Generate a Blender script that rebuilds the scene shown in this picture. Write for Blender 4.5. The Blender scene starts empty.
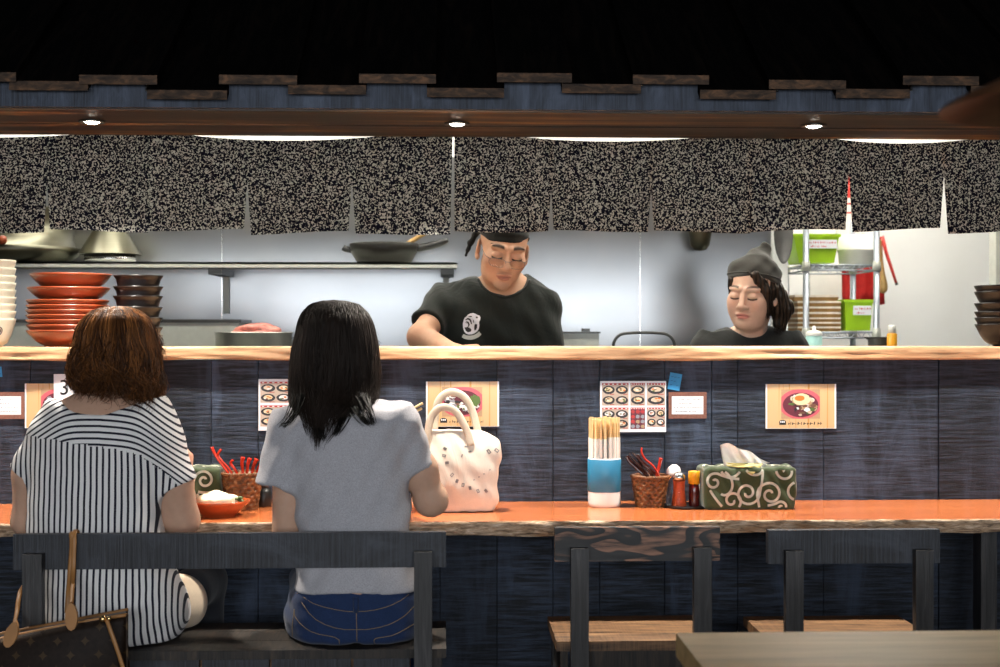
import bpy, bmesh, math, random
import numpy as np
from mathutils import Vector, Matrix
from mathutils.bvhtree import BVHTree

random.seed(7)
rng = np.random.default_rng(7)
SC = bpy.context.scene
COL = SC.collection
PI = math.pi

# ------------------------------------------------------------------ camera
F = 1400.0            # focal length in pixels of the 1000 px wide frame
EYE = 1.25
YAW = math.radians(2.2)
cy_, sy_ = math.cos(YAW), math.sin(YAW)

def P(px, py, Y):
    """the point of the place seen at px, py on the plane y = Y"""
    u = (px - 500.0) / F
    dx, dy = sy_ + cy_ * u, cy_ - sy_ * u
    t = Y / dy
    return Vector((dx * t, Y, EYE + (333.5 - py) / F * t))

def X(px, Y): return P(px, 333.5, Y).x
def Z(px, py, Y): return P(px, py, Y).z
def S(px, Y):                       # pixels per metre there
    u = (px - 500.0) / F
    return F * (cy_ - sy_ * u) / Y

cam_d = bpy.data.cameras.new('camera')
cam = bpy.data.objects.new('camera', cam_d)
COL.objects.link(cam)
cam.location = (0, 0, EYE)
cam.rotation_euler = (PI / 2, 0, -YAW)
cam_d.sensor_width = 36.0
cam_d.lens = F / 1000.0 * 36.0
cam_d.clip_start = 0.05
cam_d.clip_end = 60
cam_d.dof.use_dof = True
cam_d.dof.focus_distance = 4.0
cam_d.dof.aperture_fstop = 4.5
SC.camera = cam

vs = SC.view_settings
SC.display_settings.display_device = 'sRGB'
vs.view_transform = 'Standard'
vs.look = 'None'
vs.gamma = 1.0
vs.use_curve_mapping = False
vs.exposure = 0.0

# ------------------------------------------------------------------ objects
ORG = {}

def link(o, parent=None, origin=None):
    COL.objects.link(o)
    if parent is not None:
        o.parent = parent
    return o

def tag(o, label=None, cat=None, group=None, kind=None):
    if label: o['label'] = label
    if cat: o['category'] = cat
    if group: o['group'] = group
    if kind: o['kind'] = kind
    return o

def thing(name, loc, label, cat, group=None):
    o = bpy.data.objects.new(name, None)
    o.empty_display_size = 0.05
    COL.objects.link(o)
    o.location = loc
    ORG[o.name] = Vector(loc)
    return tag(o, label, cat, group)

def finish(name, me, m, parent=None, smooth=True, base=None):
    """link a mesh built in world coordinates; its origin goes to its parent's or to its own base"""
    if parent is not None:
        org = ORG[parent.name]
    elif base is not None:
        org = Vector(base)
    else:
        n = len(me.vertices)
        co = np.empty(n * 3, np.float32); me.vertices.foreach_get('co', co); co = co.reshape(-1, 3)
        lo, hi = co.min(0), co.max(0)
        org = Vector(((lo[0] + hi[0]) / 2, (lo[1] + hi[1]) / 2, lo[2]))
    org = Vector(org)
    me.transform(Matrix.Translation(-org))
    for mm in (m if isinstance(m, (list, tuple)) else [m]):
        me.materials.append(mm)
    if smooth:
        me.polygons.foreach_set('use_smooth', np.ones(len(me.polygons), bool))
    o = bpy.data.objects.new(name, me)
    COL.objects.link(o)
    ORG[o.name] = org
    if parent is not None:
        o.parent = parent
    else:
        o.location = org
    return o

def obj(name, bm, m, parent=None, smooth=False, bevel=0.0, seg=2, base=None, angle=None):
    if bevel > 0:
        es = [e for e in bm.edges if len(e.link_faces) == 2 and e.calc_face_angle(0) > 0.5]
        bmesh.ops.bevel(bm, geom=es, offset=bevel, segments=seg, affect='EDGES', profile=0.6, clamp_overlap=True)
    bmesh.ops.recalc_face_normals(bm, faces=bm.faces[:])
    me = bpy.data.meshes.new(name)
    bm.to_mesh(me); bm.free()
    o = finish(name, me, m, parent, smooth, base)
    if angle is not None:
        me.polygons.foreach_set('use_smooth', np.ones(len(me.polygons), bool))
        for e in me.edges: pass
        me.set_sharp_from_angle(angle=math.radians(angle))
    return o

def copy_tree(o, parent=None):
    c = o.copy(); COL.objects.link(c)
    if parent is not None: c.parent = parent
    for ch in list(o.children):
        copy_tree(ch, c)
    return c

def struct(name, bm, m, **kw):
    return tag(obj(name, bm, m, **kw), kind='structure')

# ------------------------------------------------------------------ shapes
def bx(bm, x0, x1, y0, y1, z0, z1, mi=0):
    v = [bm.verts.new((x, y, z)) for x in (x0, x1) for y in (y0, y1) for z in (z0, z1)]
    for a in ((0, 1, 3, 2), (4, 6, 7, 5), (0, 4, 5, 1), (2, 3, 7, 6), (0, 2, 6, 4), (1, 5, 7, 3)):
        f = bm.faces.new([v[i] for i in a]); f.material_index = mi
    return v

def box(x0, x1, y0, y1, z0, z1):
    bm = bmesh.new(); bx(bm, x0, x1, y0, y1, z0, z1); return bm

def grid_box(bm, x0, x1, y0, y1, z0, z1, nx, ny, nz):
    """box with subdivided faces"""
    v = bx(bm, x0, x1, y0, y1, z0, z1)

def lathe(bm, prof, c, n=40, tilt=None, mi=0, rfun=None):
    """surface of revolution; prof = [(r, z)...]; closed where r == 0"""
    c = Vector(c); rings = []
    M = tilt if tilt is not None else Matrix.Identity(3)
    for r, z in prof:
        if r <= 1e-6:
            rings.append([bm.verts.new(c + M @ Vector((0, 0, z)))])
        else:
            ring = []
            for k in range(n):
                a = 2 * PI * k / n
                rr = rfun(r, z, a) if rfun else r
                ring.append(bm.verts.new(c + M @ Vector((rr * math.cos(a), rr * math.sin(a), z))))
            rings.append(ring)
    for A, B in zip(rings, rings[1:]):
        if len(A) == 1 and len(B) == 1: continue
        for k in range(n):
            k2 = (k + 1) % n
            if len(A) == 1: f = bm.faces.new((A[0], B[k2], B[k]))
            elif len(B) == 1: f = bm.faces.new((A[k], A[k2], B[0]))
            else: f = bm.faces.new((A[k], A[k2], B[k2], B[k]))
            f.material_index = mi; f.smooth = True
    return rings

def tube(bm, pts, rad, n=8, flat=None, up=None, mi=0, caps=True):
    """tube along pts; rad number or list; flat=(a,b) scales the section along side / up"""
    pts = [Vector(p) for p in pts]; m = len(pts)
    rads = [rad] * m if isinstance(rad, (int, float)) else list(rad)
    fa, fb = flat if flat else (1, 1)
    rings = []; ref = Vector(up) if up is not None else None
    prev = None
    for i, p in enumerate(pts):
        d = (pts[min(i + 1, m - 1)] - pts[max(i - 1, 0)])
        if d.length < 1e-9: d = Vector((0, 0, 1))
        d.normalize()
        if ref is not None: s = d.cross(ref)
        elif prev is not None: s = prev - d * prev.dot(d)
        else: s = d.cross(Vector((0, 0, 1)) if abs(d.z) < 0.9 else Vector((1, 0, 0)))
        if s.length < 1e-6: s = prev if prev is not None else Vector((1, 0, 0))
        s = s.normalized(); prev = s
        t = d.cross(s).normalized()
        rings.append([bm.verts.new(p + s * (math.cos(2 * PI * k / n) * rads[i] * fa) + t * (math.sin(2 * PI * k / n) * rads[i] * fb)) for k in range(n)])
    for A, B in zip(rings, rings[1:]):
        for k in range(n):
            f = bm.faces.new((A[k], A[(k + 1) % n], B[(k + 1) % n], B[k])); f.material_index = mi; f.smooth = True
    if caps:
        for R in (rings[0], rings[-1]):
            f = bm.faces.new(R); f.material_index = mi
    return rings

def spline(pts, n=20):
    """Catmull-Rom through pts"""
    pts = [Vector(p) for p in pts]; out = []
    ext = [pts[0] * 2 - pts[1]] + pts + [pts[-1] * 2 - pts[-2]]
    segs = len(pts) - 1
    for i in range(n + 1):
        u = i / n * segs; k = min(int(u), segs - 1); t = u - k
        a, b, c, d = ext[k], ext[k + 1], ext[k + 2], ext[k + 3]
        out.append(0.5 * ((2 * b) + (c - a) * t + (2 * a - 5 * b + 4 * c - d) * t * t + (3 * b - a - 3 * c + d) * t ** 3))
    return out

def prism(bm, poly, y0, y1, mi=0):
    """polygon [(x, z)] extruded from y0 to y1"""
    A = [bm.verts.new((x, y0, z)) for x, z in poly]
    B = [bm.verts.new((x, y1, z)) for x, z in poly]
    n = len(poly)
    fs = [bm.faces.new(A), bm.faces.new(B[::-1])]
    for k in range(n):
        fs.append(bm.faces.new((A[k], B[k], B[(k + 1) % n], A[(k + 1) % n])))
    for f in fs: f.material_index = mi
    return fs

# ------------------------------------------------------------------ implicit surfaces
def smoothrows(rows, n=60):
    rows = np.array(sorted(rows), float)
    z = rows[:, 0]; zz = np.linspace(z[0], z[-1], n)
    out = [zz]
    for k in range(1, rows.shape[1]):
        y = rows[:, k]
        m = np.gradient(y, z)
        # monotone-ish cubic Hermite
        i = np.clip(np.searchsorted(z, zz) - 1, 0, len(z) - 2)
        h = z[i + 1] - z[i]; t = (zz - z[i]) / h
        h00 = 2 * t**3 - 3 * t**2 + 1; h10 = t**3 - 2 * t**2 + t; h01 = -2 * t**3 + 3 * t**2; h11 = t**3 - t**2
        out.append(h00 * y[i] + h10 * h * m[i] + h01 * y[i + 1] + h11 * h * m[i + 1])
    return np.array(out)

class Field:
    def __init__(s): s.ops = []
    def copy(s):
        f = Field(); f.ops = list(s.ops); return f
    def _add(s, fn, lo, hi, k, mode):
        s.ops.append((fn, np.array(lo, float), np.array(hi, float), max(k, 1e-4), mode)); return s
    def cap(s, a, b, ra, rb=None, k=0.02, mode='u', flat=False, sq=None):
        rb = ra if rb is None else rb
        a = np.array(a, np.float32); b = np.array(b, np.float32); ab = b - a; L2 = float(ab @ ab) + 1e-12; L = math.sqrt(L2)
        def fn(X_, Y_, Z_):
            px, py, pz = X_ - a[0], Y_ - a[1], Z_ - a[2]
            t0 = (px * ab[0] + py * ab[1] + pz * ab[2]) / L2
            t = np.clip(t0, 0, 1)
            d = np.sqrt((px - t * ab[0]) ** 2 + (py - t * ab[1]) ** 2 + (pz - t * ab[2]) ** 2) - (ra + (rb - ra) * t)
            if flat:
                px2 = px - t0 * ab[0]; py2 = py - t0 * ab[1]; pz2 = pz - t0 * ab[2]
                d = np.sqrt(px2**2 + py2**2 + pz2**2) - (ra + (rb - ra) * np.clip(t0, -0.2, 1.2))
                d = np.maximum(d, np.maximum(-t0 * L - ra * 0.6, (t0 - 1) * L))
            return d
        r = max(ra, rb)
        return s._add(fn, np.minimum(a, b) - r, np.maximum(a, b) + r, k, mode)
    def ell(s, c, r, R=None, k=0.02, mode='u'):
        c = np.array(c, np.float32); r = np.array(r, np.float32)
        Rm = np.eye(3, dtype=np.float32) if R is None else np.array(R, np.float32)
        def fn(X_, Y_, Z_):
            x, y, z = X_ - c[0], Y_ - c[1], Z_ - c[2]
            if R is not None:
                x, y, z = (Rm[0, 0] * x + Rm[1, 0] * y + Rm[2, 0] * z, Rm[0, 1] * x + Rm[1, 1] * y + Rm[2, 1] * z, Rm[0, 2] * x + Rm[1, 2] * y + Rm[2, 2] * z)
            k0 = np.sqrt((x / r[0])**2 + (y / r[1])**2 + (z / r[2])**2)
            k1 = np.sqrt((x / r[0]**2)**2 + (y / r[1]**2)**2 + (z / r[2]**2)**2) + 1e-9
            return k0 * (k0 - 1) / k1
        e = np.sqrt((Rm * r[None, :]) ** 2 @ np.ones(3))
        return s._add(fn, c - e, c + e, k, mode)
    def loft(s, rows, k=0.02, mode='u', p=2.0):
        """rows of (z, cx, cy, a, b)"""
        T = smoothrows(rows)
        def fn(X_, Y_, Z_):
            z = Z_.ravel()
            cx, cy, a, b = (np.interp(z, T[0], T[i]).astype(np.float32)[None, None, :] for i in (1, 2, 3, 4))
            ex = np.abs((X_ - cx) / a); ey = np.abs((Y_ - cy) / b)
            q = (ex**p + ey**p) ** (1.0 / p)
            d = (q - 1) * np.minimum(a, b)
            return np.maximum(d, np.maximum(T[0][0] - Z_, Z_ - T[0][-1]).astype(np.float32))
        lo = ((T[1] - T[3]).min(), (T[2] - T[4]).min(), T[0][0]); hi = ((T[1] + T[3]).max(), (T[2] + T[4]).max(), T[0][-1])
        return s._add(fn, lo, hi, k, mode)
    def box(s, c, half, rnd=0.01, R=None, k=0.01, mode='u'):
        c = np.array(c, np.float32); hf = np.array(half, np.float32) - rnd
        Rm = np.eye(3, dtype=np.float32) if R is None else np.array(R, np.float32)
        def fn(X_, Y_, Z_):
            x, y, z = X_ - c[0], Y_ - c[1], Z_ - c[2]
            if R is not None:
                x, y, z = (Rm[0, 0] * x + Rm[1, 0] * y + Rm[2, 0] * z, Rm[0, 1] * x + Rm[1, 1] * y + Rm[2, 1] * z, Rm[0, 2] * x + Rm[1, 2] * y + Rm[2, 2] * z)
            qx, qy, qz = np.abs(x) - hf[0], np.abs(y) - hf[1], np.abs(z) - hf[2]
            return np.sqrt(np.maximum(qx, 0)**2 + np.maximum(qy, 0)**2 + np.maximum(qz, 0)**2) + np.minimum(np.maximum(qx, np.maximum(qy, qz)), 0) - rnd
        e = np.abs(Rm) @ np.array(half)
        return s._add(fn, c - e, c + e, k, mode)
    def half(s, pt, nrm, k=0.004, lo=(-9, -9, -9), hi=(9, 9, 9)):
        """cut away the side nrm points to"""
        pt = np.array(pt, np.float32); nrm = np.array(nrm, np.float32); nrm = nrm / np.linalg.norm(nrm)
        def fn(X_, Y_, Z_): return -((X_ - pt[0]) * nrm[0] + (Y_ - pt[1]) * nrm[1] + (Z_ - pt[2]) * nrm[2])
        return s._add(fn, lo, hi, k, 's')
    def disp(s, fn, lo=(-9, -9, -9), hi=(9, 9, 9)):
        return s._add(fn, lo, hi, 1e-3, 'd')
    def mesh(s, lo, hi, h):
        lo = np.array(lo, float); hi = np.array(hi, float)
        n = np.ceil((hi - lo) / h).astype(int) + 1
        ax = [(lo[i] + h * np.arange(n[i])).astype(np.float32) for i in range(3)]
        D = np.full(tuple(n), 0.15, np.float32)
        for fn, blo, bhi, k, mode in s.ops:
            m = k + 3 * h
            i0 = np.clip(np.floor((blo - m - lo) / h).astype(int), 0, n); i1 = np.clip(np.ceil((bhi + m - lo) / h).astype(int) + 1, 0, n)
            if np.any(i1 <= i0): continue
            sl = tuple(slice(i0[i], i1[i]) for i in range(3))
            d = fn(ax[0][sl[0]][:, None, None], ax[1][sl[1]][None, :, None], ax[2][sl[2]][None, None, :])
            sub = D[sl]
            if mode == 'u':
                hh = np.clip(0.5 + 0.5 * (sub - d) / k, 0, 1)
                D[sl] = sub * (1 - hh) + d * hh - k * hh * (1 - hh)
            elif mode == 's':
                d = -d
                hh = np.clip(0.5 - 0.5 * (sub - d) / k, 0, 1)
                D[sl] = sub * (1 - hh) + d * hh + k * hh * (1 - hh)
            else:
                D[sl] = sub + d
        return surface_nets(D, lo, h)

def surface_nets(D, lo, h):
    ins = D < 0
    c = np.zeros(tuple(np.array(D.shape) - 1), np.uint8)
    for i in (0, 1):
        for j in (0, 1):
            for k in (0, 1):
                c += ins[i:D.shape[0] - 1 + i, j:D.shape[1] - 1 + j, k:D.shape[2] - 1 + k]
    act = np.argwhere((c > 0) & (c < 8))
    if len(act) == 0: return np.zeros((0, 3)), np.zeros((0, 4), int)
    idx = np.full(c.shape, -1, np.int64); idx[act[:, 0], act[:, 1], act[:, 2]] = np.arange(len(act))
    acc = np.zeros((len(act), 3)); cnt = np.zeros(len(act))
    offs = [(i, j, k) for i in (0, 1) for j in (0, 1) for k in (0, 1)]
    val = {o: D[act[:, 0] + o[0], act[:, 1] + o[1], act[:, 2] + o[2]].astype(float) for o in offs}
    for o in offs:
        for a in range(3):
            if o[a] == 0:
                q = list(o); q[a] = 1; q = tuple(q)
                va, vb = val[o], val[q]
                cr = (va < 0) != (vb < 0)
                t = np.where(cr, va / np.where(cr, va - vb, 1), 0)
                pt = np.array(o, float)[None, :] + np.zeros((len(act), 3)); pt[:, a] += t
                acc[cr] += pt[cr]; cnt[cr] += 1
    verts = (act + acc / cnt[:, None]) * h + np.asarray(lo)[None, :]
    quads = []
    for a in range(3):
        b, cc = (a + 1) % 3, (a + 2) % 3
        s0 = [slice(None)] * 3; s1 = [slice(None)] * 3
        s0[a] = slice(0, -1); s1[a] = slice(1, None)
        s0[b] = s1[b] = slice(1, -1); s0[cc] = s1[cc] = slice(1, -1)
        A, B = ins[tuple(s0)], ins[tuple(s1)]
        for sgn in (0, 1):
            e = np.argwhere((A & ~B) if sgn == 0 else (~A & B))
            if len(e) == 0: continue
            e[:, b] += 1; e[:, cc] += 1
            def cell(db, dc):
                q = e.copy(); q[:, b] += db; q[:, cc] += dc
                return idx[q[:, 0], q[:, 1], q[:, 2]]
            q = np.stack([cell(-1, -1), cell(0, -1), cell(0, 0), cell(-1, 0)], 1)
            if sgn: q = q[:, ::-1]
            quads.append(q)
    q = np.concatenate(quads)
    q = q[(q >= 0).all(1)]
    return verts, q

def join_meshes(parts):
    V, Q, o = [], [], 0
    for v, q in parts:
        V.append(v); Q.append(q + o); o += len(v)
    return np.concatenate(V), np.concatenate(Q)

def np_mesh(name, V, Q):
    me = bpy.data.meshes.new(name)
    me.vertices.add(len(V)); me.vertices.foreach_set('co', np.asarray(V, np.float32).ravel())
    n = Q.shape[1]
    me.loops.add(Q.size); me.loops.foreach_set('vertex_index', Q.astype(np.int32).ravel())
    me.polygons.add(len(Q)); me.polygons.foreach_set('loop_start', np.arange(0, Q.size, n, dtype=np.int32))
    me.update(calc_edges=True)
    return me

def fattr(me, name, vals):
    a = me.attributes.new(name, 'FLOAT', 'POINT'); a.data.foreach_set('value', np.asarray(vals, np.float32))

def cattr(me, name, cols):
    a = me.color_attributes.new(name, 'FLOAT_COLOR', 'POINT')
    c = np.ones((len(cols), 4), np.float32); c[:, :3] = cols
    a.data.foreach_set('color', c.ravel())

def rot(yaw=0, pitch=0, roll=0):
    """face looks to -y; yaw turns it towards +x, pitch bows it, roll leans the top towards +x (degrees)"""
    a, b, c = (math.radians(v) for v in (pitch, yaw, roll))
    Rx = np.array([[1, 0, 0], [0, math.cos(a), -math.sin(a)], [0, math.sin(a), math.cos(a)]])
    Rz = np.array([[math.cos(b), -math.sin(b), 0], [math.sin(b), math.cos(b), 0], [0, 0, 1]])
    Ry = np.array([[math.cos(c), 0, math.sin(c)], [0, 1, 0], [-math.sin(c), 0, math.cos(c)]])
    return Ry @ Rz @ Rx
# ------------------------------------------------------------------ materials
def nt(name):
    m = bpy.data.materials.new(name); m.use_nodes = True
    t = m.node_tree; b = t.nodes['Principled BSDF']
    return m, t, b

def N(t, typ, **kw):
    n = t.nodes.new(typ)
    for k, v in kw.items():
        if hasattr(n, k) and k not in n.inputs: setattr(n, k, v)
        else: n.inputs[k].default_value = v
    return n

def c4(c): return (c[0], c[1], c[2], 1.0)

def ramp(t, fac, stops, interp='LINEAR'):
    r = t.nodes.new('ShaderNodeValToRGB'); r.color_ramp.interpolation = interp
    e = r.color_ramp.elements
    while len(e) > 1: e.remove(e[-1])
    e[0].position, e[0].color = stops[0][0], c4(stops[0][1])
    for p, c in stops[1:]:
        k = e.new(p); k.color = c4(c)
    t.links.new(fac, r.inputs[0])
    return r.outputs[0]

def mth(t, op, a, b=None, c=None, clamp=False):
    n = t.nodes.new('ShaderNodeMath'); n.operation = op; n.use_clamp = clamp
    for i, v in enumerate((a, b, c)):
        if v is None: continue
        if isinstance(v, (int, float)): n.inputs[i].default_value = v
        else: t.links.new(v, n.inputs[i])
    return n.outputs[0]

def mixc(t, fac, a, b, mode='MIX'):
    n = t.nodes.new('ShaderNodeMix'); n.data_type = 'RGBA'; n.blend_type = mode
    for s, v in ((n.inputs[0], fac), (n.inputs[6], a), (n.inputs[7], b)):
        if isinstance(v, (int, float)): s.default_value = v
        elif isinstance(v, (tuple, list)): s.default_value = c4(v)
        else: t.links.new(v, s)
    return n.outputs[2]

def coords(t, scale=(1, 1, 1), out='Object', loc=(0, 0, 0), rotz=(0, 0, 0)):
    tc = t.nodes.new('ShaderNodeTexCoord'); mp = t.nodes.new('ShaderNodeMapping')
    mp.inputs['Scale'].default_value = scale; mp.inputs['Location'].default_value = loc; mp.inputs['Rotation'].default_value = rotz
    t.links.new(tc.outputs[out], mp.inputs[0])
    return mp.outputs[0]

def noise(t, vec, scale=5.0, detail=4.0, rough=0.55, dist=0.0):
    n = N(t, 'ShaderNodeTexNoise'); n.inputs['Scale'].default_value = scale; n.inputs['Detail'].default_value = detail
    n.inputs['Roughness'].default_value = rough; n.inputs['Distortion'].default_value = dist
    t.links.new(vec, n.inputs['Vector'])
    return n.outputs['Fac']

def bump(t, b, h, strength=0.3, dist=0.002):
    n = t.nodes.new('ShaderNodeBump'); n.inputs['Strength'].default_value = strength; n.inputs['Distance'].default_value = dist
    t.links.new(h, n.inputs['Height']); t.links.new(n.outputs[0], b.inputs['Normal'])

def setb(b, rough=None, metal=None, spec=None, coat=None, trans=None, ior=None, sheen=None, emit=None, estr=None, col=None, sss=None, alpha=None):
    I = b.inputs
    if col is not None: I['Base Color'].default_value = c4(col)
    if rough is not None: I['Roughness'].default_value = rough
    if metal is not None: I['Metallic'].default_value = metal
    if spec is not None: I['Specular IOR Level'].default_value = spec
    if coat is not None: I['Coat Weight'].default_value = coat; I['Coat Roughness'].default_value = 0.12
    if trans is not None: I['Transmission Weight'].default_value = trans
    if ior is not None: I['IOR'].default_value = ior
    if sheen is not None: I['Sheen Weight'].default_value = sheen
    if emit is not None: I['Emission Color'].default_value = c4(emit); I['Emission Strength'].default_value = estr or 1.0
    if sss is not None: I['Subsurface Weight'].default_value = sss; I['Subsurface Radius'].default_value = (1.0, 0.35, 0.2); I['Subsurface Scale'].default_value = 0.006

def plain(name, col, rough=0.5, var=0.12, scale=30.0, bmp=0.0, **kw):
    """one colour with a little mottling"""
    m, t, b = nt(name)
    v = coords(t)
    n = noise(t, v, scale, 3)
    lo = tuple(c * (1 - var) for c in col); hi = tuple(min(1, c * (1 + var)) for c in col)
    t.links.new(ramp(t, n, [(0.3, lo), (0.7, hi)]), b.inputs['Base Color'])
    if bmp: bump(t, b, noise(t, v, scale * 4, 4), bmp, 0.002)
    setb(b, rough=rough, **kw)
    return m

def wood(name, dark, mid, light, scale=(1, 1, 1), rough=0.5, spec=0.4, bmp=0.35, saw=None, sawamt=0.5, tone=False, coat=None, brown=None, contrast=1.0):
    """grain runs along the axis with the small scale number; saw = scale of fine saw marks across the board"""
    m, t, b = nt(name)
    v = coords(t, scale)
    g = noise(t, v, 1.0, 8, 0.62, 0.6)
    col = ramp(t, g, [(0.5 - 0.18 / contrast, dark), (0.5, mid), (0.5 + 0.22 / contrast, light)])
    h = g
    if saw:
        vs_ = coords(t, saw)
        s = noise(t, vs_, 1.0, 5, 0.7)
        sm = ramp(t, s, [(0.42, (0, 0, 0)), (0.70, (1, 1, 1))])
        col = mixc(t, mth(t, 'MULTIPLY', sm, sawamt), col, light)
        h = mth(t, 'ADD', mth(t, 'MULTIPLY', g, 0.4), s)
    if brown:
        bn = noise(t, coords(t, tuple(q * 0.35 for q in scale), loc=(3, 1, 7)), 1.0, 3, 0.5)
        col = mixc(t, ramp(t, bn, [(0.55, (0, 0, 0)), (0.75, (0.8, 0.8, 0.8))]), col, brown)
    if tone:
        at = t.nodes.new('ShaderNodeAttribute'); at.attribute_name = 'tone'
        col = mixc(t, 1.0, col, at.outputs['Color'], 'MULTIPLY')
    t.links.new(col, b.inputs['Base Color'])
    bump(t, b, h, bmp, 0.004)
    setb(b, rough=rough, spec=spec, coat=coat)
    return m

M = {}
# charred cedar boards of the counter wall: saw marks run across the upright boards
M['plank'] = wood('charred_plank', (0.003, 0.0042, 0.007), (0.0095, 0.0135, 0.0215), (0.062, 0.086, 0.140), (9, 9, 2.2), 0.5, 0.3, 0.9, saw=(9, 9, 130), sawamt=0.85, tone=True)
M['charred_x'] = wood('charred_rail', (0.006, 0.006, 0.008), (0.012, 0.013, 0.017), (0.046, 0.051, 0.066), (6, 14, 9), 0.45, 0.4, 0.5, saw=(170, 6, 4), sawamt=0.85)
M['charred_z'] = wood('charred_post', (0.006, 0.006, 0.006), (0.017, 0.016, 0.017), (0.060, 0.055, 0.055), (60, 60, 4), 0.45, 0.5, 0.4, saw=(220, 10, 6), sawamt=0.3)
def rings(name, dark, mid, light, scale, n_rings):
    """cathedral grain: contour bands of a slow noise"""
    m, t, b = nt(name)
    g = noise(t, coords(t, scale, loc=(0.7, 0, 0.2)), 1.0, 2, 0.45, 0.5)
    fr = mth(t, 'FRACT', mth(t, 'MULTIPLY', g, n_rings))
    col = ramp(t, fr, [(0.0, dark), (0.45, mid), (0.72, light), (0.93, light), (1.0, dark)])
    f = noise(t, coords(t, (8, 60, 90)), 1.0, 5, 0.7)
    col = mixc(t, ramp(t, f, [(0.40, (0, 0, 0)), (0.62, (0.85, 0.85, 0.85))]), col, dark)
    t.links.new(col, b.inputs['Base Color']); bump(t, b, fr, 0.3, 0.002); setb(b, rough=0.5, spec=0.4)
    return m
M['chair_rail'] = rings('burnt_grain_rail', (0.008, 0.008, 0.009), (0.022, 0.018, 0.017), (0.30, 0.145, 0.088), (3.2, 8, 13), 9.0)
M['charred_dim'] = wood('charred_apron', (0.006, 0.006, 0.006), (0.016, 0.014, 0.013), (0.06, 0.042, 0.03), (50, 10, 7), 0.55, 0.4, 0.5, saw=(240, 10, 10), sawamt=0.5)
M['seat'] = wood('worn_seat_wood', (0.030, 0.016, 0.009), (0.14, 0.072, 0.034), (0.36, 0.20, 0.095), (5, 45, 40), 0.5, 0.4, 0.3, saw=(230, 5, 5), sawamt=0.35)
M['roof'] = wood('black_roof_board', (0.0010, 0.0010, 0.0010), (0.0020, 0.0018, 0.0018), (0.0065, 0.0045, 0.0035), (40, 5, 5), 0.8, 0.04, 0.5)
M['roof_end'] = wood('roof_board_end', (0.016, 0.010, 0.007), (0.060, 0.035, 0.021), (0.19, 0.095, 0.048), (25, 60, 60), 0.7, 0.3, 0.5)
M['fascia'] = wood('sawn_fascia', (0.009, 0.012, 0.020), (0.028, 0.037, 0.058), (0.085, 0.108, 0.16), (20, 20, 6), 0.55, 0.4, 0.5, saw=(160, 5, 4), sawamt=0.5)
M['soffit'] = wood('brown_soffit', (0.005, 0.0035, 0.002), (0.022, 0.014, 0.007), (0.26, 0.135, 0.042), (0.9, 15, 30), 0.45, 0.4, 0.3, contrast=1.5)
M['countertop'] = wood('varnished_counter', (0.40, 0.105, 0.032), (0.50, 0.145, 0.045), (0.60, 0.20, 0.068), (1.5, 26, 20), 0.24, 0.5, 0.04, coat=0.3)
M['live_edge'] = wood('live_edge_bark', (0.08, 0.052, 0.036), (0.45, 0.31, 0.20), (0.82, 0.66, 0.52), (30, 60, 150), 0.65, 0.3, 0.9, contrast=1.0, brown=(0.42, 0.22, 0.10))
M['shelf_wood'] = wood('pale_shelf_wood', (0.40, 0.21, 0.10), (0.58, 0.34, 0.18), (0.70, 0.45, 0.26), (9, 30, 90), 0.45, 0.4, 0.2, brown=(0.33, 0.15, 0.07))
M['table'] = wood('walnut_table', (0.44, 0.28, 0.105), (0.58, 0.39, 0.165), (0.70, 0.49, 0.23), (3, 34, 30), 0.40, 0.5, 0.1)
M['fan'] = wood('lamp_shade_wood', (0.07, 0.028, 0.012), (0.11, 0.047, 0.021), (0.15, 0.07, 0.03), (3, 30, 30), 0.35, 0.5, 0.1)
M['floor'] = wood('dark_floor', (0.02, 0.016, 0.014), (0.04, 0.032, 0.028), (0.07, 0.055, 0.045), (2, 18, 18), 0.45, 0.4, 0.2)
M['dark_wall'] = wood('dark_plaster', (0.03, 0.026, 0.024), (0.045, 0.04, 0.036), (0.06, 0.052, 0.048), (4, 4, 4), 0.8, 0.2, 0.2)
M['black_ceiling'] = plain('black_ceiling', (0.012, 0.011, 0.011), 0.8)
M['white_wall'] = plain('white_kitchen_wall', (0.80, 0.81, 0.80), 0.6, 0.02, 5)
M['tile_floor'] = plain('kitchen_floor', (0.25, 0.24, 0.22), 0.5)
M['white_ceiling'] = plain('kitchen_ceiling', (0.82, 0.82, 0.80), 0.7, 0.02, 5)

def steel(name, col=(0.72, 0.73, 0.75), rough=0.22, brush=(2, 2, 160), wav=0.0, bs=0.08):
    m, t, b = nt(name)
    n = noise(t, coords(t, brush), 1.0, 4)
    t.links.new(ramp(t, n, [(0.3, tuple(c * 0.9 for c in col)), (0.7, col)]), b.inputs['Base Color'])
    r = t.nodes.new('ShaderNodeMapRange'); r.inputs[3].default_value = rough * 0.8; r.inputs[4].default_value = rough * 1.3
    t.links.new(n, r.inputs[0]); t.links.new(r.outputs[0], b.inputs['Roughness'])
    if wav:
        w = noise(t, coords(t, (1, 1, 1.7)), 1.3, 0)
        bump(t, b, w, 1.0, wav)
    setb(b, metal=1.0)
    return m
M['steel_wall'] = steel('brushed_steel_panel', (0.36, 0.37, 0.38), 0.29, (3, 3, 3), 0.006)
M['steel'] = steel('steel', (0.70, 0.70, 0.68), 0.25)
M['steel_olive'] = steel('dull_steel', (0.16, 0.155, 0.115), 0.34)
M['steel_grey'] = plain('grey_painted_metal', (0.50, 0.52, 0.47), 0.5, 0.06)
M['chrome'] = plain('chrome_wire', (0.40, 0.44, 0.50), 0.3, 0.04, metal=0.6)
M['alu'] = plain('pale_aluminium', (0.66, 0.67, 0.62), 0.28, 0.05, metal=0.8)
M['dark_steel'] = plain('dark_steel', (0.07, 0.07, 0.065), 0.4, metal=0.7)
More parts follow.
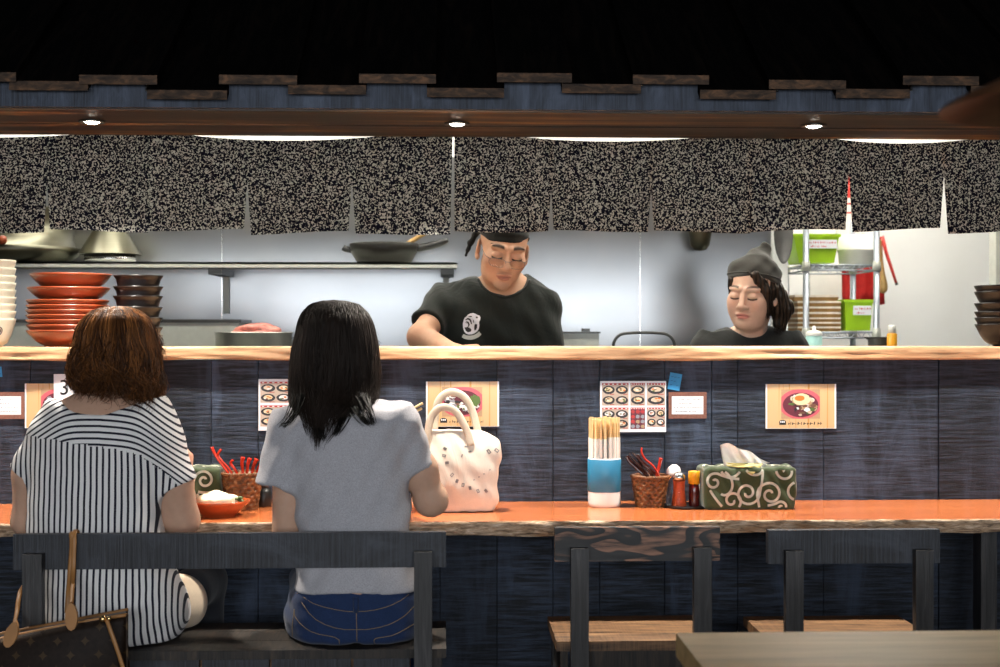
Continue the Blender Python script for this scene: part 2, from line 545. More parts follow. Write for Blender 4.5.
M['iron'] = plain('seasoned_iron', (0.020, 0.019, 0.016), 0.42, bmp=0.1, metal=0.4)
M['black'] = plain('black_plastic', (0.012, 0.012, 0.012), 0.4)
M['handle_wood'] = plain('pale_handle_wood', (0.42, 0.26, 0.09), 0.5)
M['red_lacquer'] = plain('red_lacquer', (0.26, 0.050, 0.016), 0.30, 0.12, 14, coat=0.25)
M['red_spoon'] = plain('red_spoon_lacquer', (0.52, 0.030, 0.012), 0.22, coat=0.4)
M['dark_lacquer'] = plain('dark_red_lacquer', (0.035, 0.008, 0.005), 0.2, coat=0.5)
M['plate_orange'] = plain('orange_plate_glaze', (0.40, 0.075, 0.02), 0.25, coat=0.4)
M['cream_glaze'] = plain('cream_glaze', (0.72, 0.66, 0.52), 0.35, 0.06)
M['wicker'] = wood('wicker', (0.045, 0.016, 0.006), (0.16, 0.062, 0.022), (0.34, 0.15, 0.055), (60, 60, 90), 0.4, 0.4, 0.3)
M['white_ceramic'] = plain('white_ceramic', (0.80, 0.79, 0.76), 0.3, 0.02)
M['blue_band'] = plain('blue_band', (0.028, 0.20, 0.36), 0.45, 0.06)
M['stick_wood'] = plain('raw_chopstick_wood', (0.78, 0.56, 0.27), 0.6, 0.10, 60)
M['sleeve_paper'] = plain('white_sleeve_paper', (0.82, 0.79, 0.74), 0.7, 0.04)
M['paper'] = plain('white_paper', (0.80, 0.81, 0.86), 0.35, 0.02)
M['tissue'] = plain('white_tissue', (0.95, 0.94, 0.92), 0.9, 0.02)
M['yellow_paper'] = plain('yellow_lining', (0.62, 0.52, 0.20), 0.8, 0.05)
M['green_cloth'] = plain('green_cloth', (0.032, 0.052, 0.015), 0.85, 0.18, 200, sheen=0.3)
M['print_white'] = plain('cream_print', (0.86, 0.84, 0.74), 0.85, 0.05)
M['red_cap'] = plain('yellow_cap', (0.80, 0.36, 0.015), 0.4, 0.04)
M['soy'] = plain('dark_red_sauce', (0.085, 0.006, 0.006), 0.2, coat=0.3)
M['chili'] = plain('chili_powder', (0.55, 0.075, 0.012), 0.5, 0.2, 200)
M['lime'] = plain('lime_plastic', (0.36, 0.62, 0.012), 0.4, 0.05)
M['white_plastic'] = plain('white_plastic', (0.80, 0.80, 0.74), 0.45, 0.02)
M['red_cloth'] = plain('red_cloth', (0.62, 0.035, 0.03), 0.8, 0.1)
M['red_paint'] = plain('red_paint', (0.60, 0.04, 0.03), 0.4)
M['tray_brown'] = plain('brown_tray', (0.40, 0.22, 0.07), 0.5, 0.15)
M['tray_white'] = plain('tray_liner', (0.78, 0.72, 0.60), 0.6)
M['teal'] = plain('teal_liquid', (0.30, 0.55, 0.52), 0.4)
M['meat'] = plain('pink_meat', (0.55, 0.20, 0.16), 0.5, 0.35, 60, bmp=0.3)
M['rice'] = plain('pale_noodles', (0.80, 0.70, 0.50), 0.6, 0.1, 120, bmp=0.4)
M['green_leaf'] = plain('green_leaf', (0.06, 0.10, 0.02), 0.5)
M['cork'] = plain('brown_frame', (0.20, 0.085, 0.06), 0.7, 0.2, 200)
M['ink'] = plain('dark_ink', (0.07, 0.05, 0.06), 0.7)
M['ink_black'] = plain('black_ink', (0.012, 0.012, 0.014), 0.7)
M['ink_red'] = plain('red_ink', (0.60, 0.06, 0.05), 0.7)
M['tag_blue'] = plain('blue_tag', (0.03, 0.28, 0.60), 0.6)
M['tan_leather'] = plain('tan_leather', (0.36, 0.165, 0.050), 0.5, 0.12, 20)
M['brass'] = plain('brass', (0.80, 0.55, 0.25), 0.25, metal=1.0)
M['lining'] = plain('grey_lining', (0.20, 0.17, 0.15), 0.8, 0.2, 150)
M['glass'] = None
def glass(name, col=(1, 1, 1), rough=0.05):
    m, t, b = nt(name); n = noise(t, coords(t), 20, 2)
    t.links.new(ramp(t, n, [(0, tuple(c * 0.97 for c in col)), (1, col)]), b.inputs['Base Color'])
    setb(b, rough=rough, trans=1.0, ior=1.25); return m
M['glass'] = glass('clear_glass')
M['window_glass'] = glass('window_glass')

def emis(name, col, st):
    m, t, b = nt(name); n = noise(t, coords(t), 3, 1)
    t.links.new(ramp(t, n, [(0, tuple(c * 0.98 for c in col)), (1, col)]), b.inputs['Emission Color'])
    setb(b, col=(0.8, 0.8, 0.8), estr=None); b.inputs['Emission Strength'].default_value = st
    return m
M['tube_light'] = emis('fluorescent_diffuser', (1.0, 0.95, 0.84), 26.0)
M['lamp_glow'] = emis('downlight_lens', (1.0, 0.93, 0.82), 30.0)

# patterned noren cloth: fine cream scrawl on navy
m, t, b = nt('noren_cloth')
v = coords(t, (1, 0.3, 1))
n1 = noise(t, v, 185, 0.0, 0.5, 0.9)
t.links.new(ramp(t, n1, [(0.535, (0.005, 0.005, 0.015)), (0.585, (0.43, 0.42, 0.385))]), b.inputs['Base Color'])
setb(b, rough=0.9, spec=0.1)
M['noren'] = m

# skin, with the features' own colours carried by the mesh
def skin(name, rough=0.5):
    m, t, b = nt(name)
    at = t.nodes.new('ShaderNodeAttribute'); at.attribute_name = 'tint'
    n = noise(t, coords(t), 60, 3)
    f = ramp(t, n, [(0.3, (0.93, 0.92, 0.91)), (0.7, (1, 1, 1))])
    t.links.new(mixc(t, 1.0, at.outputs['Color'], f, 'MULTIPLY'), b.inputs['Base Color'])
    setb(b, rough=0.58, spec=0.22, sss=0.15)
    return m
M['skin'] = skin('skin')

def hairmat(name, dark, light, sc=55, rough=0.38):
    m, t, b = nt(name)
    at = t.nodes.new('ShaderNodeAttribute'); at.attribute_name = 'strand'
    t.links.new(ramp(t, at.outputs['Fac'], [(0.0, dark), (1.0, light)]), b.inputs['Base Color'])
    setb(b, rough=rough, spec=0.18)
    return m
M['hair_brown'] = hairmat('brown_hair', (0.018, 0.006, 0.003), (0.52, 0.20, 0.055), rough=0.5)
M['hair_black'] = hairmat('black_hair', (0.005, 0.004, 0.003), (0.034, 0.019, 0.013), rough=0.6)
M['hair_dark'] = hairmat('dark_hair', (0.008, 0.006, 0.005), (0.07, 0.045, 0.03))

def cloth(name, col, var=0.1, scale=300, wr=0.35, rough=0.85, fine=None):
    m, t, b = nt(name)
    v = coords(t)
    n = noise(t, v, scale, 3, 0.7)
    t.links.new(ramp(t, n, [(0.32, tuple(c * (1 - var) for c in col)), (0.68, tuple(c * (1 + var) for c in col))]), b.inputs['Base Color'])
    bump(t, b, noise(t, coords(t, (1, 1, 0.6)), 9, 4, 0.5, 0.8), wr, 0.012)
    setb(b, rough=rough, spec=0.15, sheen=0.15)
    return m
M['grey_knit'] = cloth('grey_jersey', (0.40, 0.392, 0.42), 0.25, 420)
M['black_tee'] = cloth('black_jersey', (0.012, 0.015, 0.013), 0.15, 300, 0.9)
M['charcoal_tee'] = cloth('charcoal_jersey', (0.020, 0.021, 0.020), 0.15, 300, 0.6)
M['hat_cloth'] = cloth('grey_black_cap', (0.040, 0.038, 0.033), 0.15, 300, 0.6)
M['band_cloth'] = cloth('black_headband', (0.012, 0.014, 0.014), 0.15, 300, 0.5)
M['denim'] = cloth('indigo_denim', (0.016, 0.032, 0.088), 0.30, 500, 0.4)
M['stitch'] = plain('tan_stitching', (0.22, 0.155, 0.09), 0.8)
M['cream_pants'] = cloth('cream_cotton', (0.62, 0.50, 0.37), 0.05, 200, 0.3)
M['dark_trousers'] = cloth('dark_trousers', (0.022, 0.024, 0.030), 0.1, 200, 0.3)
M['canvas'] = cloth('cream_canvas', (0.78, 0.70, 0.60), 0.04, 350, 0.5)
M['canvas_strap'] = cloth('canvas_strap', (0.62, 0.53, 0.42), 0.06, 350, 0.15)

# navy stripes: 'stripe' is the phase across the stripes
m, t, b = nt('striped_jersey')
at = t.nodes.new('ShaderNodeAttribute'); at.attribute_name = 'stripe'
fr = mth(t, 'FRACT', at.outputs['Fac'])
dd = mth(t, 'ABSOLUTE', mth(t, 'SUBTRACT', fr, 0.5))
t.links.new(ramp(t, dd, [(0.165, (0.010, 0.010, 0.022)), (0.20, (0.76, 0.74, 0.73))]), b.inputs['Base Color'])
bump(t, b, noise(t, coords(t, (1, 1, 0.7)), 9, 4, 0.5, 0.8), 0.35, 0.012)
setb(b, rough=0.85, spec=0.15, sheen=0.1)
M['stripes'] = m

# brown coated canvas with a tan quatrefoil repeat
m, t, b = nt('brown_monogram_canvas')
v = coords(t, (1, 1, 1))
sx = t.nodes.new('ShaderNodeSeparateXYZ'); t.links.new(v, sx.inputs[0])
def tile(ax, off, per): return mth(t, 'SUBTRACT', mth(t, 'FRACT', mth(t, 'ADD', mth(t, 'DIVIDE', ax, per), off)), 0.5)
fac = None
for off in ((0.0, 0.0), (0.5, 0.5)):
    a = mth(t, 'ABSOLUTE', tile(sx.outputs['X'], off[0], 0.062)); c = mth(t, 'ABSOLUTE', tile(sx.outputs['Z'], off[1], 0.062))
    cross = mth(t, 'ADD', mth(t, 'MULTIPLY', mth(t, 'MULTIPLY', a, c), 26.0), mth(t, 'MAXIMUM', a, c))
    g = mth(t, 'LESS_THAN', cross, 0.19)
    fac = g if fac is None else mth(t, 'MAXIMUM', fac, g)
n = noise(t, v, 90, 3)
base = ramp(t, n, [(0.3, (0.018, 0.010, 0.007)), (0.7, (0.034, 0.020, 0.013))])
t.links.new(mixc(t, mth(t, 'MULTIPLY', fac, 0.5), base, (0.16, 0.095, 0.04)), b.inputs['Base Color'])
setb(b, rough=0.55, spec=0.25)
M['monogram'] = m

# light pine poster print with upright orange grain
m, t, b = nt('pine_print')
n = noise(t, coords(t, (70, 1, 1.0)), 1.0, 3, 0.6, 0.3)
t.links.new(ramp(t, n, [(0.40, (0.60, 0.40, 0.20)), (0.56, (0.62, 0.40, 0.19)), (0.66, (0.50, 0.23, 0.045))]), b.inputs['Base Color'])
setb(b, rough=0.3, spec=0.5)
M['pine_print'] = m

def blackbowl():
    m, t, b = nt('black_brown_glaze')
    n = noise(t, coords(t, (6, 6, 40)), 1.0, 4)
    t.links.new(ramp(t, n, [(0.35, (0.006, 0.005, 0.006)), (0.7, (0.022, 0.014, 0.010))]), b.inputs['Base Color'])
    setb(b, rough=0.32, spec=0.4); return m
M['black_glaze'] = blackbowl()
# ------------------------------------------------------------------ the setting
YW = 4.12             # front face of the charred counter wall
ZC = 0.755            # lower counter, top
YCF = 3.686           # its front edge
ZS, ZS0 = 1.211, 1.172  # upper shelf, top and bottom
YS0, YS1 = 4.09, 4.36
YN = 4.155             # noren
ZSOF = 1.83           # soffit

struct('floor', box(-3.6, 3.6, -3.2, 7.4, -0.1, 0.0), M['floor'])
struct('ceiling', box(-3.6, 3.6, -3.2, 4.20, 3.0, 3.1), M['black_ceiling'])
struct('ceiling_kitchen', box(-3.6, 3.6, 4.25, 7.4, 2.55, 2.65), M['white_ceiling'])
struct('wall_left', box(-3.7, -3.6, -3.2, 7.5, 0, 3.1), M['dark_wall'])
struct('wall_right', box(3.6, 3.7, -3.2, 7.5, 0, 3.1), M['dark_wall'])
# rear wall of the dining room, behind the camera, with a wide window
WX0, WX1, WZ0, WZ1 = -3.0, 3.0, 0.85, 2.45
bm = bmesh.new()
bx(bm, -3.7, WX0, -3.3, -3.2, 0, 3.1); bx(bm, WX1, 3.7, -3.3, -3.2, 0, 3.1)
bx(bm, WX0, WX1, -3.3, -3.2, 0, WZ0); bx(bm, WX0, WX1, -3.3, -3.2, WZ1, 3.1)
struct('wall_rear', bm, M['dark_wall'])
bm = bmesh.new()
for x in (WX0, -1.0, 1.0, WX1): bx(bm, x - 0.03, x + 0.03, -3.29, -3.21, WZ0, WZ1)
for z in (WZ0, WZ1): bx(bm, WX0, WX1, -3.29, -3.21, z - 0.03, z + 0.03)
struct('window_1', bm, M['charred_z'])
# partition closing the space above the noren
struct('wall_upper', box(-3.6, 3.6, 4.20, 4.24, 1.95, 3.0), M['black_ceiling'])

# charred boards of the counter wall
def plank_wall(name, edges, y, z0, z1, seed, tones):
    r = random.Random(seed); bm = bmesh.new(); tv = []
    for i, (a, b_) in enumerate(zip(edges, edges[1:])):
        xa, xb = X(a, y), X(b_, y)
        o = r.uniform(0, 0.005)
        n0 = len(bm.verts)
        bx(bm, xa + 0.0012, xb - 0.0012, y + o, y + 0.028, z0, z1)
        tv += [tones[i % len(tones)] * r.uniform(0.9, 1.1)] * 8
    xa, xb = X(edges[0], y), X(edges[-1], y)
    bx(bm, xa, xb, y + 0.029, y + 0.06, z0, z1); tv += [0.15] * 8
    bmesh.ops.recalc_face_normals(bm, faces=bm.faces[:])
    me = bpy.data.meshes.new(name); bm.to_mesh(me); bm.free()
    fattr(me, 'tone', tv)
    return tag(finish(name, me, M['plank'], None, False), kind='structure')
UP = [-700, -560, -430, -310, -190, -90, 30, 118, 211, 258, 374, 440, 497, 553, 600, 665, 712, 738, 824, 939, 1010, 1090, 1180, 1290, 1400, 1540, 1700]
plank_wall('wall_counter', UP, YW, 0.0, ZS0, 3, [0.75, 0.9, 0.8, 0.7, 0.9, 0.8, 0.75, 0.7, 1.05, 1.1, 0.9, 0.75, 1.05, 0.95, 0.85, 1.0, 0.95, 0.8, 0.85, 0.62, 0.7, 0.8])

# pale live-edge shelf on top of the wall (pass-through ledge)
def slab(name, x0, x1, y0, y1, z0, z1, m_top, m_edge, nx, amp, seed, parent_label, cat, overs=0.0):
    """a plank whose front edge keeps its natural outline"""
    r = np.random.default_rng(seed)
    xs = np.linspace(x0, x1, nx)
    def rough(n, sm):
        a = r.normal(size=n + sm * 2); k = np.hanning(sm * 2 + 1); k /= k.sum()
        a = np.convolve(a, k, 'same')[sm:-sm]; return a / (a.std() + 1e-9)
    slow = rough(nx, 40)
    nz = 7
    prof = [rough(nx, 5) for _ in range(nz)]
    bm = bmesh.new(); cols = []
    for i in range(nx):
        c = []
        for j in range(nz):
            u = j / (nz - 1)
            z = z1 + (z0 - z1) * u
            yy = y0 + slow[i] * amp * 0.6 + u * u * overs + (prof[j][i] * amp * 0.55 if 0 < j else 0) + amp * 0.4 * (1 if j == 0 else 0)
            if j == nz - 1: z += slow[(i * 3) % nx] * amp * 0.5
            c.append(bm.verts.new((xs[i], yy, z)))
        c.append(bm.verts.new((xs[i], y1, z0))); c.append(bm.verts.new((xs[i], y1, z1)))
        cols.append(c)
    L = nz + 2
    for A, B in zip(cols, cols[1:]):
        for j in range(L):
            f = bm.faces.new((A[j], A[(j + 1) % L], B[(j + 1) % L], B[j]))
            f.material_index = 1 if j < nz - 1 else 0
            f.smooth = j < nz - 1
    bm.faces.new(cols[0]); bm.faces.new(cols[-1][::-1])
    o = obj(name, bm, [m_top, m_edge])
    return tag(o, parent_label, cat)
slab('counter_worktop', -2.6, 2.6, YCF, YW - 0.002, 0.716, ZC, M['countertop'], M['live_edge'], 420, 0.007, 5,
     'long orange-brown varnished seating counter with a rough live front edge', 'counter', 0.012)
slab('ledge_shelf', -2.6, 2.6, YS0, YS1, ZS0 + 0.001, ZS, M['shelf_wood'], M['shelf_wood'], 300, 0.003, 8,
     'pale knotty wooden ledge along the top of the charred counter wall', 'shelf', 0.0)

# knots and cracks of the ledge front
# soffit, fascia and the eave roof above the counter
YE = 3.666
bm = bmesh.new()
for k, (a, b_) in enumerate(((YE, 3.79), (3.793, 3.92), (3.923, 4.03), (4.033, 4.14))):
    bx(bm, -3.0, 3.0, a, b_, ZSOF + 0.0012 * (k % 2), ZSOF + 0.012)
struct('trim_1', bm, M['soffit'])
FASCIA = True

upper = [(-198, -120, 78), (-62, 16, 72), (79, 157, 75), (219, 297, 75), (359, 436, 74), (497, 572, 73), (633, 709, 75), (769, 846, 80), (903, 979, 76), (1040, 1118, 79), (1178, 1255, 77)]
lower = [(-128, -54, 83), (9, 88, 81), (147, 227, 90), (288, 366, 85), (427, 504, 88), (562, 641, 84), (700, 776, 90), (836, 910, 89), (971, 1048, 86), (1110, 1186, 88)]
bm = bmesh.new()
sl = math.tan(math.radians(33))
def roof_board(a, b_, py, th, y):
    z = Z((a + b_) / 2, py, y)       # top of the end
    xa, xb = X(a, y), X(b_, y)
    y1 = 4.19
    A = [(xa, y, z), (xb, y, z), (xb, y, z - th), (xa, y, z - th)]
    B = [(q[0], y1, q[2] + (y1 - y) * sl) for q in A]
    va = [bm.verts.new(q) for q in A]; vb = [bm.verts.new(q) for q in B]
    f = bm.faces.new(va); f.material_index = 1
    bm.faces.new(vb[::-1])
    for k in range(4): bm.faces.new((va[k], vb[k], vb[(k + 1) % 4], va[(k + 1) % 4]))
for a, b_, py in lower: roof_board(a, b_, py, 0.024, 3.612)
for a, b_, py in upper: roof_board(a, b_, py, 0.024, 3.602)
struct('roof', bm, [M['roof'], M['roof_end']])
bm = bmesh.new(); last = -220
for a, b_, py in lower:
    if a > last: bx(bm, X(last, YE), X(a, YE), YE - 0.020, YE - 0.001, ZSOF + 0.004, ZSOF + 0.074)
    bx(bm, X(a, YE), X(b_, YE), YE - 0.020, YE - 0.001, ZSOF + 0.004, min(ZSOF + 0.074, Z((a + b_) / 2, py + 3, YE)))
    last = b_
struct('trim_2', bm, M['fascia'])

# kitchen shell
YK = 5.6
struct('wall_kitchen', box(-3.6, X(771, YK), YK, YK + 0.06, 0, 1.955), M['steel_wall'])
bm = bmesh.new()
for px in (-150, 222, 640): bx(bm, X(px, YK) - 0.002, X(px, YK) + 0.002, YK - 0.003, YK, 0.9, 1.955)
struct('trim_4', bm, M['steel'])
struct('wall_kitchen_upper', box(-3.6, X(771, YK), YK, YK + 0.06, 1.957, 2.55), M['white_wall'])
struct('trim_5', box(X(771.5, YK), X(786, YK), YK - 0.03, 6.9, 0, 2.55), M['white_wall'])
struct('wall_far', box(X(786, YK), 3.6, 6.9, 7.0, 0, 2.55), M['white_wall'])
struct('trim_6', box(X(996, 6.2), X(1012, 6.2), 6.2, 6.28, 0, 2.55), M['steel_grey'])

# ------------------------------------------------------------------ lights
# daylight: the sky behind the window at the camera's back
w = bpy.data.worlds.new('world'); SC.world = w; w.use_nodes = True
bg = w.node_tree.nodes['Background']
bg.inputs[0].default_value = (0.90, 0.95, 1.0, 1); bg.inputs[1].default_value = 8.5
ld = bpy.data.lights.new('window_portal', 'AREA'); ld.shape = 'RECTANGLE'; ld.size = WX1 - WX0; ld.size_y = WZ1 - WZ0
ld.cycles.is_portal = True
lo_ = bpy.data.objects.new('window_portal', ld); COL.objects.link(lo_); lo_.location = (0, -3.22, (WZ0 + WZ1) / 2); lo_.rotation_euler = (PI / 2, 0, 0)

def downlight(px, label):
    y = 3.857; x = X(px, y)
    t = thing('downlight', (x, y, ZSOF), label, 'light', 'recessed downlights in the soffit')
    bm = bmesh.new(); lathe(bm, [(0.0238, 0.004), (0.0238, -0.004), (0.036, -0.004), (0.036, 0.0005)], (x, y, ZSOF - 0.001), 28)
    obj('trim_ring', bm, M['dark_steel'], t, True)
    bm = bmesh.new(); lathe(bm, [(0.0, -0.008), (0.010, -0.0075), (0.018, -0.0045), (0.023, -0.001), (0.023, 0.002), (0, 0.003)], (x, y, ZSOF - 0.001), 24)
    obj('lens', bm, M['lamp_glow'], t, True)
    l = bpy.data.lights.new('downlight_beam', 'SPOT'); l.energy = 105; l.color = (1.0, 0.92, 0.81); l.spot_size = math.radians(118); l.spot_blend = 0.9; l.shadow_soft_size = 0.025
    lo = bpy.data.objects.new('downlight_beam', l); COL.objects.link(lo); lo.location = (x, y, ZSOF - 0.016); lo.rotation_euler = (math.radians(-4), 0, 0)
for px, lb in ((-270, None), (92, 'small recessed downlight glowing in the soffit above the striped-shirt diner'),
               (457, 'small recessed downlight glowing in the soffit above the canvas tote bag'),
               (814, 'small recessed downlight glowing in the soffit above the single egg-noodle poster'), (1175, None)):
    if lb: downlight(px, lb)
    else:
        y = 3.857
        l = bpy.data.lights.new('downlight_beam', 'SPOT'); l.energy = 105; l.color = (1.0, 0.92, 0.81); l.spot_size = math.radians(118); l.spot_blend = 0.9; l.shadow_soft_size = 0.025
        lo = bpy.data.objects.new('downlight_beam', l); COL.objects.link(lo); lo.location = (X(px, y), y, ZSOF - 0.016)

def kitchen_light(cx, y, label):
    t = thing('fluorescent_light', (cx, y, 2.52), label, 'light', 'fluorescent lights on the kitchen ceiling')
    bm = bmesh.new(); bx(bm, cx - 0.65, cx + 0.65, y - 0.09, y + 0.09, 2.50, 2.549)
    obj('housing', bm, M['white_plastic'], t, bevel=0.004)
    bm = bmesh.new(); bx(bm, cx - 0.62, cx + 0.62, y - 0.07, y + 0.07, 2.470, 2.499)
    obj('diffuser', bm, M['tube_light'], t, bevel=0.006)
kitchen_light(-1.3, 5.05, 'long fluorescent light over the left end of the kitchen')
kitchen_light(0.35, 5.05, 'long fluorescent light over the chef in the kitchen')
kitchen_light(-0.75, 4.42, 'added fluorescent fill light close behind the noren, left of the chef')  # added lamp, lights the chef's face from the front
kitchen_light(0.75, 4.42, 'added fluorescent fill light close behind the noren, before the woman cook')  # second added lamp, front light on the woman cook's face
kitchen_light(1.95, 5.3, 'long fluorescent light over the wire rack in the kitchen')

kitchen_light(1.9, 6.35, 'added fluorescent fill light before the far white kitchen wall')  # extra lamp put in only to brighten the far wall
# ------------------------------------------------------------------ noren
nz = thing('noren_curtain', (X(500, YN), YN, ZSOF), 'long navy noren curtain with fine cream scrawl pattern hanging under the soffit', 'curtain')
gap = [-158, -55, 47, 148, 247.5, 352, 452.5, 551, 651, 750, 849, 944, 1042, 1142]
gw = {47: (3.0, 0.5), 148: (0.0, 0), 247.5: (3.6, 0.55), 352: (3.6, 0.55), 452.5: (2.2, 1.0), 551: (2.8, 0.45), 651: (3.2, 0.45), 750: (0.0, 0), 849: (3.6, 0.62), 944: (4.0, 0.62)}
bots = [231, 232, 231, 230, 233, 234, 231, 231, 232, 231, 230, 232, 230]
def topdrop(px):
    d = 0.0
    for a, b_, k in ((-120, 82, 4.8), (184, 386, 6.6), (513, 706, 6.2), (824, 982, 7.0)):
        if a < px < b_: d = max(d, k * math.sin(PI * (px - a) / (b_ - a)) ** 0.7)
    return d
for i, (a, b_) in enumerate(zip(gap, gap[1:])):
    bm = bmesh.new(); nx, ny = 30, 24; G = []
    wl, fl = gw.get(a, (1, 0.3)); wr, fr_ = gw.get(b_, (1, 0.3))
    ph = rng.uniform(0, 6)
    for iy in range(ny + 1):
        v = iy / ny; row = []
        for ix in range(nx + 1):
            u = ix / nx
            # the slit opens towards the hem
            ol = wl * max(0, (v - (1 - fl)) / max(fl, 1e-3)) if fl else 0
            orr = wr * max(0, (v - (1 - fr_)) / max(fr_, 1e-3)) if fr_ else 0
            if a == 452.5: ol = 2.0
            px = a + ol + (b_ - orr - a - ol) * u
            pt = 135.0 + (px - 500) * 0.004 + topdrop(px)
            pb = bots[i] + 1.6 * math.sin(u * PI * 1.0 + ph) + 2.2 * (u - 0.5) * math.sin(ph * 2)
            py = pt + (pb - pt) * v
            y = YN + 0.010 * v * math.sin(u * 2 * PI * 1.3 + ph) + 0.006 * math.sin(u * 9 + ph * 3) * v + (0.003 if i % 2 else 0)
            row.append(bm.verts.new(P(px, py, y)))
        G.append(row)
    for r0, r1 in zip(G, G[1:]):
        for k in range(nx): bm.faces.new((r0[k], r0[k + 1], r1[k + 1], r1[k]))
    bmesh.ops.solidify(bm, geom=bm.faces[:], thickness=0.0015)
    obj('panel', bm, M['noren'], nz, True)

# ------------------------------------------------------------------ chairs and bench
def lumber(name, m, parent, x0, x1, y0, y1, z0, z1, bev=0.003):
    return obj(name, box(x0, x1, y0, y1, z0, z1), m, parent, bevel=bev)

def chair(pl, pr, ptop, yr, label, rail_m):
    """back rail pl..pr px at depth yr, drawn up to the counter"""
    xl, xr = X(pl, yr), X(pr, yr)
    cx = (xl + xr) / 2; mid = (pl + pr) / 2
    zt = Z(mid, ptop, yr); zs = Z(mid, 641, yr + 0.004)
    t = thing('wooden_chair', (cx, yr + 0.15, 0), label, 'chair', 'charred wooden chairs at the counter')
    lumber('back_rail', rail_m, t, xl, xr, yr, yr + 0.028, zt - 0.082, zt)
    w = 0.043
    a0 = xl + 0.037; b0 = xr - 0.025 - w
    for x in (a0, b0):
        lumber('leg', M['charred_z'], t, x, x + w, yr - 0.026, yr - 0.0002, 0, zt - 0.047)
    sx0, sx1 = xl + 0.004, xr - 0.004
    bm = bmesh.new()
    ye = yr + 0.31
    for k in range(3):
        ya = yr + 0.004 + k * (ye - yr - 0.004) / 3
        bx(bm, sx0, sx1, ya + 0.0008, ya + (ye - yr - 0.004) / 3 - 0.0008, zs - 0.024, zs)
    obj('seat', bm, M['seat'], t, bevel=0.0025)
    lumber('apron', M['charred_dim'], t, a0 + w + 0.002, b0 - 0.002, yr + 0.012, yr + 0.03, 0.32, zs - 0.025)
    for x in (sx0 + 0.01, sx1 - 0.01 - 0.04):
        lumber('leg', M['charred_z'], t, x, x + 0.04, ye - 0.05, ye - 0.01, 0, zs - 0.025)
    for x in (sx0 + 0.012, sx1 - 0.03):
        lumber('side_rail', M['charred_dim'], t, x, x + 0.018, yr + 0.03, ye - 0.052, zs - 0.10, zs - 0.025)
    return t
chair(555, 720, 527.5, 3.40, 'charred wooden chair with bold burnt-grain back rail, drawn up before the chopstick cup', M['chair_rail'])
chair(768.5, 940, 530, 3.385, 'plain blackened wooden chair drawn up below the egg-noodle poster', M['charred_x'])

YB = 3.40
xl, xr = X(13, YB), X(446, YB)
bench = thing('bench', ((xl + xr) / 2, YB + 0.15, 0), 'long blackened wooden bench with a single back rail, seating the two diners', 'bench')
lumber('back_rail', M['charred_x'], bench, xl, xr, YB, YB + 0.022, 0.683, 0.768)
for a, b_ in ((22, 41.5), (414, 432)):
    lumber('back_post', M['charred_z'], bench, X(a, YB - 0.03), X(b_, YB - 0.03), YB - 0.03, YB, 0.0, 0.724)
ZB = 0.484
bm = bmesh.new()
for k in range(3): bx(bm, xl - 0.005, xr, YB + 0.003 + k * 0.11, YB + 0.003 + k * 0.11 + 0.108, ZB - 0.022, ZB)
obj('seat', bm, M['seat'] if False else M['charred_dim'], bench, bevel=0.003)
es = [47, 128, 200, 270, 352, 411]
for a, b_ in zip(es, es[1:]):
    lumber('apron_board', M['charred_x'], bench, X(a, YB) + 0.0035, X(b_, YB) - 0.0035, YB + 0.006, YB + 0.026, 0.28, ZB - 0.023, 0.002)
lumber('apron_backing', M['seat'], bench, X(50, YB), X(410, YB), YB + 0.028, YB + 0.04, 0.30, ZB - 0.023, 0.001)
for x in (xl + 0.01, xr - 0.055):
    lumber('leg', M['charred_z'], bench, x, x + 0.045, YB + 0.27, YB + 0.315, 0, ZB - 0.023)

# near dining table, lower right corner
yt = 2.455
tx0 = X(676, yt)
tb = thing('dining_table', (tx0 + 0.6, yt - 0.4, 0), 'brown wooden dining table in the near corner, out of focus', 'table')
bm = bmesh.new(); bx(bm, tx0, tx0 + 1.25, yt - 0.78, yt, 0.682, 0.722)
obj('table_top', bm, M['table'], tb, bevel=0.012, seg=4)
for x in (tx0 + 0.05, tx0 + 1.14):
    for y in (yt - 0.73, yt - 0.11):
        lumber('leg', M['table'], tb, x, x + 0.06, y, y + 0.06, 0, 0.681, 0.004)

# pendant lamp over the near dining table: the rim of its flat conical shade reaches into the picture at the right
yl = 1.60
rim = P(947, 106, yl); Rl = 0.175
lc = Vector((rim.x + Rl, yl, rim.z))
t = thing('pendant_lamp', (lc.x, lc.y, 2.999), 'brown conical pendant lamp over the near table, blurred rim at the top right', 'lamp')
bm = bmesh.new()
lathe(bm, [(Rl, 0.0), (Rl * 0.97, 0.006), (Rl * 0.55, 0.040), (0.030, 0.088), (0.028, 0.085), (Rl * 0.53, 0.037), (Rl * 0.95, 0.004), (Rl, 0.0)], lc, 56)
obj('lamp_shade', bm, M['fan'], t, True)
bm = bmesh.new(); lathe(bm, [(0, 0.122), (0.016, 0.122), (0.022, 0.108), (0.027, 0.0895), (0.022, 0.080), (0.020, 0.060), (0, 0.060)], lc, 28); obj('socket', bm, M['dark_steel'], t, True)
bm = bmesh.new(); lathe(bm, [(0, 0.0595), (0.013, 0.059), (0.016, 0.050), (0.028, 0.032), (0.030, 0.020), (0.020, 0.005), (0, 0.001)], lc, 28); obj('bulb', bm, M['white_ceramic'], t, True)
bm = bmesh.new(); tube(bm, [lc + Vector((0, 0, 0.121)), Vector((lc.x, lc.y, 2.98))], 0.0035, 8); obj('cord', bm, M['black'], t, True)
bm = bmesh.new(); lathe(bm, [(0, 2.999), (0.05, 2.999), (0.048, 2.985), (0.01, 2.972), (0, 2.972)], (lc.x, lc.y, 0), 28); obj('ceiling_rose', bm, M['black'], t, True)

